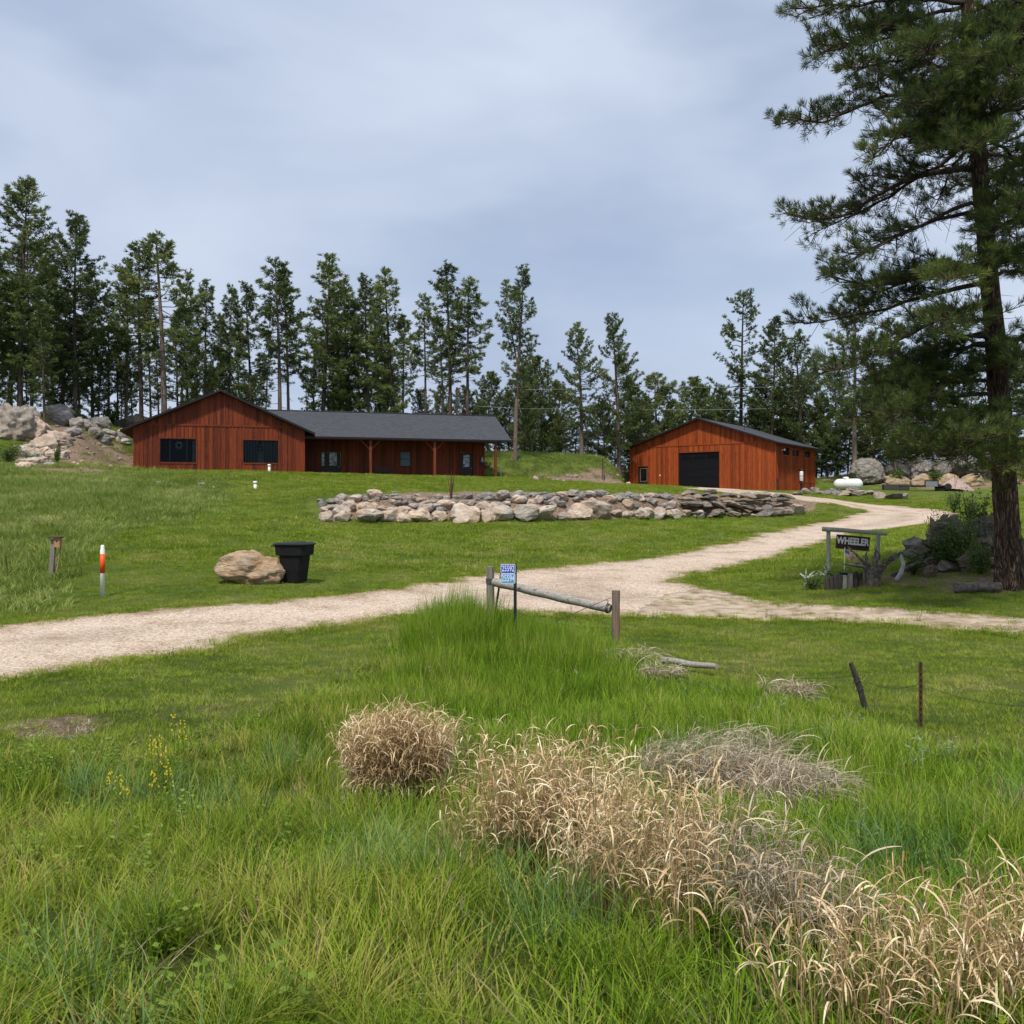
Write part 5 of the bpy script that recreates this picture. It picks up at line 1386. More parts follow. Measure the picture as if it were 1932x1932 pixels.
def pine(seed, Ht, cb, rmax, peak, nb, step, needle_n=15, nlen=.31, nw=.065, bend=.5, r0=.19, dead=6, top_r=.12, upper=.9, gaps=.0, fork=None, droop=.1, tw=(.35, .75), drop=0.0):
    rng = np.random.RandomState(seed)
    K = 9
    tz = np.linspace(0, 1, K)
    bx_ = bend * (np.sin(tz * 2.2 + rng.rand() * 6) - np.sin(rng.rand() * 0 + 0)) ; bx_ -= bx_[0]
    by_ = bend * .6 * np.sin(tz * 2.7 + rng.rand() * 6); by_ -= by_[0]
    tr = np.column_stack([bx_ * tz, by_ * tz, tz * Ht - .4 * (1 - tz)])
    rr = r0 * (1 - tz) ** .8 + .025
    rr[0] *= 1.18
    tv, tf = tube_np(tr[None], rr[None], 9)
    stems = [tr]
    BV, BF, off = [tv], [tf], len(tv)
    if fork:
        f0, fx, fz = fork
        k = np.array([np.interp(f0 * Ht, tr[:, 2], tr[:, i]) for i in range(3)])
        fk = np.array([k + np.array((fx * q ** .7, .3 * q, (Ht * fz - f0 * Ht) * q)) for q in np.linspace(0, 1, 6)])
        v, f = tube_np(fk[None], np.linspace(r0 * .42, .03, 6)[None], 7); BV.append(v); BF.append(f + off); off += len(v)
        stems.append(fk)
    P, D, S, T = [], [], [], []
    limbs = []
    for st_ in stems:
        zlo = max(cb * Ht, st_[0, 2] + .5) if st_ is tr else st_[0, 2] + .4
        zhi = st_[-1, 2]
        m = nb if st_ is tr else int(nb * .55)
        gap_z = [rng.uniform(zlo, zhi) for _ in range(3)]
        for i in range(m):
            t = (i + rng.rand()) / m
            z = zlo + (zhi - zlo) * t ** .92
            if gaps and any(abs(z - g) < gaps for g in gap_z): continue
            tt = (z - zlo) / (zhi - zlo)
            prof = np.interp(tt, [0, peak * .5, peak, .75, .92, 1], [.45, .82, 1, .62, .34, top_r])
            L = rmax * prof * rng.uniform(.55, 1.12)
            if st_ is not tr: L *= .7
            az = rng.rand() * 6.283
            el = -droop + upper * tt ** 1.4 + rng.normal(0, .14)
            b = np.array([np.interp(z, st_[:, 2], st_[:, q]) for q in range(3)])
            h = np.array((math.cos(az), math.sin(az), 0))
            q = np.linspace(0, 1, 5)
            lp = b + h * (L * q * math.cos(el))[:, None] + np.array((0, 0, 1)) * (L * (q * math.sin(el) + .22 * q ** 2.2 - .10 * np.sin(q * 3.1)))[:, None] + np.concatenate([[[0, 0, 0]], rng.normal(0, .05 * L, (4, 3))]) 
            limbs.append((lp, L))
        # leader
        P += [st_[-1], st_[-1] - (0, 0, .25)]; D += [np.array((0, 0, 1.))] * 2; S += [nlen] * 2; T += [.6] * 2
    if limbs:
        v, f = tube_np(np.array([l[0] for l in limbs]), np.array([(.018 + .012 * l[1]) * np.array((1, .8, .6, .42, .25)) for l in limbs]), 4)
        BV.append(v); BF.append(f + off); off += len(v)
    tws = []
    for lp, L in limbs:
        lt = rng.rand()
        for b, e, v in twigs_from(lp, rng, step, tw[0], tw[1], .28 if L > 1.0 else .1):
            if rng.rand() < drop: continue
            tws.append((b, e))
            P.append(e); D.append(v * .7 + np.array((0, 0, .3))); S.append(nlen * rng.uniform(.85, 1.2)); T.append(np.clip(.25 + .35 * lt + rng.normal(0, .16), 0, 1))
            if np.linalg.norm(e - b) > .4:
                P.append(b * .45 + e * .55 + rng.normal(0, .05, 3)); D.append(v * .6 + np.array((0, 0, .4))); S.append(nlen * .9); T.append(np.clip(.2 + .35 * lt + rng.normal(0, .16), 0, 1))
    a = np.array(tws)
    v, f = tube_np(a, np.tile([.014, .008], (len(a), 1)), 3); BV.append(v); BF.append(f + off); off += len(v)
    dl = []
    for i in range(dead):
        z = rng.uniform(.25 * cb * Ht, cb * Ht * 1.05); az = rng.rand() * 6.283; L = rng.uniform(.5, 1.7)
        b = np.array([np.interp(z, tr[:, 2], tr[:, q]) for q in range(3)])
        q = np.linspace(0, 1, 4)[:, None]
        dl.append(b + np.array((math.cos(az), math.sin(az), 0)) * L * q + np.array((0, 0, 1)) * (-.35 * L * q ** 1.5) + np.concatenate([[[0, 0, 0]], rng.normal(0, .06, (3, 3))]))
    if dl:
        v, f = tube_np(np.array(dl), np.tile([.03, .022, .014, .006], (len(dl), 1)), 4); BV.append(v); BF.append(f + off); off += len(v)
    trunk = mesh_np('trunk', np.concatenate(BV), [np.concatenate(BF)], [M['bark_far']], smooth=True)
    V, F, tt = needles(np.array(P), np.array(D), np.array(S), np.array(T), needle_n, nw, rng)
    crown = mesh_np('crown', V, [F], [M['needle']], tint=tt)
    return trunk, crown, Ht

PROTO = {
 'full':  [pine(1, 22, .22, 3.7, .32, 112, .20), pine(2, 21, .22, 3.6, .38, 108, .20, top_r=.25)],
 'spire': [pine(3, 19, .20, 2.5, .32, 84, .20, dead=4, r0=.17), pine(4, 19, .26, 2.3, .38, 78, .20, r0=.17), pine(14, 19, .15, 2.5, .42, 90, .20, dead=3, r0=.17)],
 'top':   [pine(5, 19, .50, 2.1, .35, 48, .21, dead=16, r0=.15, bend=.35), pine(6, 18, .42, 2.4, .3, 52, .22, dead=16, r0=.16, gaps=.25), pine(24, 18, .42, 2.1, .3, 54, .21, dead=12, r0=.15)],
 'open':  [pine(7, 20, .32, 3.4, .32, 60, .22, gaps=.3, droop=.05, r0=.22, bend=.4), pine(8, 19, .30, 3.5, .30, 62, .22, gaps=.25, r0=.22)],
 'bush':  [pine(9, 11, .03, 3.6, .34, 84, .21, dead=0, r0=.15), pine(10, 10, .05, 3.4, .40, 80, .21, dead=0, r0=.14), pine(15, 11, .08, 3.8, .45, 84, .21, dead=2, r0=.15)],
 'fork':  [pine(11, 21, .36, 2.6, .32, 66, .22, fork=(.50, 2.8, .97), r0=.22, dead=8, bend=.9, droop=.05)],
 'broad': [pine(12, 19, .20, 4.0, .46, 92, .21, r0=.28, bend=.7, top_r=.3), pine(13, 19, .18, 3.6, .44, 90, .21, r0=.28, bend=.7, top_r=.22)],
}
def plant_pine(x, ytop, Yd, kind, k, wscale, label, group=None, rz=None, name='pine_tree', lean=None):
    tm, cm, Ht = PROTO[kind][k % len(PROTO[kind])]
    X = (x - CX) / F2 * Yd
    zt = (CX - ytop) / F2 * Yd
    z0 = hz(X, Yd)
    s = (zt - z0) / Ht
    wscale *= {'spire': 1.16, 'top': 1.16, 'full': 1.12}.get(kind, 1.06)
    r = random.Random(int(x * 7 + ytop))
    o = empty(name, (X, Yd, z0), r.uniform(0, 6.283) if rz is None else rz, label, 'tree', group)
    if lean: o.rotation_euler = (0, R(lean), o.rotation_euler.z if rz is None else rz)
    o.scale = (s * wscale, s * wscale, s)
    link('trunk', tm, o); link('crown', cm, o)
    return o
# the pines one can tell apart
PINES = [
 (38, 352, 86, 'full', 0, 1.15, 'tallest dark pine at the far left of the hilltop stand'),
 (142, 410, 89, 'full', 1, 1.0, 'second tall dense pine from the left, rounded at the top'),
 (-45, 410, 84, 'full', 1, 1.15, 'dense pine cut by the left edge of the picture'),
 (84, 575, 83, 'spire', 2, 1.0, 'shorter bright green pine standing in front of the tall left pines'),
 (238, 490, 97, 'spire', 0, .85, 'narrow dark pine just left of the pair with tall bare trunks'),
 (267, 462, 93, 'top', 2, 1.15, 'slender pine with long bare trunk, left one of the pair above the gable slope'),
 (310, 443, 90, 'top', 1, 1.35, 'taller slim pine with pale bare trunk, right one of the pair above the gable slope'),
 (388, 533, 99, 'spire', 2, .95, 'pointed dense pine above the house gable, first right of the bare-trunked pair'),
 (432, 542, 103, 'spire', 1, .8, 'slim pine between two denser pointed pines above the house gable'),
 (476, 540, 97, 'spire', 0, .95, 'dense pointed pine just left of the bare-trunked forked-looking pair by the house ridge'),
 (528, 494, 92, 'top', 0, 1.2, 'tall pine with yellowish crown and long bare trunk just right of the gable peak'),
 (545, 520, 94, 'top', 2, .9, 'thin dark-trunked pine tight against the right of the yellowish bare-trunked pine'),
 (608, 490, 98, 'spire', 2, 1.15, 'tallest dense pine above the left end of the long porch roof'),
 (662, 535, 101, 'spire', 1, 1.05, 'dense pine second from left in the thick row above the porch roof'),
 (697, 528, 99, 'spire', 0, 1.0, 'dense pine third from left in the thick row above the porch roof'),
 (742, 517, 97, 'spire', 2, 1.05, 'dense pine at the right end of the thick row above the porch roof'),
 (803, 560, 98, 'top', 0, .95, 'skinny small-topped pine with a bare pole-like trunk behind the porch roof'),
 (838, 605, 97, 'top', 1, .85, 'short-topped thin pine left of the twin-stemmed pines behind the porch roof'),
 (850, 514, 95, 'top', 2, 1.15, 'dark-trunked pine with tufted crown beside the utility pole'),
 (882, 530, 93, 'top', 0, 1.1, 'sparse pale-trunked pine right beside the dark one at the utility pole'),
 (972, 512, 96, 'fork', 0, 1.0, 'tall leaning pine with forked open crown at the right end of the house'),
 (1097, 618, 106, 'broad', 0, .95, 'broad pine with rounded crown on the grassy bank, left one of two'),
 (1168, 601, 107, 'broad', 1, .90, 'taller broad pine on the grassy bank, right one of two'),
 (1398, 551, 122, 'open', 0, 1.0, 'tall open pine with long limbs reaching left above the workshop roof'),
 (1455, 612, 120, 'full', 1, 1.0, 'dense pine immediately right of the tall open pine above the workshop'),
 (1512, 632, 118, 'broad', 0, .95, 'rounded dense pine above the right end of the workshop roof'),
 (1245, 715, 118, 'bush', 0, 1.2, 'bushy pine left of the workshop roof peak'),
 (1300, 724, 128, 'bush', 1, 1.0, 'small bushy pine right behind the workshop roof peak'),
 (1612, 560, 112, 'open', 1, 1.05, 'open pine seen through the near pine branches above the propane tank'),
 (1690, 610, 110, 'full', 0, 1.0, 'pine with a leaning trunk behind the long rock outcrop'),
]
for p in PINES: plant_pine(*p)
# trees that nothing tells apart share one label and one group
def fill(spec, label, group, seed):
    r = random.Random(seed)
    for (x, y, Yd, kind, w) in spec:
        plant_pine(x, y, Yd, kind, r.randrange(3), w, label, group)
fill([(15,640,86,'bush',.7),(50,660,89,'bush',.7),(120,640,90,'bush',.9),(150,600,92,'spire',1.2),(185,640,95,'bush',.7),(-20,620,86,'bush',.8),(20,520,95,'spire',1.1),(100,480,97,'spire',1.1),(175,520,99,'spire',1.0),(205,560,103,'spire',.9),(60,450,100,'full',.9),(-20,500,92,'full',1),(118,560,94,'bush',.9)], 'dark pine packed among the tall pines on the left hilltop', 'pines in the left hilltop stand', 1)
fill([(230,690,103,'bush',.6),(400,690,108,'bush',.5),(222,600,104,'top',.9),(285,580,108,'spire',.85),(335,600,105,'spire',.9),(355,570,108,'top',.9),(410,600,108,'spire',.85),(455,620,110,'spire',.85),(250,640,106,'spire',.8),(300,640,111,'top',1),(372,640,110,'top',.9),(500,640,106,'top',.8),(365,710,112,'bush',.6),(470,715,112,'bush',.6),(340,520,112,'top',.8)], 'slim pine in the ranks of trunks behind the house gable', 'pines behind the gable', 2)
fill([(590,620,104,'spire',.9),(630,560,106,'spire',.9),(645,620,103,'spire',.9),(680,600,108,'spire',.9),(718,570,105,'spire',.9),(725,640,103,'spire',.9),(760,600,104,'top',.9)], 'pine filling the thick row above the porch roof', 'pines in the row behind the porch roof', 3)
fill([(650,715,114,'bush',.8),(725,715,114,'bush',.8),(830,735,112,'bush',.8),(800,742,108,'bush',.9),(870,735,104,'bush',1.0),(920,712,110,'bush',.9),(905,760,106,'bush',1.0),(960,740,112,'bush',1.0)], 'low bushy pine showing just above the porch roof', 'low pines behind the porch roof', 4)
fill([(1000,700,112,'bush',.8),(1022,684,118,'bush',.95),(1050,730,116,'bush',1.0),(990,760,108,'bush',.9),(1060,790,112,'bush',1.0),(1130,770,120,'bush',1.1),(1140,760,112,'bush',.8),(1205,760,112,'bush',1.0),(1190,720,120,'bush',.9),(1030,800,114,'bush',1.1),(1085,800,120,'bush',1.1),(965,800,110,'bush',1.0),(1000,810,122,'bush',1.1),(1050,820,122,'bush',1.1),(1110,815,118,'bush',1.1),(1160,820,122,'bush',1.2),(1200,830,118,'bush',1.0),(1225,800,116,'bush',1.0)], 'bushy dark pine in the thicket between house and workshop', 'pines between the two buildings', 5)
fill([(1335,740,140,'bush',.8),(1362,738,136,'bush',.7),(1275,765,124,'bush',1.0),(1380,770,130,'bush',1.0),(1330,790,126,'bush',1.1),(1430,740,124,'bush',1.1),(1420,780,121,'bush',1.0),(1480,720,126,'bush',1.1),(1540,700,124,'full',.9),(1500,780,122,'bush',1.0),(1560,760,118,'bush',1.1)], 'bushy pine rising just behind the workshop roof', 'pines behind the workshop', 6)
fill([(1580,680,126,'full',1.0),(1650,690,122,'spire',1.2),(1600,790,119,'bush',1.1),(1650,800,120,'bush',1.2),(1720,680,118,'full',1.0),(1760,650,116,'full',1.0),(1720,800,119,'bush',1.2),(1790,780,118,'bush',1.2),(1830,700,118,'full',1.1),(1850,810,119,'bush',1.2),(1900,640,116,'full',1.1),(1920,790,118,'bush',1.2),(1960,560,114,'full',1.1),(1550,800,120,'bush',1.0),(1575,835,124,'bush',1.2),(1625,830,122,'bush',1.1),(1680,835,124,'bush',1.2),(1740,830,122,'bush',1.2),(1790,838,124,'bush',1.2),(1860,835,124,'bush',1.3),(1700,740,126,'bush',1.0),(1800,740,124,'bush',1.1),(1640,750,126,'bush',.9)], 'dark pine in the background wood behind the rock outcrop at right', 'pines behind the rock outcrop', 7)
# ------------------------------------------------------------------ the big near pine at right
def near_pine():
    rng = np.random.RandomState(5)
    YT = 24.6
    tp = [(1908,1120),(1900,1000),(1893,880),(1886,760),(1876,620),(1864,500),(1852,360),(1842,240),(1832,120),(1826,20),(1820,-100),(1816,-230),(1812,-380)]
    wpx = [53, 43, 40, 38, 35, 33, 30, 28, 25, 22, 19, 15, 5]
    tr = np.array([at(x, y, YT) for x, y in tp]); rr = np.array([w * .5 * YT / F2 for w in wpx])
    root = empty('near_pine', (tr[0][0], YT, hz(tr[0][0], YT)), 0, 'big rough-barked pine close at right with long drooping limbs out of the frame top', 'tree')
    O = np.array(root.location)
    # trunk with furrowed bark in the geometry
    K, SD = 90, 26
    ti = np.linspace(0, 1, K); pa = np.linspace(0, 1, len(tr))
    path = np.column_stack([np.interp(ti, pa, tr[:, i]) for i in range(3)]); rad = np.interp(ti, pa, rr)
    V, F = tube_np(path[None], rad[None], SD)
    V = V.reshape(K, SD, 3)
    ang = np.arange(SD) / SD * 6.283
    zz = path[:, 2][:, None] + 0 * ang[None]
    f = fbm(np.cos(ang)[None] * 3.2 + 9 + zz * .0, zz * 1.1 + np.sin(ang)[None] * 3.2, 81, 4) - .5
    flare = np.exp(-(zz - zz[0, 0]) / .5) * .28 * (1 + .8 * np.sin(ang * 5)[None])
    V = path[:, None] + (V - path[:, None]) * (1 + f * .28 + flare)[:, :, None]
    me = mesh_np('trunk', V.reshape(-1, 3) - O, [F], [M['plated_bark']], smooth=True)
    link('trunk', me, root)
    limbs = []
    Q = [  # limb polylines measured on the photograph (1932 px), depth drift along the limb, thickness
     ([(1838,165),(1770,172),(1700,178),(1640,190),(1590,216),(1545,236),(1490,222)], -1.6, 1.0, 26),
     ([(1850,318),(1785,322),(1740,326),(1680,352),(1620,392),(1560,420),(1490,408)], .8, 1.2, 30),
     ([(1842,245),(1790,300),(1720,345),(1650,385),(1580,420),(1540,438)], 2.0, .9, 22),
     ([(1856,385),(1805,388),(1760,412),(1730,430),(1690,442),(1650,470),(1600,480)], -1.2, .8, 8),
     ([(1832,45),(1760,48),(1690,52),(1630,68),(1590,92),(1535,104)], 1.2, 1.0, 26),
     ([(1830,5),(1750,0),(1670,2),(1600,10),(1500,16)], -1.2, .9, 20),
     ([(1828,90),(1770,100),(1700,112),(1650,124),(1600,130)], -2.4, .9, 20),
     ([(1834,140),(1790,128),(1740,120),(1690,140),(1640,160)], 2.6, .8, 20),
     ([(1846,275),(1800,262),(1750,250),(1700,258),(1655,290)], -2.8, .8, 20),
     ([(1872,498),(1790,512),(1720,528),(1650,545),(1580,528)], -1.0, 1.0, 26),
     ([(1874,530),(1800,545),(1720,565),(1640,590),(1570,605),(1515,610)], 1.4, 1.0, 28),
     ([(1876,560),(1800,590),(1720,625),(1650,665),(1600,690),(1565,700)], -2.2, 1.0, 26),
     ([(1880,620),(1810,640),(1740,665),(1680,710),(1640,745)], 2.2, .9, 22),
     ([(1884,690),(1830,700),(1780,730),(1730,765),(1690,790)], -2.6, .9, 22),
     ([(1886,770),(1840,775),(1790,820),(1750,850),(1700,872)], .8, 1.0, 14),
     ([(1888,800),(1830,815),(1780,840),(1730,850)], 2.6, .7, 12),
     ([(1888,760),(1850,775),(1800,795),(1760,815),(1730,835)], -3.2, .8, 20),
     ([(1892,840),(1870,846),(1830,852),(1790,858)], -3.6, .7, 18),
     ([(1890,790),(1870,805),(1850,820),(1840,832)], -4.2, .8, 20),
     ([(1894,850),(1905,862),(1915,875),(1900,880)], -3.0, .6, 14),
     ([(1870,480),(1850,500),(1820,520),(1790,528)], -4.2, .7, 18),
     ([(1868,470),(1900,478),(1940,490),(1990,500)], -3.4, .8, 20),
     ([(1856,400),(1880,370),(1910,350),(1950,340)], -2.2, .9, 22),
     ([(1846,250),(1880,215),(1920,200),(1990,190)], 1.6, .9, 24),
     ([(1840,120),(1880,90),(1920,75),(1980,60)], -2.0, .9, 24),
     ([(1832,60),(1870,40),(1920,20),(1970,0)], 2.2, .8, 22),
     ([(1852,340),(1900,320),(1950,290),(2020,280)], -1.2, .9, 22),
     ([(1866,520),(1910,510),(1960,515),(2020,540)], 1.0, .8, 22),
     ([(1880,640),(1920,640),(1970,660),(2030,690)], -1.8, .8, 24),
     ([(1886,760),(1930,760),(1980,790),(2040,830)], -2.0, .8, 22),
     ([(1890,830),(1930,845),(1970,865),(2010,890)], -2.4, .7, 20),
     ([(1846,280),(1845,270),(1840,268),(1830,275)], -4.0, .8, 20),
     ([(1836,150),(1845,135),(1850,120),(1846,110)], -3.6, .8, 20),
     ([(1862,440),(1880,430),(1890,428),(1900,436)], -3.6, .7, 16),
    ]
    qr = random.Random(21)
    for k in range(4):     # the fuller lower boughs
        y0 = qr.uniform(590, 850); x0 = np.interp(y0, [590, 880], [1874, 1892])
        xe = qr.uniform(1590, 1780) if y0 < 760 else qr.uniform(1680, 1800); yd = qr.uniform(25, 75)
        dy_ = qr.uniform(-3.2, 3.2); drop = 26 * max(0, -dy_) * .35
        Q.append(([(x0, y0), (x0 * .7 + xe * .3, y0 + yd * .12 - 6), (x0 * .4 + xe * .6, y0 + yd * .5 - drop * .4), (xe, y0 + yd - drop)], dy_, .8, 24))
    for k in range(9):
        y0 = qr.uniform(40, 700); x0 = np.interp(y0, [20, 500, 880], [1826, 1864, 1892]); s_ = qr.choice((-1, 1, 1))
        Q.append(([(x0, y0), (x0 + 20 * s_, y0 - 8), (x0 + 55 * s_, y0 - 10), (x0 + 90 * s_, y0 - 4)], qr.uniform(-4.2, -2.6), .7, 22))
    for pts, dy, th, nt in Q:
        n = len(pts)
        lp = np.array([at(x, y, YT + dy * (i / (n - 1)) ** 1.2) for i, (x, y) in enumerate(pts)])
        limbs.append((lp, th, nt))
    # crown above the frame and limbs on the far side
    for i in range(26):
        z0 = np.interp(rng.uniform(.55, .99), pa, tr[:, 2]); b = np.array([np.interp(z0, tr[:, 2], tr[:, k]) for k in range(3)])
        top = (tr[-1, 2] - z0) / 6.0
        L = np.clip(1.0 + 2.6 * top, .6, 4.2) * rng.uniform(.7, 1.1); az = rng.rand() * 6.283
        q = np.linspace(0, 1, 5)[:, None]
        lp = b + np.array((math.cos(az), math.sin(az), 0)) * L * q + np.array((0, 0, 1)) * L * (.15 * q - .28 * q ** 2 + .1 * q ** 3)
        limbs.append((lp, .8, 20))
    for i in range(10):
        z0 = np.interp(rng.uniform(.28, .62), pa, tr[:, 2]); b = np.array([np.interp(z0, tr[:, 2], tr[:, k]) for k in range(3)])
        az = rng.uniform(.3, 2.6); L = rng.uniform(2.4, 4)
        q = np.linspace(0, 1, 5)[:, None]
        lp = b + np.array((math.cos(az), math.sin(az), 0)) * L * q + np.array((0, 0, 1)) * L * (.05 * q - .3 * q ** 2)
        limbs.append((lp, .8, 20))
    BV, BF, off = [], [], 0
    P, D, S, T = [], [], [], []
    def addt(paths, rad, sides):
        nonlocal off
        v, f = tube_np(np.array(paths), np.array(rad), sides); BV.append(v); BF.append(f + off); off += len(v)
    def smooth(lp, n=12):
        seg = np.concatenate([[0], np.cumsum(np.linalg.norm(np.diff(lp, axis=0), axis=1))]); t = np.linspace(0, seg[-1], n)
        o_ = np.column_stack([np.interp(t, seg, lp[:, k]) for k in range(3)])
        o_[1:-1] = .25 * o_[:-2] + .5 * o_[1:-1] + .25 * o_[2:]
        o_[1:] += rng.normal(0, .028, (n - 1, 3))
        return o_
    tw2 = []; tw3 = []; bare = []
    for lp, th, nt in limbs:
        sp = smooth(lp); L = np.linalg.norm(np.diff(sp, axis=0), axis=1).sum()
        addt([sp], [np.linspace(.075 * th * min(1, L / 3 + .3), .012, 12)], 7)
        lt = rng.rand()
        for b, e, v in twigs_from(sp, rng, .135 if nt > 12 else .2, .5, 1.3, .22 if nt > 12 else .45, upbias=.18):
            mid = (b + e) / 2 + rng.normal(0, .05, 3); e = e + np.array((0, 0, rng.uniform(-.05, .2)))
            tw2.append([b, mid, e])
            pl = np.array([b, mid, e]); Lt = np.linalg.norm(e - b)
            for b2, e2, v2 in twigs_from(pl, rng, .125, .15, .40, .25, upbias=.35):
                tw3.append([b2, e2])
                P.append(e2); D.append(v2 * .9 + np.array((0, 0, .35))); S.append(rng.uniform(.16, .23)); T.append(np.clip(.22 + .35 * lt + rng.normal(0, .15), 0, 1))
        # bare dead twigs hanging below the limb
        for k in range(int(5 * L)):
            i = rng.randint(1, 11); b = sp[i]; d = rng.normal(0, 1, 3); d[2] = -abs(d[2]) * .7; d /= np.linalg.norm(d); l = rng.uniform(.3, .9)
            bare.append([b, b + d * l * .5 + rng.normal(0, .05, 3), b + d * l + rng.normal(0, .1, 3)])
    addt(tw2, np.tile([.020, .014, .009], (len(tw2), 1)), 4)
    addt(tw3, np.tile([.009, .006], (len(tw3), 1)), 3)
    addt(bare, np.tile([.010, .007, .004], (len(bare), 1)), 3)
    me = mesh_np('limbs', np.concatenate(BV) - O, [np.concatenate(BF)], [M['bark']], smooth=True)
    link('limbs', me, root)
    V, F, tt = needles(np.array(P) - O, np.array(D), np.array(S), np.array(T), 30, .013, rng, cone=.8)
    link('crown', mesh_np('crown', V, [F], [M['needle_near']], tint=tt), root)
    print('near pine tufts', len(P))
near_pine()
def edge_pine():
    """second trunk, mostly outside the frame"""
    rng = np.random.RandomState(15)
    YT = 29.0
    tp = [(1978,1100),(1972,800),(1966,500),(1962,250),(1958,0),(1955,-250)]
    tr = np.array([at(x, y, YT) for x, y in tp]); rr = np.array([.30, .25, .22, .18, .13, .03])
    root = empty('near_pine', (tr[0][0], YT, hz(tr[0][0], YT)), 0, 'dark pine trunk behind the big pine, cut by the right edge of the picture', 'tree')
    O = np.array(root.location)
    v, f = tube_np(tr[None], rr[None], 12)
    link('trunk', mesh_np('trunk', v - O, [f], [M['bark']], smooth=True), root)
    P, D, S, T, tw, lb = [], [], [], [], [], []
    for i in range(46):
        z0 = rng.uniform(tr[1, 2], tr[-1, 2]); b = np.array([np.interp(z0, tr[:, 2], tr[:, k]) for k in range(3)])
        az = rng.rand() * 6.283; L = rng.uniform(1.2, 3.2) * np.clip((tr[-1, 2] - z0) / 6, .3, 1)
        q = np.linspace(0, 1, 5)[:, None]
        lp = b + np.array((math.cos(az), math.sin(az), 0)) * L * q + np.array((0, 0, 1)) * L * (.1 * q - .25 * q ** 2)
        lb.append(lp)
        for b1, e1, v1 in twigs_from(lp, rng, .16, .4, 1.0, .3):
            tw.append([b1, e1])
            for k in (.5, .8, 1.0):
                P.append(b1 * (1 - k) + e1 * k + rng.normal(0, .05, 3)); D.append(v1 * .7 + np.array((0, 0, .4)) + rng.normal(0, .3, 3)); S.append(rng.uniform(.15, .2)); T.append(np.clip(.35 + rng.normal(0, .18), 0, 1))
    v, f = tube_np(np.array(lb), np.tile([.05, .04, .03, .02, .01], (len(lb), 1)), 5)
    v2, f2 = tube_np(np.array(tw), np.tile([.012, .007], (len(tw), 1)), 3)
    link('limbs', mesh_np('limbs', np.concatenate([v, v2]) - O, [np.concatenate([f, f2 + len(v)])], [M['bark']], smooth=True), root)
    V, F, tt = needles(np.array(P) - O, np.array(D), np.array(S), np.array(T), 20, .012, rng, cone=.75)
    link('crown', mesh_np('crown', V, [F], [M['needle_near']], tint=tt), root)
edge_pine()

# ------------------------------------------------------------------ rocks
def rock_mesh(name, seed, dims, mat, sub=3, rough=.22, cuts=6, freq=1.3, lay=0.0, fine=.05):
    r = random.Random(seed)
    bm = bmesh.new()
    bmesh.ops.create_icosphere(bm, subdivisions=sub, radius=1.0)
    offs = Vector((r.uniform(-99, 99), r.uniform(-99, 99), r.uniform(-99, 99)))
    planes = []
    for _ in range(cuts):
        n = Vector((r.gauss(0, 1), r.gauss(0, 1), r.gauss(0, 1))).normalized(); planes.append((n, r.uniform(.55, .88)))
    for v in bm.verts:
        p = v.co.normalized()
        q = p * (1 + rough * (noise.fractal(p * freq + offs, 1.0, 2.0, 4)))
        for n, d in planes:
            k = q.dot(n) - d
            if k > 0: q = q - n * (k * .9)
        if fine: q = q * (1 + fine * noise.fractal(p * freq * 4 + offs, .8, 2.1, 4))
        if lay:
            s = q.z * 6 + 2.2 * noise.noise(q * .9 + offs)
            q = q * (1 + lay * (abs((s % 1.0) - .5) - .25))
        v.co = q
    xs = [v.co for v in bm.verts]
    mn = [min(c[i] for c in xs) for i in range(3)]; mxx = [max(c[i] for c in xs) for i in range(3)]
    for v in bm.verts:
        v.co = Vector([((v.co[i] - mn[i]) / (mxx[i] - mn[i]) - .5) * dims[i] for i in range(3)])
    me = bpy.data.meshes.new(name)
    bm.to_mesh(me); bm.free()
    me.materials.append(mat)
    me.polygons.foreach_set('use_smooth', [sub >= 4] * len(me.polygons))
    return me
def place_rock(name, me, loc, rz=0, s=1.0, label=None, cat='rock', group=None, tilt=(0, 0)):
    o = link(name, me)
    o.location = loc; o.rotation_euler = (tilt[0], tilt[1], rz)
    o.scale = (s, s, s) if not hasattr(s, '__len__') else s
    return tag(o, label, cat, group)

R_pale = [rock_mesh('pale_rock', 10 + i, (1.25, 1.0, .85), M['rock_pale'], rough=.3, cuts=7) for i in range(7)]
R_grey = [rock_mesh('grey_rock', 30 + i, (1.2, .9, .62), M['rock_grey'], rough=.3, cuts=9) for i in range(7)]
R_slab = [rock_mesh('slab_rock', 50 + i, (1.7, 1.1, .42), M['rock_slab'], rough=.3, cuts=10) for i in range(7)]
rk = random.Random(8)
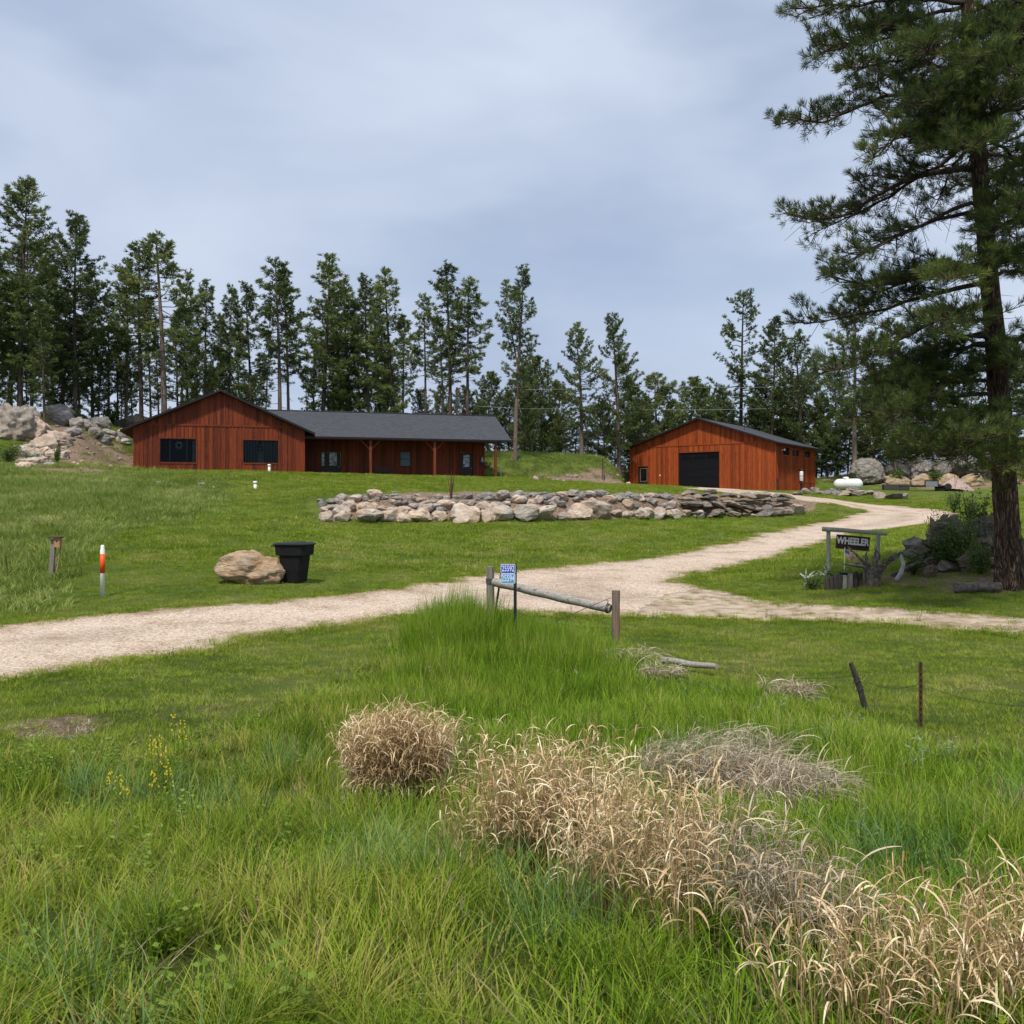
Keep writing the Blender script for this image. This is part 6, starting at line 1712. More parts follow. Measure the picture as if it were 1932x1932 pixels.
# the bank of stones: walk along its foot
us = np.linspace(-0.197, 0.305, 900)
foot = np.array([(u * yw(u), yw(u)) for u in us])
cum = np.concatenate([[0], np.cumsum(np.linalg.norm(np.diff(foot, axis=0), axis=1))]); LT = cum[-1]
def along(s): return np.array([np.interp(s, cum, foot[:, 0]), np.interp(s, cum, foot[:, 1])])
def bank_row(step, back, size, kind, s0, s1, label, lift=.1, jit=.42):
    s = s0 * LT
    while s < s1 * LT:
        p = along(s); d = along(min(s + .3, LT)) - along(max(s - .3, 0)); d /= np.linalg.norm(d); nrm = np.array((-d[1], d[0]))
        bk = back + rk.uniform(-jit, jit)
        q = p + nrm * bk
        sc = size * .88 * rk.choice((.5, .65, .8, .95, 1.1, 1.25, 1.5)) * rk.uniform(.9, 1.1)
        me = rk.choice(kind)
        zs_ = me.dimensions[2] if hasattr(me, 'dimensions') else .7
        z = hz(q[0], q[1]) + sc * lift
        place_rock('bank_rock', me, (q[0], q[1], z), math.atan2(d[1], d[0]) + rk.uniform(-.5, .5) + rk.choice((0, 3.14)), (sc * rk.uniform(.85, 1.2), sc, sc * rk.uniform(.8, 1.15)), label[0], 'rock', label[1], (rk.gauss(0, .14), rk.gauss(0, .14)))
        s += step * sc / size * rk.uniform(.85, 1.15)
LA = ('pale rounded boulder in the bottom row at the left half of the stone bank', 'bottom boulders of the stone bank')
LB = ('small grey stone on the upper rows of the left half of the stone bank', 'upper stones of the left half of the stone bank')
LC = ('flat dark slab stacked in the right third of the stone bank', 'stacked slabs of the stone bank')
LD = ('smaller pale stone in the middle stretch of the stone bank', 'middle stones of the stone bank')
bank_row(1.0, -.45, .98, R_pale, 0.0, .46, LA, .22, .15)
bank_row(.80, .35, .66, R_pale + R_grey[:3], .02, .46, LD, .16)
bank_row(.62, 1.0, .52, R_grey + R_pale[:2], .01, .46, LB, .12)
bank_row(.58, 1.6, .46, R_grey, .0, .46, LB, .10)
bank_row(.66, 2.3, .40, R_grey, .03, .40, LB, .05, .4)
bank_row(.75, 1.35, .55, R_grey + R_pale[:2], .0, .46, LB, .22, .5)
bank_row(.8, .7, .6, R_grey + R_pale, .0, .66, LD, .2, .5)
bank_row(.78, -.4, .75, R_pale, .46, .66, LD, .22, .15)
bank_row(.66, .3, .55, R_pale[:4] + R_grey[:3], .46, .66, LD, .16)
bank_row(.66, 1.0, .50, R_grey, .46, .66, LD, .12)
bank_row(.85, 1.8, .42, R_grey, .46, .64, LD, .08, .4)
bank_row(1.1, -.45, .82, R_slab + R_pale[:2], .655, 1.0, LC, .25, .12)
bank_row(1.0, -.1, .78, R_slab, .65, 1.0, LC, .65, .12)
bank_row(.95, .4, .72, R_slab, .66, .99, LC, .85, .15)
bank_row(.95, 1.1, .70, R_slab, .67, .98, LC, .6, .2)
# the three stones scattered on the lawn above
for (x, y, s, k) in ((380, 915, .55, 0), (402, 921, .42, 2), (300, 912, .5, 3), (745, 930, .35, 1)):
    p = G(x, y); place_rock('lawn_rock', rk.choice(R_grey), p, rk.random() * 6, s, 'small half-buried grey stone in the grass slope below the house', 'rock', 'stones in the grass slope below the house')

print('bank rocks', len([o for o in scene.objects if o.name.startswith('bank_rock')]))
# boulder by the bin
p = G(468, 1102)
place_rock('boulder', rock_mesh('boulder', 91, (1.98, 1.2, 1.16), M['rock_boulder'], sub=5, rough=.34, cuts=5, freq=1.1, lay=.05, fine=.07), p + Vector((-.03, .35, .36)), .12, 1, 'large pale tan layered boulder beside the black bin', 'boulder', tilt=(0, R(4)))

# left hill boulders
def big_rock(x, y, dims, seed, label, mat='rock_lichen', rz=0, sink=.25, Yd=None, tilt=(0, 0), name='boulder', group=None, cat='boulder', sub=5, lay=.03, fine=.10):
    if Yd is None: p = G(x, y, 24)
    else:
        X = (x - CX) / F2 * Yd; p = Vector((X, Yd, hz(X, Yd)))
    me = rock_mesh(name, seed, dims, M[mat], sub=sub, rough=.34, cuts=8, freq=1.2, lay=lay, fine=fine)
    return place_rock(name, me, p + Vector((0, 0, dims[2] * (.5 - sink))), rz, 1, label, cat, group, tilt)
big_rock(22, 836, (4.9, 4.0, 4.4), 201, 'huge pale lichened boulder leaning at the left edge of the hillside', Yd=78, tilt=(0, R(26)), sink=.3, fine=.16)
big_rock(66, 806, (2.5, 2.2, 3.9), 202, 'upright rounded boulder leaning against the huge left one', Yd=78.5, tilt=(0, R(-28)), sink=.25, fine=.16)
big_rock(88, 828, (2.4, 1.9, 1.5), 203, 'flat boulder under the upright leaning one', Yd=79, tilt=(0, R(16)), sink=.3)
for i, (x, y, w, h) in enumerate(((108,790,2.6,1.9),(122,800,2.2,1.7),(150,806,2.2,1.3),(165,812,1.8,1.3),(185,806,2.1,1.5),(180,822,1.6,1.2),(206,822,1.7,1.0),(225,830,1.7,1.0),(236,838,1.4,.9),(198,836,1.3,.9),(137,822,1.6,1.2),(122,828,1.3,.9),(240,812,1.5,1.0),(95,775,2.0,1.6))):
    big_rock(x, y, (w, w * .8, h), 210 + i, 'grey lichened rock in the outcrop on the slope left of the house', 'rock_grey', rz=i, sink=.3, name='outcrop_rock', group='outcrop rocks left of the house', cat='rock', sub=4)
for i, (x, y, w, h) in enumerate(((262,784,3.0,2.0),(245,790,2.6,1.6),(290,786,2.6,1.2))):
    big_rock(x, y, (w * 1.3, w, h * 1.4), 230 + i, 'dark mossy rock at the foot of the pines just above the gable roof slope', 'rock_mossy', rz=i, sink=.25, Yd=96, name='outcrop_rock', group='mossy rocks behind the gable', cat='rock', sub=4)
for i in range(52):
    q = rk.random(); x = 108 + 140 * q + rk.uniform(-14, 14); y = 784 + 46 * q + rk.uniform(-16, 12)
    p = G(x, y, 60); s = rk.uniform(.5, 1.25) * (1 - .35 * q)
    place_rock('outcrop_rock', rk.choice(R_grey + R_pale[:3]), p + Vector((0, 0, s * .12)), rk.random() * 6, (s, s, s * 1.3), 'small pale grey rock in the broken chain of outcrop left of the house', 'rock', 'small rocks in the outcrop chain left of the house', (rk.gauss(0, .2), rk.gauss(0, .2)))
for i in range(110):
    x = rk.uniform(20, 235); y = rk.uniform(800, 888)
    if not (y > 800 + max(0, (x - 120)) * .55): continue
    p = G(x, y, 60); s = rk.uniform(.12, .42) * (1.5 if x < 110 else 1)
    place_rock('bank_stone', rk.choice(R_pale + R_grey), p + Vector((0, 0, s * .1)), rk.random() * 6, s, 'loose tan stone on the bare eroded bank left of the house', 'rock', 'loose stones on the eroded bank')
for i in range(40):
    x = rk.uniform(38, 135); y = rk.uniform(822, 886)
    p = G(x, y, 60); s = rk.uniform(.4, 1.15)
    place_rock('rubble_rock', rk.choice(R_pale), p + Vector((0, 0, s * .06)), rk.random() * 6, (s, s, s * .8), 'pale broken rock in the rubble below the big leaning boulders', 'rock', 'pale rubble below the leaning boulders', (rk.gauss(0, .25), rk.gauss(0, .25)))
for i, (x, y, w, h) in enumerate(((85,846,2.8,2.0),(112,838,2.4,1.7),(60,862,2.2,1.3),(100,864,2.0,1.2))):
    big_rock(x, y, (w, w * .8, h), 250 + i, 'pale fractured ledge among the rubble on the left bank', 'rock_lichen', rz=i * .7, sink=.35, name='ledge_rock', group='pale ledges on the left bank', cat='rock', sub=4, fine=.18)
big_rock(62, 884, (2.6, 1.6, .9), 240, 'low pale ledge rock at the bottom of the eroded bank', 'rock_pale', sink=.3, Yd=70)

# outcrop behind the tank
M['rock_outcrop'] = mat_rock('rock_outcrop', (0.06, 0.055, 0.046), (0.20, 0.185, 0.16), (0.37, 0.35, 0.315), (0.30, 0.25, 0.20), scale=1.5, warm_amt=.25, lay=(1, 1, 2.2), bd=.25)
OUT = [(1640,905,5.0,3.6,3.7,'square grey lichened outcrop block behind the white propane tank','rock_outcrop'),
       (1690,912,3.6,2.6,3.4,'rounded grey outcrop block next right of the square one','rock_outcrop'),
       (1735,905,3.8,2.8,3.6,'mottled grey outcrop block in the middle of the right-hand outcrop','rock_outcrop'),
       (1775,915,3.8,2.6,3.2,'low grey outcrop block between the mottled block and the gravel pile','rock_outcrop'),
       (1815,905,4.4,3,3.6,'outcrop block at the right behind the big pine trunk','rock_outcrop'),
       (1870,905,4.4,3,3.6,'outcrop block partly hidden right of the gravel pile','rock_outcrop')]
for i, (x, y, w, d_, h, lb, mt) in enumerate(OUT):
    big_rock(x, y, (w, d_, h), 300 + i, lb, mt, rz=.3 * i, sink=.18, Yd=111.5, name='outcrop_block', cat='outcrop', lay=.08, fine=.10)
M['rock_tan'] = mat_rock('rock_tan', (0.10, 0.075, 0.05), (0.30, 0.23, 0.155), (0.46, 0.38, 0.28), (0.48, 0.32, 0.15), scale=1.6, lay=(1, 1, 3.5))
for i, (x, w, h) in enumerate(((1695, 3.6, 2.0), (1740, 3.4, 1.9), (1785, 3.6, 1.8), (1835, 3.8, 1.8))):
    big_rock(x, 925, (w, 2.0, h), 320 + i, 'tan freshly cut rock face under the grey outcrop at right', 'rock_tan', rz=.2, sink=.25, Yd=108.5, name='tan_rock', group='cut rock faces under the outcrop', cat='rock', sub=4, lay=.06)
for i, (x, y, s) in enumerate(((1505,931,.8),(1525,929,.9),(1545,928,.8),(1560,930,.9),(1576,931,.8),(1590,932,1.0),(1605,932,1.0),(1622,931,1.1),(1640,930,1.2),(1520,924,.8),(1538,922,.9),(1660,936,1.0),(1685,938,1.2),(1705,938,1.0),(1612,925,1.0),(1598,926,.9),(1570,925,.8))):
    p = G(x, y + 4, 80)
    place_rock('rubble_rock', rk.choice(R_slab + R_grey), p + Vector((0, 0, .2 * s)), rk.random() * 6, s, 'grey slab in the low rubble row in front of the propane tank', 'rock', 'rubble in front of the propane tank', (rk.gauss(0, .2), rk.gauss(0, .2)))
for i in range(26):
    x = rk.uniform(1000, 1195); y = rk.uniform(897, 912) if x < 1110 else rk.uniform(888, 914)
    p = G(x, y, 75); s = rk.uniform(.2, .6)
    place_rock('cut_stone', rk.choice(R_grey + R_pale[:3]), p + Vector((0, 0, s * .12)), rk.random() * 6, s, 'loose stone along the dark cut between house and workshop', 'rock', 'stones along the cut between the buildings')
# near rock mass left of the big pine
for i, (x, y, Yd, w, d_, h, lb) in enumerate((
    (1800,1062,29.8,1.25,1.2,1.85,'tall mossy dark rock left of the big pine trunk, behind the log'),
    (1850,1068,29.4,1.2,1.1,1.75,'dark mossy rock directly behind the big pine trunk'),
    (1770,1040,31.5,1.0,1.0,1.7,'weathered pale-topped rock at the left end of the mass by the pine'),
    (1768,1072,28.6,.75,.6,.75,'small tan rock at the foot of the mossy rocks by the pine'),
    (1835,1090,27.6,.9,.7,.9,'tan-brown stone low in front of the mossy rocks'),
    (1890,1050,30.5,1.4,1.2,1.9,'mossy rock right of the big pine trunk'),
    (1755,1095,27.4,.5,.4,.42,'small dark stone in the weeds in front of the mossy rocks'))):
    big_rock(x, y, (w, d_, h), 400 + i, lb, 'rock_mossy' if i not in (3, 4) else 'rock_slab', rz=i * .8, sink=.15, Yd=Yd, lay=.07, fine=.22)

R_moss = [rock_mesh('moss_rock', 600 + i, (1.1, .9, .62), M['rock_mossy'], sub=4, rough=.36, cuts=10, fine=.12, lay=.06) for i in range(5)]
for i in range(22):
    X_ = rk.uniform(12.2, 15.6); Yd_ = rk.uniform(27.9, 29.6); s = rk.uniform(.4, .95)
    place_rock('moss_rock', rk.choice(R_moss), (X_, Yd_, hz(X_, Yd_) + rk.uniform(0, 1.35) * (Yd_ - 27.6) / 2), rk.random() * 6, (s, s, s * rk.uniform(.6, 1)), 'broken mossy slab in the jumble of rock left of the big pine', 'rock', 'mossy slabs left of the big pine', (rk.gauss(0, .3), rk.gauss(0, .3)))
# gravel pile
p = G(1800, 950, 70)
X_ = (1800 - CX) / F2 * 104
me = rock_mesh('gravel_pile', 500, (4.8, 3.4, 2.6), mat_noise('gravel_pink', [(.3, (.22, .14, .12)), (.5, (.36, .26, .23)), (.7, (.48, .38, .34))], scale=6, rough=.95, bump=1, bscale=14), sub=5, rough=.12, cuts=0, fine=.02)
for v in me.vertices:
    rr_ = min(1, math.hypot(v.co.x / 2.4, v.co.y / 1.7)); v.co.z = 1.55 * (1 - rr_) ** .85 + .06 * noise.noise(v.co * 2)
place_rock('gravel_pile', me, (X_, 104, hz(X_, 104) - .1), .3, 1, 'heap of pinkish gravel in front of the rock outcrop at right', 'gravel pile')
# ================================================================== THINGS
def place(name, x, y, label, cat, rz=0.0, group=None, ymin=2.0, sink=0.0, Yd=None):
    if Yd is None: p = G(x, y, ymin)
    else:
        X = (x - CX) / F2 * Yd; p = Vector((X, Yd, hz(X, Yd)))
    p.z -= sink
    return empty(name, p, rz, label, cat, group)

# wheeled bin
t = place('wheeled_bin', 556, 1099, 'black plastic wheeled bin with closed lid beside the pale boulder', 'bin', rz=R(78))
t.scale = (1.1, 1.1, 1.06)
mb = MB()
def ring(w, d, z, c=.07):
    x, y = w / 2, d / 2
    return [(-x + c, -y, z), (x - c, -y, z), (x, -y + c, z), (x, y - c, z), (x - c, y, z), (-x + c, y, z), (-x, y - c, z), (-x, -y + c, z)]
rs = [ring(.50, .52, .03), ring(.56, .58, .35), ring(.61, .65, .72), ring(.62, .67, .74), ring(.70, .80, .745), ring(.72, .84, 1.0), ring(.73, .86, 1.02)]
vs_ = [v for r_ in rs for v in r_]
fs_ = [(i * 8 + k, i * 8 + (k + 1) % 8, (i + 1) * 8 + (k + 1) % 8, (i + 1) * 8 + k) for i in range(len(rs) - 1) for k in range(8)] + [tuple(range(7, -1, -1)), tuple(range(48, 56))]
mb.add(vs_, fs_); mb.build('body', M['bin_plastic'], t)
mb = MB(); rs = [ring(.80, .94, 1.022, .08), ring(.80, .94, 1.05, .08), ring(.70, .82, 1.085, .08), ring(.40, .46, 1.10, .05)]
vs_ = [v for r_ in rs for v in r_]
mb.add(vs_, [(i * 8 + k, i * 8 + (k + 1) % 8, (i + 1) * 8 + (k + 1) % 8, (i + 1) * 8 + k) for i in range(3) for k in range(8)] + [tuple(range(7, -1, -1)), tuple(range(24, 32))])
mb.box((0, -.18, 1.10), (.34, .14, .025))
mb.build('lid', M['bin_lid'], t, bevel=.006)
mb = MB(); mb.tube([(-.28, .52, .99), (.28, .52, .99)], .018, 8); mb.span((-.27, .42, .975), (-.24, .52, 1.005)); mb.span((.24, .42, .975), (.27, .52, 1.005)); mb.build('handle', M['bin_plastic'], t)
for sx in (-1, 1):
    mb = MB(); mb.lathe([(.05, -.03), (.14, -.03), (.14, .03), (.05, .03)], 18, (sx * .31, .30, .14), 'X'); mb.build('wheel', M['rubber'], t)

# marker post
t = place('marker_post', 193.5, 1128, 'white plastic marker post with an orange band at the verge', 'marker post', sink=.05)
mb = MB(); mb.lathe([(.058, 0), (.058, 1.28), (.048, 1.30), (.048, 1.36), (.035, 1.40)], 16); mb.build('post', M['white_plastic'], t)
mb = MB(); mb.lathe([(.0605, .68), (.0605, 1.17)], 16); mb.build('orange_band', M['orange_tape'], t)

# bird box on a post, and a thin stake
t = place('bird_box', 103, 1102, 'weathered post with a small wooden bird box near the left hillside', 'bird box', Yd=27.5)
mb = MB(); mb.box((-.06, 0, .50), (.13, .11, 1.16), Matrix.Rotation(R(3), 3, 'Y')); mb.build('post', M['grey_wood_up'], t, bevel=.012)
mb = MB(); mb.box((.11, -.02, .98), (.17, .17, .27)); bx_ = mb.build('box', M['birdhouse_wood'], t)
mb = MB(); mb.box((.06, -.03, 1.135), (.34, .26, .03)); mb.build('roof', M['dark_wood'], bx_)
mb = MB(); mb.lathe([(.022, 0), (.022, .004)], 10); me = mb.mesh('entrance_hole', M['dark_room']); me.transform(Matrix.Translation((.11, -.107, 1.02)) @ Matrix.Rotation(R(90), 4, 'X')); link('entrance_hole', me, bx_)
mb = MB(); mb.tube([(.02, .02, -.1), (.16, .03, .85)], .02, 6); mb.build('brace', M['birdhouse_wood'], t)
t = place('metal_stake', 17, 1078, 'thin rusty stake leaning at the far left edge', 'stake', Yd=27.5)
mb = MB(); mb.tube([(.0, 0, -.2), (-.10, 0, .62)], .018, 6); mb.build('stake', M['rust'], t)

# fence: two posts, a slanting rail, wires
pl = G(925, 1215, 10); pl = Vector(((925 - CX) / F2 * 18.6, 18.6, 0)); pl.z = hz(pl.x, pl.y)
pr = Vector(((1162 - CX) / F2 * 17.4, 17.4, 0)); pr.z = hz(pr.x, pr.y)
tl = empty('fence_post', pl, .2, 'thick grey fence post at the left end of the slanting rail, wrapped in wire', 'fence post')
ztop = (CX - 1069) / F2 * 18.6 - pl.z
mb = MB()
mb.tube([(0, 0, -.3), (.005, .01, ztop * .5), (0, 0, ztop)], [.085, .080, .078], 12); mb.build('post', M['grey_wood_up'], tl)
mb = MB()
for k in range(4): mb.tube([(.088 * math.cos(a), .088 * math.sin(a), ztop - .24 - .025 * k + .01 * math.sin(a * 2 + k)) for a in np.linspace(0, 6.283, 16)], .006, 5, False)
mb.build('wire_wrap', M['wire'], tl)
ts = empty('leaning_stake', (pl.x + .17, pl.y - .02, pl.z), 0, 'thin dark stake leaning beside the thick left fence post', 'stake')
mb = MB(); mb.tube([(-.10, 0, .2), (.055, .02, ztop - .06)], .022, 7); mb.build('stake', M['dark_wood'], ts)
trt = empty('fence_post', pr, .1, 'squared red-brown fence post at the low right end of the slanting rail', 'fence post')
zt2 = (CX - 1114) / F2 * 17.4 - pr.z
mb = MB(); mb.tube([(0, 0, -.3), (0, 0, zt2 * .6), (.004, 0, zt2)], [.078, .075, .076], 9); mb.build('post', M['red_grey_wood'], trt)
a = at(931, 1098, 18.5); b_ = at(1152, 1149, 17.42)
tr_ = empty('fence_rail', (a + b_) / 2, 0, 'long weathered grey log rail slanting down between the two fence posts', 'rail')
o_ = (a + b_) / 2; d = (b_ - a)
mb = MB()
pts = [a + d * t_ + Vector((0, 0, .018 * math.sin(t_ * 7))) for t_ in np.linspace(0, 1, 14)]
me = None
L_ = d.length
mb.tube([(-L_ / 2 + L_ * t_, 0, .004 * math.sin(t_ * 7)) for t_ in np.linspace(0, 1, 16)], [.088 - .012 * abs(t_ - .4) + .006 * math.sin(t_ * 23) for t_ in np.linspace(0, 1, 16)], 14)
me = mb.mesh('log', M['grey_wood'])
me.transform(d.to_track_quat('X', 'Z').to_matrix().to_4x4()); link('log', me, tr_)
mb = MB()
dn = d.normalized(); up = Vector((0, 0, 1)); sdv = dn.cross(up).normalized(); upv = sdv.cross(dn)
for k in range(3):
    c = d * .47 + dn * (.02 * k)
    mb.tube([c + (sdv * math.cos(q) + upv * math.sin(q)) * .088 for q in np.linspace(0, 6.283, 14)], .006, 5, False)
mb.tube([d * .47 + upv * .09, d * .47 + upv * .15, d * .47 + upv * .13 - dn * .04], .008, 5)
mb.build('wire_binding', M['wire'], tr_)
def wire(name, pts, rad, label, mat='wire', sag=0.0, n=14, wob=0.0):
    P = [Vector(p) for p in pts]; out = []
    for i in range(len(P) - 1):
        for k in range(n):
            t_ = k / n; q = P[i].lerp(P[i + 1], t_); q.z -= sag * 4 * t_ * (1 - t_); q.z += wob * math.sin(k * 2.3 + i); out.append(q)
    out.append(P[-1])
    mb = MB(); mb.tube(out, rad, 5)
    return tag(mb.build(name, M[mat], None), label, 'wire')
wire('brace_wire', [at(1151, 1128, 17.3), at(1058, 1168, 17.6), at(985, 1205, 18.0)], .006, 'twisted brace wire running from the right fence post down to the left')
wire('fence_wire', [pr + Vector((-.05, -.08, .52)), at(1050, 1176, 17.7), pl + Vector((.05, 0, .55))], .004, 'thin upper fence wire sagging between the two fence posts', sag=.03)
wire('fence_wire', [pr + Vector((-.05, -.08, .40)), at(1060, 1195, 17.6), pl + Vector((.05, 0, .40))], .004, 'thin lower fence wire near the grass between the two fence posts', sag=.04)
pst = Vector(((1637 - CX) / F2 * 12.3, 12.3, 0)); pst.z = hz(pst.x, pst.y)
ptp = Vector(((1737 - CX) / F2 * 11.2, 11.2, 0)); ptp.z = hz(ptp.x, ptp.y)
wire('fence_wire', [pr + Vector((.06, -.05, .55)), at(1350, 1258, 15.8), at(1615, 1275, 12.3), at(1737, 1290, 11.2), at(2000, 1330, 10.0)], .0035, 'slack wire trailing from the right fence post past the leaning stake', sag=.10, n=10)

# house number signs on a steel post
ps = Vector(((972 - CX) / F2 * 17.9, 17.9, 0)); ps.z = hz(ps.x, ps.y)
t = empty('number_sign', ps, 0, 'two blue number plates, 25592 above a faded 25594, on a dark steel post', 'sign')
z1 = (CX - 1064) / F2 * 17.9 - ps.z
mb = MB(); mb.span((-.018, -.015, -.3), (.018, .015, z1 + .005)); mb.span((-.03, -.022, -.3), (.03, -.015, z1)); mb.build('post', M['green_post'], t)
RX = Matrix.Rotation(R(90), 4, 'X')
def plate(zc, w, h, face, txt, cut=0):
    mb = MB(); xs_, c = w / 2, .02
    poly = []
    for (cx_, cy_, a0) in ((xs_ - c, h/2 - c, 0), (-xs_ + c, h/2 - c, 90), (-xs_ + c, -h/2 + c, 180), (xs_ - c, -h/2 + c, 270)):
        for k in range(4): poly.append((cx_ + c * math.cos(R(a0 + 30 * k)), cy_ + c * math.sin(R(a0 + 30 * k))))
    Mx = Matrix.Translation((-.135, -.026, zc)) @ RX
    mb.prism(poly, .004, Mx); pl_ = mb.build('plate', M['sign_white'], t)
    mb = MB(); k2 = .93
    mb.prism([(p[0] * k2, p[1] * .88) for p in poly], .002, Matrix.Translation((-.135, -.0305, zc)) @ RX); mb.build('face', face, pl_)
    text_mb(txt, h * .90, .0008, M['sign_white'], 'digits', pl_, Matrix.Translation((-.135, -.0342, zc)) @ RX, xs=.60, bold=.0022)
plate(z1 - .09, .275, .175, M['sign_blue'], '25592')
plate(z1 - .275, .275, .185, M['sign_faded'], '25594')

# leaning stake, steel post, fallen pole
t = empty('leaning_stake', pst, 0, 'short dark split wooden stake leaning left in the grass at right', 'stake')
zz_ = (CX - 1250) / F2 * 12.3 - pst.z; xx_ = (1605 - 1637) / F2 * 12.3
mb = MB(); mb.tube([(.01, 0, -.15), (xx_ * .4, 0, zz_ * .4), (xx_ * .75, .01, zz_ * .78), (xx_, 0, zz_)], [.042, .04, .036, .028], 7); mb.build('stake', M['dark_wood'], t)
mb = MB()
for q in (.45, .62): mb.tube([(xx_ * q + .045 * math.cos(a), .045 * math.sin(a), zz_ * q + .03 * math.cos(a)) for a in np.linspace(0, 6.283, 10)], .006, 5, False)
mb.build('wire_wrap', M['wire'], t)
t = empty('steel_post', ptp, 0, 'thin upright rusty steel fence post at right', 'fence post')
zz_ = (CX - 1249) / F2 * 11.2 - ptp.z
mb = MB(); mb.span((-.022, -.004, -.3), (.022, .004, zz_)); mb.span((-.004, -.004, -.3), (.004, .034, zz_ - .002))
for k in range(9): mb.box((0, -.009, .1 + k * (zz_ - .15) / 9), (.02, .012, .025))
mb.build('post', M['rust'], t)
a = at(1248, 1263, 16.2); b_ = at(1352, 1290, 15.2); a.z = hz(a.x, a.y) + .10; b_.z = hz(b_.x, b_.y) + .16
mb = MB(); L_ = (b_ - a).length
mb.tube([(-L_ / 2 + L_ * k / 8, 0, .01 * math.sin(k)) for k in range(9)], [.062 - .002 * k for k in range(9)], 10)
me = mb.mesh('fallen_pole', M['grey_wood']); me.transform((b_ - a).to_track_quat('X', 'Z').to_matrix().to_4x4())
o = link('fallen_pole', me, None, (a + b_) / 2); tag(o, 'fallen grey pole lying in the grass right of the fence', 'pole')

# culvert end in the dead grass
p = G(1528, 1508)
t = empty('culvert_pipe', p + Vector((0, 0, -.02)), R(-60), 'grey-blue culvert pipe end poking from the flattened dead grass', 'culvert')
mb = MB(); prof = []
for k in range(14): prof.append((.15 + (.010 if k % 2 else 0), k * .045))
prof2 = [(r_ - .018, z) for r_, z in reversed(prof)]
mb.lathe(prof + prof2, 22); me = mb.mesh('pipe', M['culvert']); me.transform(Matrix.Rotation(R(100), 4, 'X') @ Matrix.Translation((0, 0, -.3))); link('pipe', me, t)

# white clean-out pipes
for x, y, lb in ((508, 891, 'short white clean-out pipe against the gable wall below the blinds window'), (481.5, 923, 'short white clean-out pipe standing in the grass slope')):
    p = G(x, y, 40); h_ = 15 / F2 * p.y
    t = empty('pipe_stub', p, 0, lb, 'pipe')
    mb = MB(); mb.lathe([(.10, -.2), (.10, h_ - .15)], 14); mb.build('pipe', M['white_plastic'], t)
    mb = MB(); mb.lathe([(.125, h_ - .15), (.125, h_ - .02), (.09, h_)], 14); mb.build('cap', M['white_plastic'], t)

# porch bench and wall ornament
def house_pt(lx, ly, lz): return Matrix.Translation(HO) @ Matrix.Rotation(HA, 4, 'Z') @ Vector((lx, ly, lz))
ua = plane_pt(HO, HA, 2.7, 706, 885)[0]; ub = plane_pt(HO, HA, 2.7, 744, 885)[0]
t = empty('porch_bench', house_pt((ua + ub) / 2, 2.6, -.12), HA, 'dark wooden slatted bench on the porch between post and window', 'bench')
hw = (ub - ua) / 2
mb = MB()
for k in range(4): mb.span((-hw, -.28 + k * .13, .42), (hw, -.18 + k * .13, .45))
mb.build('seat', M['dark_wood'], t)
mb = MB()
for k in range(4): mb.span((-hw + .03, .24, .52 + k * .115), (hw - .03, .265, .60 + k * .115))
mb.build('backrest', M['dark_wood'], t)
for sx in (-1, 1):
    mb = MB(); x = sx * (hw - .03); mb.span((x - .03, -.28, 0), (x + .03, -.22, .66)); mb.build('leg', M['dark_wood'], t)
    mb = MB(); mb.span((x - .03, .20, 0), (x + .03, .26, .98)); mb.build('leg', M['dark_wood'], t)
    mb = MB(); mb.span((x - .035, -.29, .661), (x + .035, .199, .70)); mb.build('armrest', M['dark_wood'], t)
ux, uz = plane_pt(HO, HA, PY, 915, 874)
t = empty('wall_ornament', house_pt(ux, PY - .06, uz), HA, 'curved dark metal wall ornament with a pale pointed cap by the right-hand porch door', 'ornament')
M['orn_dark'] = mat_plain('orn_dark', (.02, .022, .028), rough=.5); M['orn_red'] = mat_plain('orn_red', (.16, .03, .02), rough=.5); M['orn_pale'] = mat_plain('orn_pale', (.55, .52, .50), rough=.6); M['orn_blue'] = mat_plain('orn_blue', (.16, .26, .34), rough=.5)
mb = MB(); mb.prism([(.42 * math.cos(a) + .10, .42 * math.sin(a) * 1.05 - .05) for a in np.linspace(R(175), R(375), 16)] + [(.30 * math.cos(a) + .14, .30 * math.sin(a) + .02) for a in np.linspace(R(375), R(175), 16)], .05, Matrix.Translation((0, .04, 0)) @ RX); mb.build('crescent', M['orn_dark'], t)
mb = MB(); mb.lathe([(.14, 0), (.10, .06), (.04, .26), (.005, .40)], 12, (-.28, 0, .22)); mb.build('cap', M['orn_pale'], t)
mb = MB(); mb.lathe([(.02, 0), (.15, .05), (.17, .12), (.12, .19)], 12, (-.27, 0, .05)); mb.build('face', M['orn_blue'], t)
mb = MB(); mb.tube([(-.16, -.02, .0), (-.06, -.05, -.12), (.02, -.05, -.30), (.16, -.03, -.42)], [.07, .09, .08, .03], 10); mb.build('body', M['orn_red'], t)
mb = MB(); mb.tube([(-.12, -.05, -.02), (.05, -.06, .04), (.2, -.04, -.05)], .045, 8); mb.build('arm', M['orn_red'], t)
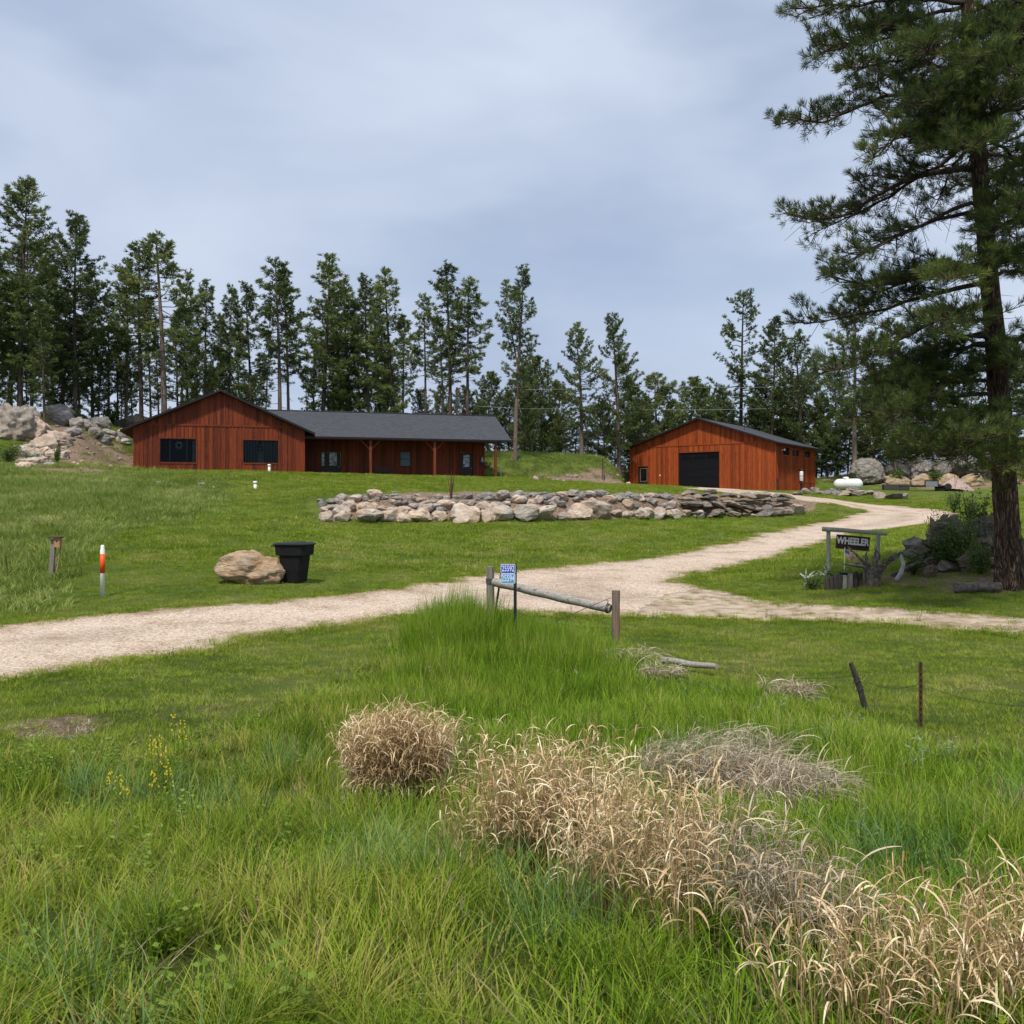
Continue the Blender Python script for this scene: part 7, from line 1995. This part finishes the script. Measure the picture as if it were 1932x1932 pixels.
# wreaths in the two gable windows
for (h, lb, xx) in ((wA, 'pale wreath hanging in the left gable window', .52), (wB, 'dark wreath hanging before the blinds of the right gable window', .49)):
    x_ = h[0] + (h[1] - h[0]) * xx; z_ = h[3] - .62 * (.85 if h is wA else 1)
    mb = MB()
    r_ = random.Random(3)
    mb.tube([(.22 * math.cos(a), 0, .22 * math.sin(a)) for a in np.linspace(0, 6.283, 20)], .06, 8, False)
    for k in range(60):
        a = r_.random() * 6.283; q = .22 + r_.gauss(0, .06); mb.box((q * math.cos(a), r_.gauss(0, .03), q * math.sin(a)), (.09, .01, .03), Matrix.Rotation(r_.random() * 6, 3, 'Y'))
    o = mb.build('wreath', mat_plain('wreath_' + ('a' if h is wA else 'b'), (.20, .23, .22) if h is wA else (.06, .08, .07), rough=.8), None)
    o.location = house_pt(x_, .155, z_); o.rotation_euler = (0, 0, HA); tag(o, lb, 'wreath')

# sapling below the lawn edge
p = G(851, 953, 30)
t = empty('sapling', p, 0, 'bare reddish sapling with thin upright stems on top of the stone bank', 'sapling')
mb = MB(); r_ = random.Random(6)
for k in range(9):
    a = r_.random() * 6.283; l = r_.uniform(.9, 2.0); sx, sy = .16 * math.cos(a), .12 * math.sin(a)
    mb.tube([(0, 0, -.1), (sx * .4, sy, l * .4), (sx, sy, l * .75), (sx * 1.1 + r_.gauss(0, .04), sy, l)], [.028, .022, .014, .006], 5)
mb.build('stems', mat_plain('sapling_bark', (.10, .045, .03), rough=.8), t)

# propane tank
t = place('propane_tank', 1600, 925, 'white horizontal propane tank with a domed lid near the workshop', 'tank', rz=R(-38), Yd=106.5, sink=.32)
mb = MB(); prof = [(0.02, -1.62)]
for k in range(1, 9): prof.append((.62 * math.sin(k / 8 * 1.5708), -1.0 - .62 * math.cos(k / 8 * 1.5708)))
prof += [(r_, -z) for r_, z in reversed(prof)]
mb.lathe(prof, 26, (0, 0, .92), 'X'); mb.build('tank_body', M['white_paint'], t)
mb = MB(); mb.lathe([(.33, 1.46), (.33, 1.62), (.28, 1.72), (.12, 1.76)], 18, (-.25, 0, 0)); mb.build('lid_dome', M['white_paint'], t)
for sx in (-.85, .85):
    mb = MB(); mb.span((sx - .09, -.42, .05), (sx + .09, .42, .40)); mb.build('foot', M['rock_grey'], t)
t = place('planter_block', 1690, 925, 'low dark rectangular timber planter right of the propane tank', 'planter', rz=R(-6), Yd=105)
mb = MB()
for s_ in ((-1.35, -.45, 0, 1.35, -.37, .62), (-1.35, .37, 0, 1.35, .45, .62), (-1.35, -.37, 0, -1.27, .37, .62), (1.27, -.37, 0, 1.35, .37, .62)): mb.span(s_[:3], s_[3:])
mb.build('side_board', M['dark_wood'], t)
mb = MB(); mb.span((-1.26, -.36, 0), (1.26, .36, .52)); mb.build('soil', M['soil'], t)
# flatbed trailer with raised ramp
t = place('flat_trailer', 1750, 938, 'low black flatbed trailer with a grey upright panel parked by the outcrop', 'trailer', rz=R(4), Yd=103)
mb = MB(); mb.span((-2.1, -.9, .48), (2.2, .9, .60)); mb.build('deck', M['dark_steel'], t)
mb = MB(); mb.span((-.75, -1.02, .45), (.6, -.95, 1.02)); pn = mb.build('ramp_panel', M['steel'], t)
mb = MB()
for s_ in ((-.83, -1.04, .35, -.75, -.94, 1.12), (.6, -1.04, .35, .68, -.94, 1.12), (-.75, -1.04, 1.03, .6, -.94, 1.12)): mb.span(s_[:3], s_[3:])
mb.build('ramp_frame', M['frame_black'], pn)
for sx in (-1, 1):
    for dx in (1.75,):
        mb = MB(); mb.lathe([(.12, -.1), (.36, -.1), (.40, -.05), (.40, .05), (.36, .1), (.12, .1)], 20, (0, 0, 0), 'X'); me = mb.mesh('wheel', M['rubber']); me.transform(Matrix.Translation((dx, sx * 1.02, .40)) @ Matrix.Rotation(R(90), 4, 'Z')); link('wheel', me, t)
mb = MB(); mb.tube([(-2.1, -.5, .52), (-3.2, 0, .5), (-2.1, .5, .52)], .05, 6); mb.tube([(-3.1, 0, .5), (-3.1, 0, 0)], .035, 6); mb.build('drawbar', M['dark_steel'], t)

# utility pole and lines
Xp = (862 - CX) / F2 * 100
t = empty('utility_pole', (Xp, 100, hz(Xp, 100)), 0, 'yellowish wooden utility pole with a grey transformer behind the porch roof', 'utility pole')
zt_ = (CX - 732) / F2 * 100 - t.location.z
mb = MB(); mb.tube([(0, 0, -.5), (0, 0, zt_)], [.17, .12], 12); mb.build('pole', M['pole_wood'], t)
mb = MB(); mb.lathe([(.2, zt_ - 2.0), (.24, zt_ - 1.9), (.24, zt_ - 1.15), (.18, zt_ - 1.0)], 14, (.08, -.36, 0)); mb.build('transformer', M['cable'], t)
tp_ = Vector((Xp, 100, t.location.z + zt_))
wire('power_line', [tp_ + Vector((0, 0, -.1)), at(1240, 727, 112), at(1500, 728, 119), at(1960, 715, 130)], .020, 'upper power line running from the pole to the right above the workshop', 'cable', sag=.25)
wire('power_line', [tp_ + Vector((0, 0, -1.7)), at(1090, 770, 108), at(1500, 769, 119), at(1960, 762, 130)], .020, 'lower power line running from the pole to the right above the workshop', 'cable', sag=.25)

# stakes and barrow bits beside the house
t = place('survey_stake', 945, 893, 'thin white stake in the grass at the right end of the house', 'stake', Yd=88)
mb = MB(); mb.tube([(0, 0, -.2), (0, 0, 1.5)], .035, 6); mb.build('stake', M['white_plastic'], t)
t = place('yellow_tote', 951, 899, 'small pale yellow bucket on the grass beside the white stake', 'bucket', Yd=89)
mb = MB(); mb.lathe([(.24, 0), (.30, .42), (.27, .42), (.22, .04)], 14); mb.build('bucket', mat_plain('tote', (.50, .34, .12)), t)
mb = MB(); mb.tube([(.29 * math.cos(a), 0, .42 + .16 * math.sin(a)) for a in np.linspace(0, 3.14, 9)], .015, 5); mb.build('handle', M['steel'], t)
t = place('gate_stake', 1136, 908, 'pair of thin tall wooden stakes by the cut bank left of the workshop', 'stake', Yd=96)
mb = MB(); mb.tube([(0, 0, -.3), (.05, 0, 2.2)], .05, 6); mb.build('stake', M['dark_wood'], t)
mb = MB(); mb.tube([(.22, 0, -.3), (.16, 0, 1.7)], .045, 6); mb.build('stake', M['dark_wood'], t)

# ------------------------------------------------------------------ family name sign in its bed
YS_ = 29.0
def bed(x, y, Yd=YS_): 
    X = (x - CX) / F2 * Yd; return Vector((X, Yd, hz(X, Yd)))
pa_ = bed(1563, 1060); pb_ = bed(1655, 1062, 28.4)
t = empty('name_sign', (pa_ + pb_) / 2, 0, 'rustic log frame with a hanging dark board lettered WHEELER', 'sign')
o_ = t.location
zl = (CX - 1000) / F2 * YS_; zr_ = (CX - 1006) / F2 * 28.4
for p_, zt_, dx in ((pa_, zl, 0.0), (pb_, zr_, .06)):
    mb = MB(); mb.tube([(p_.x - o_.x - dx, p_.y - o_.y, p_.z - o_.z - .3), (p_.x - o_.x + dx * .6, p_.y - o_.y, zt_ - o_.z - .0)], [.072, .062], 10); mb.build('post', M['green_wood'], t)
a = at(1551, 998, YS_ + .02) - o_; b_ = at(1674, 1007, 28.3) - o_
mb = MB(); mb.tube([a, a.lerp(b_, .3) + Vector((0, 0, .01)), a.lerp(b_, .7), b_], [.075, .07, .064, .06], 12); mb.build('crossbar', M['green_wood'], t)
c0 = at(1578, 1009, YS_ - .05) - o_; c1 = at(1641.5, 1012.5, 28.6) - o_
ex = (c1 - c0); Wd = ex.length; exn = ex.normalized()
h_ = 26.5 / F2 * YS_
ez = Vector((0, 0, 1)); ez = (ez - exn * ez.dot(exn)).normalized(); ey = ez.cross(exn)
ctr = (c0 + c1) / 2 - ez * (h_ / 2)
sh = Matrix(((1, .0, -.14, 0), (0, 1, 0, 0), (0, 0, 1, 0), (0, 0, 0, 1)))
Mb = Matrix.Translation(ctr) @ Matrix((exn, ey, ez)).transposed().to_4x4()
mb = MB(); mb.box((0, 0, 0), (Wd, .04, h_)); me = mb.mesh('board', M['sign_brown'], bevel=.006); me.transform(Mb @ Matrix.Rotation(R(2), 4, 'Y')); bd_ = link('board', me, t)
mb = MB()
for s_ in ((-Wd/2, h_/2 - .025, Wd/2, h_/2), (-Wd/2, -h_/2, Wd/2, -h_/2 + .025), (-Wd/2, -h_/2 + .026, -Wd/2 + .025, h_/2 - .026), (Wd/2 - .025, -h_/2 + .026, Wd/2, h_/2 - .026)): mb.span((s_[0], -.034, s_[1]), (s_[2], -.0215, s_[3]))
me = mb.mesh('board_rim', M['dark_wood']); me.transform(Mb @ Matrix.Rotation(R(2), 4, 'Y')); link('board_rim', me, bd_)
text_mb('WHEELER', .285, .004, M['letter_white'], 'lettering', bd_, Mb @ Matrix.Rotation(R(2), 4, 'Y') @ Matrix.Translation((0, -.026, .035)) @ RX, xs=.74, bold=.012)
for k in (.25, .75):
    mb = MB(); q = c0.lerp(c1, k); mb.tube([q, q + Vector((0, 0, .06))], .006, 5); mb.build('hanger', M['wire'], t)

# little flag
p_ = at(1592, 1062, 28.2); p_.z = hz(p_.x, p_.y)
t = empty('small_flag', p_, 0, 'small faded stars and stripes flag on a thin stick in front of the name board', 'flag')
zt_ = (CX - 1033) / F2 * 28.2 - p_.z
mb = MB(); mb.tube([(0, 0, -.1), (.03, 0, zt_)], .009, 6); mb.build('stick', M['white_plastic'], t)
mb = MB(); nU, nV = 12, 13
FW, FH = .34, .30
def fp(u, v):  # hangs from the stick, drooping to the right
    return Vector((.03 + FW * u * .95, .03 * math.sin(u * 7 + v * 2), zt_ - .02 - FH * .78 * v - .28 * u ** 1.2 * (1 - .25 * v)))
for i in range(nU):
    for j in range(nV):
        u0_, u1_, v0_, v1_ = i / nU, (i + 1) / nU, j / nV, (j + 1) / nV
        mb.mat = 2 if (i < 5 and j < 7) else (0 if j % 2 == 0 else 1)
        mb.add([fp(u0_, v1_), fp(u1_, v1_), fp(u1_, v0_), fp(u0_, v0_)], [(0, 1, 2, 3)])
mb.mat = 1
for i in range(6):
    for j in range(5):
        c = fp((i + .5) / 6 * .4, (j + .5) / 5 * .52) + Vector((0, -.004, 0)); mb.add([c + Vector((.005, 0, 0)), c + Vector((0, 0, .005)), c - Vector((.005, 0, 0)), c - Vector((0, 0, .005))], [(0, 1, 2, 3)])
mb.build('cloth', [M['flag_red'], M['flag_white'], M['flag_blue']], t)

# upturned stump with roots
p_ = bed(1648, 1082, 27.0)
t = empty('driftwood_stump', p_, 0, 'upturned grey root stump with long spreading roots in the sign bed', 'stump')
r_ = random.Random(12)
K, SD = 14, 20
V = []
for k in range(K):
    z = k / (K - 1)
    for j in range(SD):
        a = j / SD * 6.283
        rr_ = (.19 + .10 * z ** 2.5 + .05 * (1 - z) ** 3) * (1 + .22 * noise.noise(Vector((math.cos(a) * 2.2, math.sin(a) * 2.2, z * 1.3 + 4))) + .10 * math.sin(a * 7 + z * 2))
        V.append((rr_ * math.cos(a), rr_ * math.sin(a), -.1 + .62 * z))
F = [(k * SD + j, k * SD + (j + 1) % SD, (k + 1) * SD + (j + 1) % SD, (k + 1) * SD + j) for k in range(K - 1) for j in range(SD)] + [tuple((K - 1) * SD + j for j in range(SD))]
me = bpy.data.meshes.new('stump_body'); me.from_pydata(V, [], F); me.materials.append(M['driftwood']); me.polygons.foreach_set('use_smooth', [True] * len(F)); link('stump_body', me, t)
def root(pts, r0, r1=.012):
    mb = MB(); P = [Vector(q) for q in pts]; out = []
    for i in range(len(P) - 1):
        for k in range(5): out.append(P[i].lerp(P[i + 1], k / 5) + Vector((r_.gauss(0, .012), r_.gauss(0, .012), r_.gauss(0, .012))))
    out.append(P[-1])
    mb.tube(out, [r0 * .62 * (1 - i / (len(out) - 1)) ** .8 + r1 * .8 for i in range(len(out))], 8)
    mb.build('root', M['driftwood'], t)
root([(-.12, -.1, .45), (-.4, -.15, .55), (-.72, -.2, .60), (-.95, -.2, .62)], .09)
root([(.16, -.1, .48), (.38, -.1, .72), (.60, -.1, .90), (.85, -.05, .98)], .12)
root([(.18, 0, .40), (.35, -.1, .62), (.55, -.12, .78), (.78, -.1, .90)], .09)
root([(-.1, 0, .5), (-.22, 0, .80), (-.18, 0, 1.02)], .08)
root([(-.15, .05, .5), (-.42, .1, .85), (-.62, .1, 1.02), (-.7, .1, 1.12)], .07)
root([(.02, -.05, .5), (.05, -.08, .82), (.0, -.1, 1.10)], .10)
root([(.08, .1, .5), (.2, .1, .85), (.12, .1, 1.0)], .07)
for k in range(14):
    a = r_.uniform(0, 6.283); l = r_.uniform(.2, .5); b0 = Vector((.16 * math.cos(a), .16 * math.sin(a), .48)); e = b0 + Vector((math.cos(a) * l, math.sin(a) * l, r_.uniform(-.05, .4)))
    root([b0, b0.lerp(e, .5) + Vector((0, 0, .08)), e], .045, .008)
# edging posts of the bed
for i, (x, y, h_, m_) in enumerate(((1568,1086,.36,'dark_wood'),(1577,1087,.42,'dark_wood'),(1585,1088,.40,'dark_wood'),(1594,1089,.38,'green_wood'),(1604,1090,.42,'grey_wood_up'),(1613,1090,.46,'dark_wood'),(1622,1089,.40,'dark_wood'),(1633,1090,.36,'green_wood'),(1560,1083,.34,'dark_wood'))):
    p_ = bed(x, y, 27.0 + abs(i - 4) * .05)
    mb = MB(); mb.tube([(0, 0, -.15), (.01, 0, h_)], [.075, .07], 10)
    o = mb.build('edging_post', M[m_], None); o.location = p_
    tag(o, {'dark_wood': 'dark short log post edging the sign bed', 'green_wood': 'greenish short log post edging the sign bed', 'grey_wood_up': 'pale grey short log post at the middle of the bed edging'}[m_], 'edging post', None if m_ == 'grey_wood_up' else m_.replace('_wood', '') + ' edging posts of the sign bed')
p_ = bed(1600, 1074, 27.6)
mb = MB(); mb.lathe([(.17, -.05), (.21, .34), (.23, .36), (.19, .36), (.16, .10)], 18); o = mb.build('plant_pot', M['bin_plastic'], None); o.location = p_
tag(o, 'round black plant pot behind the short log edging', 'pot')
# pale branching driftwood
def drift(x, y, Yd, label, seed, s=1.0):
    p_ = bed(x, y, Yd); t_ = random.Random(seed); mb = MB()
    mb.tube([(0, 0, -.05), (.02 * s, 0, .16 * s), (.0, 0, .28 * s)], [.05 * s, .045 * s, .05 * s], 8)
    for k in range(6):
        a = t_.uniform(-.3, 3.4); l = t_.uniform(.18, .34) * s
        mb.tube([(0, 0, .2 * s), (l * .6 * math.cos(a), t_.gauss(0, .05), .24 * s + l * .5 * abs(math.sin(a))), (l * math.cos(a), t_.gauss(0, .06), .26 * s + l * abs(math.sin(a)))], [.035 * s, .026 * s, .008 * s], 6)
    o = mb.build('driftwood', M['pale_drift'], None); o.location = p_
    tag(o, label, 'driftwood')
drift(1519, 1072, 28.4, 'pale antler-like driftwood piece in the weeds at the left of the sign bed', 1, 1.0)
drift(1560, 1064, 28.6, 'pale forked driftwood piece beside the left post of the name sign', 2, 1.0)
p_ = bed(1697, 1072, 27.6)
mb = MB(); mb.tube([(-.1, 0, -.05), (.05, 0, .20), (.12, 0, .45), (.02, 0, .72), (-.04, 0, .80)], [.06, .065, .055, .045, .02], 9); o = mb.build('driftwood', M['pale_drift'], None); o.location = p_
tag(o, 'curved grey driftwood horn standing right of the root stump', 'driftwood')
for (x, y, Yd, sgn, lb) in ((1715, 1080, 27.8, 1, 'long grey driftwood limb lying toward the mossy rocks'), (1740, 1068, 28.4, 1, 'dark curved driftwood branch arching beside the mossy rocks')):
    p_ = bed(x, y, Yd); mb = MB()
    mb.tube([(-.5, 0, .05), (-.15, 0, .22), (.2, -.05, .42), (.45, 0, .45), (.62, 0, .30)], [.06, .055, .05, .04, .015], 8); o = mb.build('driftwood', M['driftwood'], None); o.location = p_; tag(o, lb, 'driftwood')
# log seat by the pine
a = bed(1800, 1112, 24.2); b_ = bed(1888, 1112, 24.0); a.z += .14; b_.z += .16
mb = MB(); L_ = (b_ - a).length
mb.tube([(-L_ / 2 + L_ * k / 6, 0, .01 * math.sin(k * 2)) for k in range(7)], [.135, .14, .135, .13, .13, .125, .12], 14)
me = mb.mesh('log', M['driftwood']); me.transform((b_ - a).to_track_quat('X', 'Z').to_matrix().to_4x4())
o = link('log', me, None, (a + b_) / 2); tag(o, 'weathered cut log lying at the foot of the big pine', 'log')

# ------------------------------------------------------------------ shrubs and wild flowers
def shrub(x, y, Yd, w, h_, seed, label, mat='bush_leaf', name='shrub', n=1400, leaf=.07, group=None):
    p_ = bed(x, y, Yd); r = np.random.RandomState(seed)
    t_ = empty(name, p_, 0, label, 'shrub', group)
    st = []
    for k in range(16):
        a = r.rand() * 6.283; q = np.linspace(0, 1, 4)[:, None]; L = r.uniform(.5, 1.0)
        st.append(np.array((math.cos(a) * w * .45, math.sin(a) * w * .45, 0)) * q ** 1.3 * L + np.array((0, 0, h_ * L)) * q + np.concatenate([[[0, 0, 0]], r.normal(0, .04 * w, (3, 3))]))
    v, f = tube_np(np.array(st), np.tile([.022, .016, .010, .005], (16, 1)) * max(w, .6), 5)
    link('stems', mesh_np('stems', v, [f], [M['twig']], smooth=True), t_)
    S = np.array(st); k = r.randint(0, 16, n); s = r.uniform(.25, 1, n) * 3; i = np.minimum(s.astype(int), 2); fr = (s - i)[:, None]
    c = S[k, i] * (1 - fr) + S[k, i + 1] * fr + r.normal(0, .11 * w, (n, 3)) * np.array((1, 1, .7))
    d = r.normal(0, 1, (n, 3)); d[:, 2] += .4; d /= np.linalg.norm(d, axis=1, keepdims=True)
    sd_ = np.cross(d, r.normal(0, 1, (n, 3))); sd_ /= np.linalg.norm(sd_, axis=1, keepdims=True)
    L = leaf * r.uniform(.6, 1.3, n)[:, None]
    V = np.stack([c, c + d * L * .5 - sd_ * L * .28, c + d * L, c + d * L * .5 + sd_ * L * .28], 1).reshape(-1, 3)
    link('leaves', mesh_np('leaves', V, [np.arange(n * 4).reshape(-1, 4)], [M[mat]], tint=np.repeat(np.clip(r.normal(.5, .2, n), 0, 1), 4)), t_)
shrub(1795, 1075, 28.3, 1.1, 1.3, 1, 'leafy shrub growing up the front of the mossy rocks')
shrub(1770, 1030, 30.2, .8, 1.75, 2, 'taller thin-leaved shrub at the left top of the mossy rocks', n=900)
shrub(1850, 1085, 27.0, 1.0, .9, 3, 'low bush between the mossy rocks and the big pine')
shrub(1905, 1075, 26.6, 1.0, 1.2, 4, 'bush behind the foot of the big pine', n=1500)
shrub(1815, 1060, 28.0, 1.1, 1.7, 21, 'green shrub draped over the middle of the mossy rocks', n=2200, leaf=.085)
shrub(1775, 1062, 28.4, .8, 1.3, 22, 'bright weedy shrub hiding the left face of the mossy rocks', n=1500, leaf=.08)
shrub(1835, 1010, 31.0, 1.2, 2.3, 23, 'leafy bush standing up behind the mossy rocks', n=1600, leaf=.09)
shrub(1725, 1075, 28.0, .7, .7, 5, 'small weedy bush right of the root stump', n=700)
shrub(1530, 1084, 27.6, .9, .42, 6, 'low light-leaved weed patch at the left end of the sign bed', n=900, leaf=.06)
shrub(1580, 1074, 28.2, .8, .45, 7, 'leafy weed clump behind the short log edging', n=700)
shrub(1690, 905, 108.5, 1.8, 2.0, 8, 'dark bush growing in the crack of the right outcrop', n=900, leaf=.22)
shrub(1765, 910, 108.0, 1.8, 1.9, 9, 'bush hanging over the tan rock face at right', n=900, leaf=.22)
shrub(1800, 955, 70.0, 1.2, 1.6, 10, 'green sapling bush at the end of the driveway bend', n=700, leaf=.14)
shrub(1835, 965, 60.0, 1.6, 1.6, 11, 'leafy bush above the mossy rocks behind the bend', n=900, leaf=.14)
shrub(108, 878, 72.0, .5, 1.6, 12, 'narrow little conifer-like bush on the eroded bank', n=600, leaf=.12)
shrub(15, 872, 70.0, 2.0, 1.4, 13, 'green bush on the left edge of the eroded bank', n=1100, leaf=.14)
shrub(60, 870, 71.0, 1.6, .9, 14, 'grey-green low bush beside the left-edge bush', 'sage_leaf', n=800, leaf=.12)
shrub(130, 770, 88.0, 2.0, 1.2, 15, 'low green bush between the hilltop trunks', n=900, leaf=.18)
shrub(210, 772, 97.0, 2.2, 2.2, 16, 'dark rounded bush under the hilltop pines left of the gable', n=1200, leaf=.2)
for i, (x, y, h_) in enumerate(((325,1452,.62),(343,1462,.60),(300,1480,.52),(312,1500,.48),(293,1530,.40),(318,1532,.44),(208,1500,.30),(221,1512,.30),(235,1520,.28),(290,1470,.5))):
    p_ = G(x, y + 25)
    t = empty('yellow_wildflower', p_, i, 'slender yellow-flowered wild stem in the left foreground grass', 'wildflower', 'yellow wildflowers at left')
    mb = MB(); mb.tube([(0, 0, -.05), (.02, 0, h_ * .5), (.01, .02, h_)], [.005, .004, .002], 5); mb.build('stem', M['weed_leaf'], t)
    mb = MB(); r_ = random.Random(i)
    for k in range(15):
        z = h_ * r_.uniform(.66, 1.0); a = r_.random() * 6.283; q = .022 * (1.25 - z / h_) * 2.2 + .006
        mb.box((.01 + q * math.cos(a), q * math.sin(a), z), (.009, .007, .009), Matrix.Rotation(a, 3, 'Z'))
    mb.build('blossoms', M['blossom'], t)
    me = leafy('leaves', 3, h_ * .4, h_ * .65, M['weed_leaf'], 700 + i, leaf=.05, lw=.016, spread=.05); link('leaves', me, t)
print('objects', len(scene.objects))
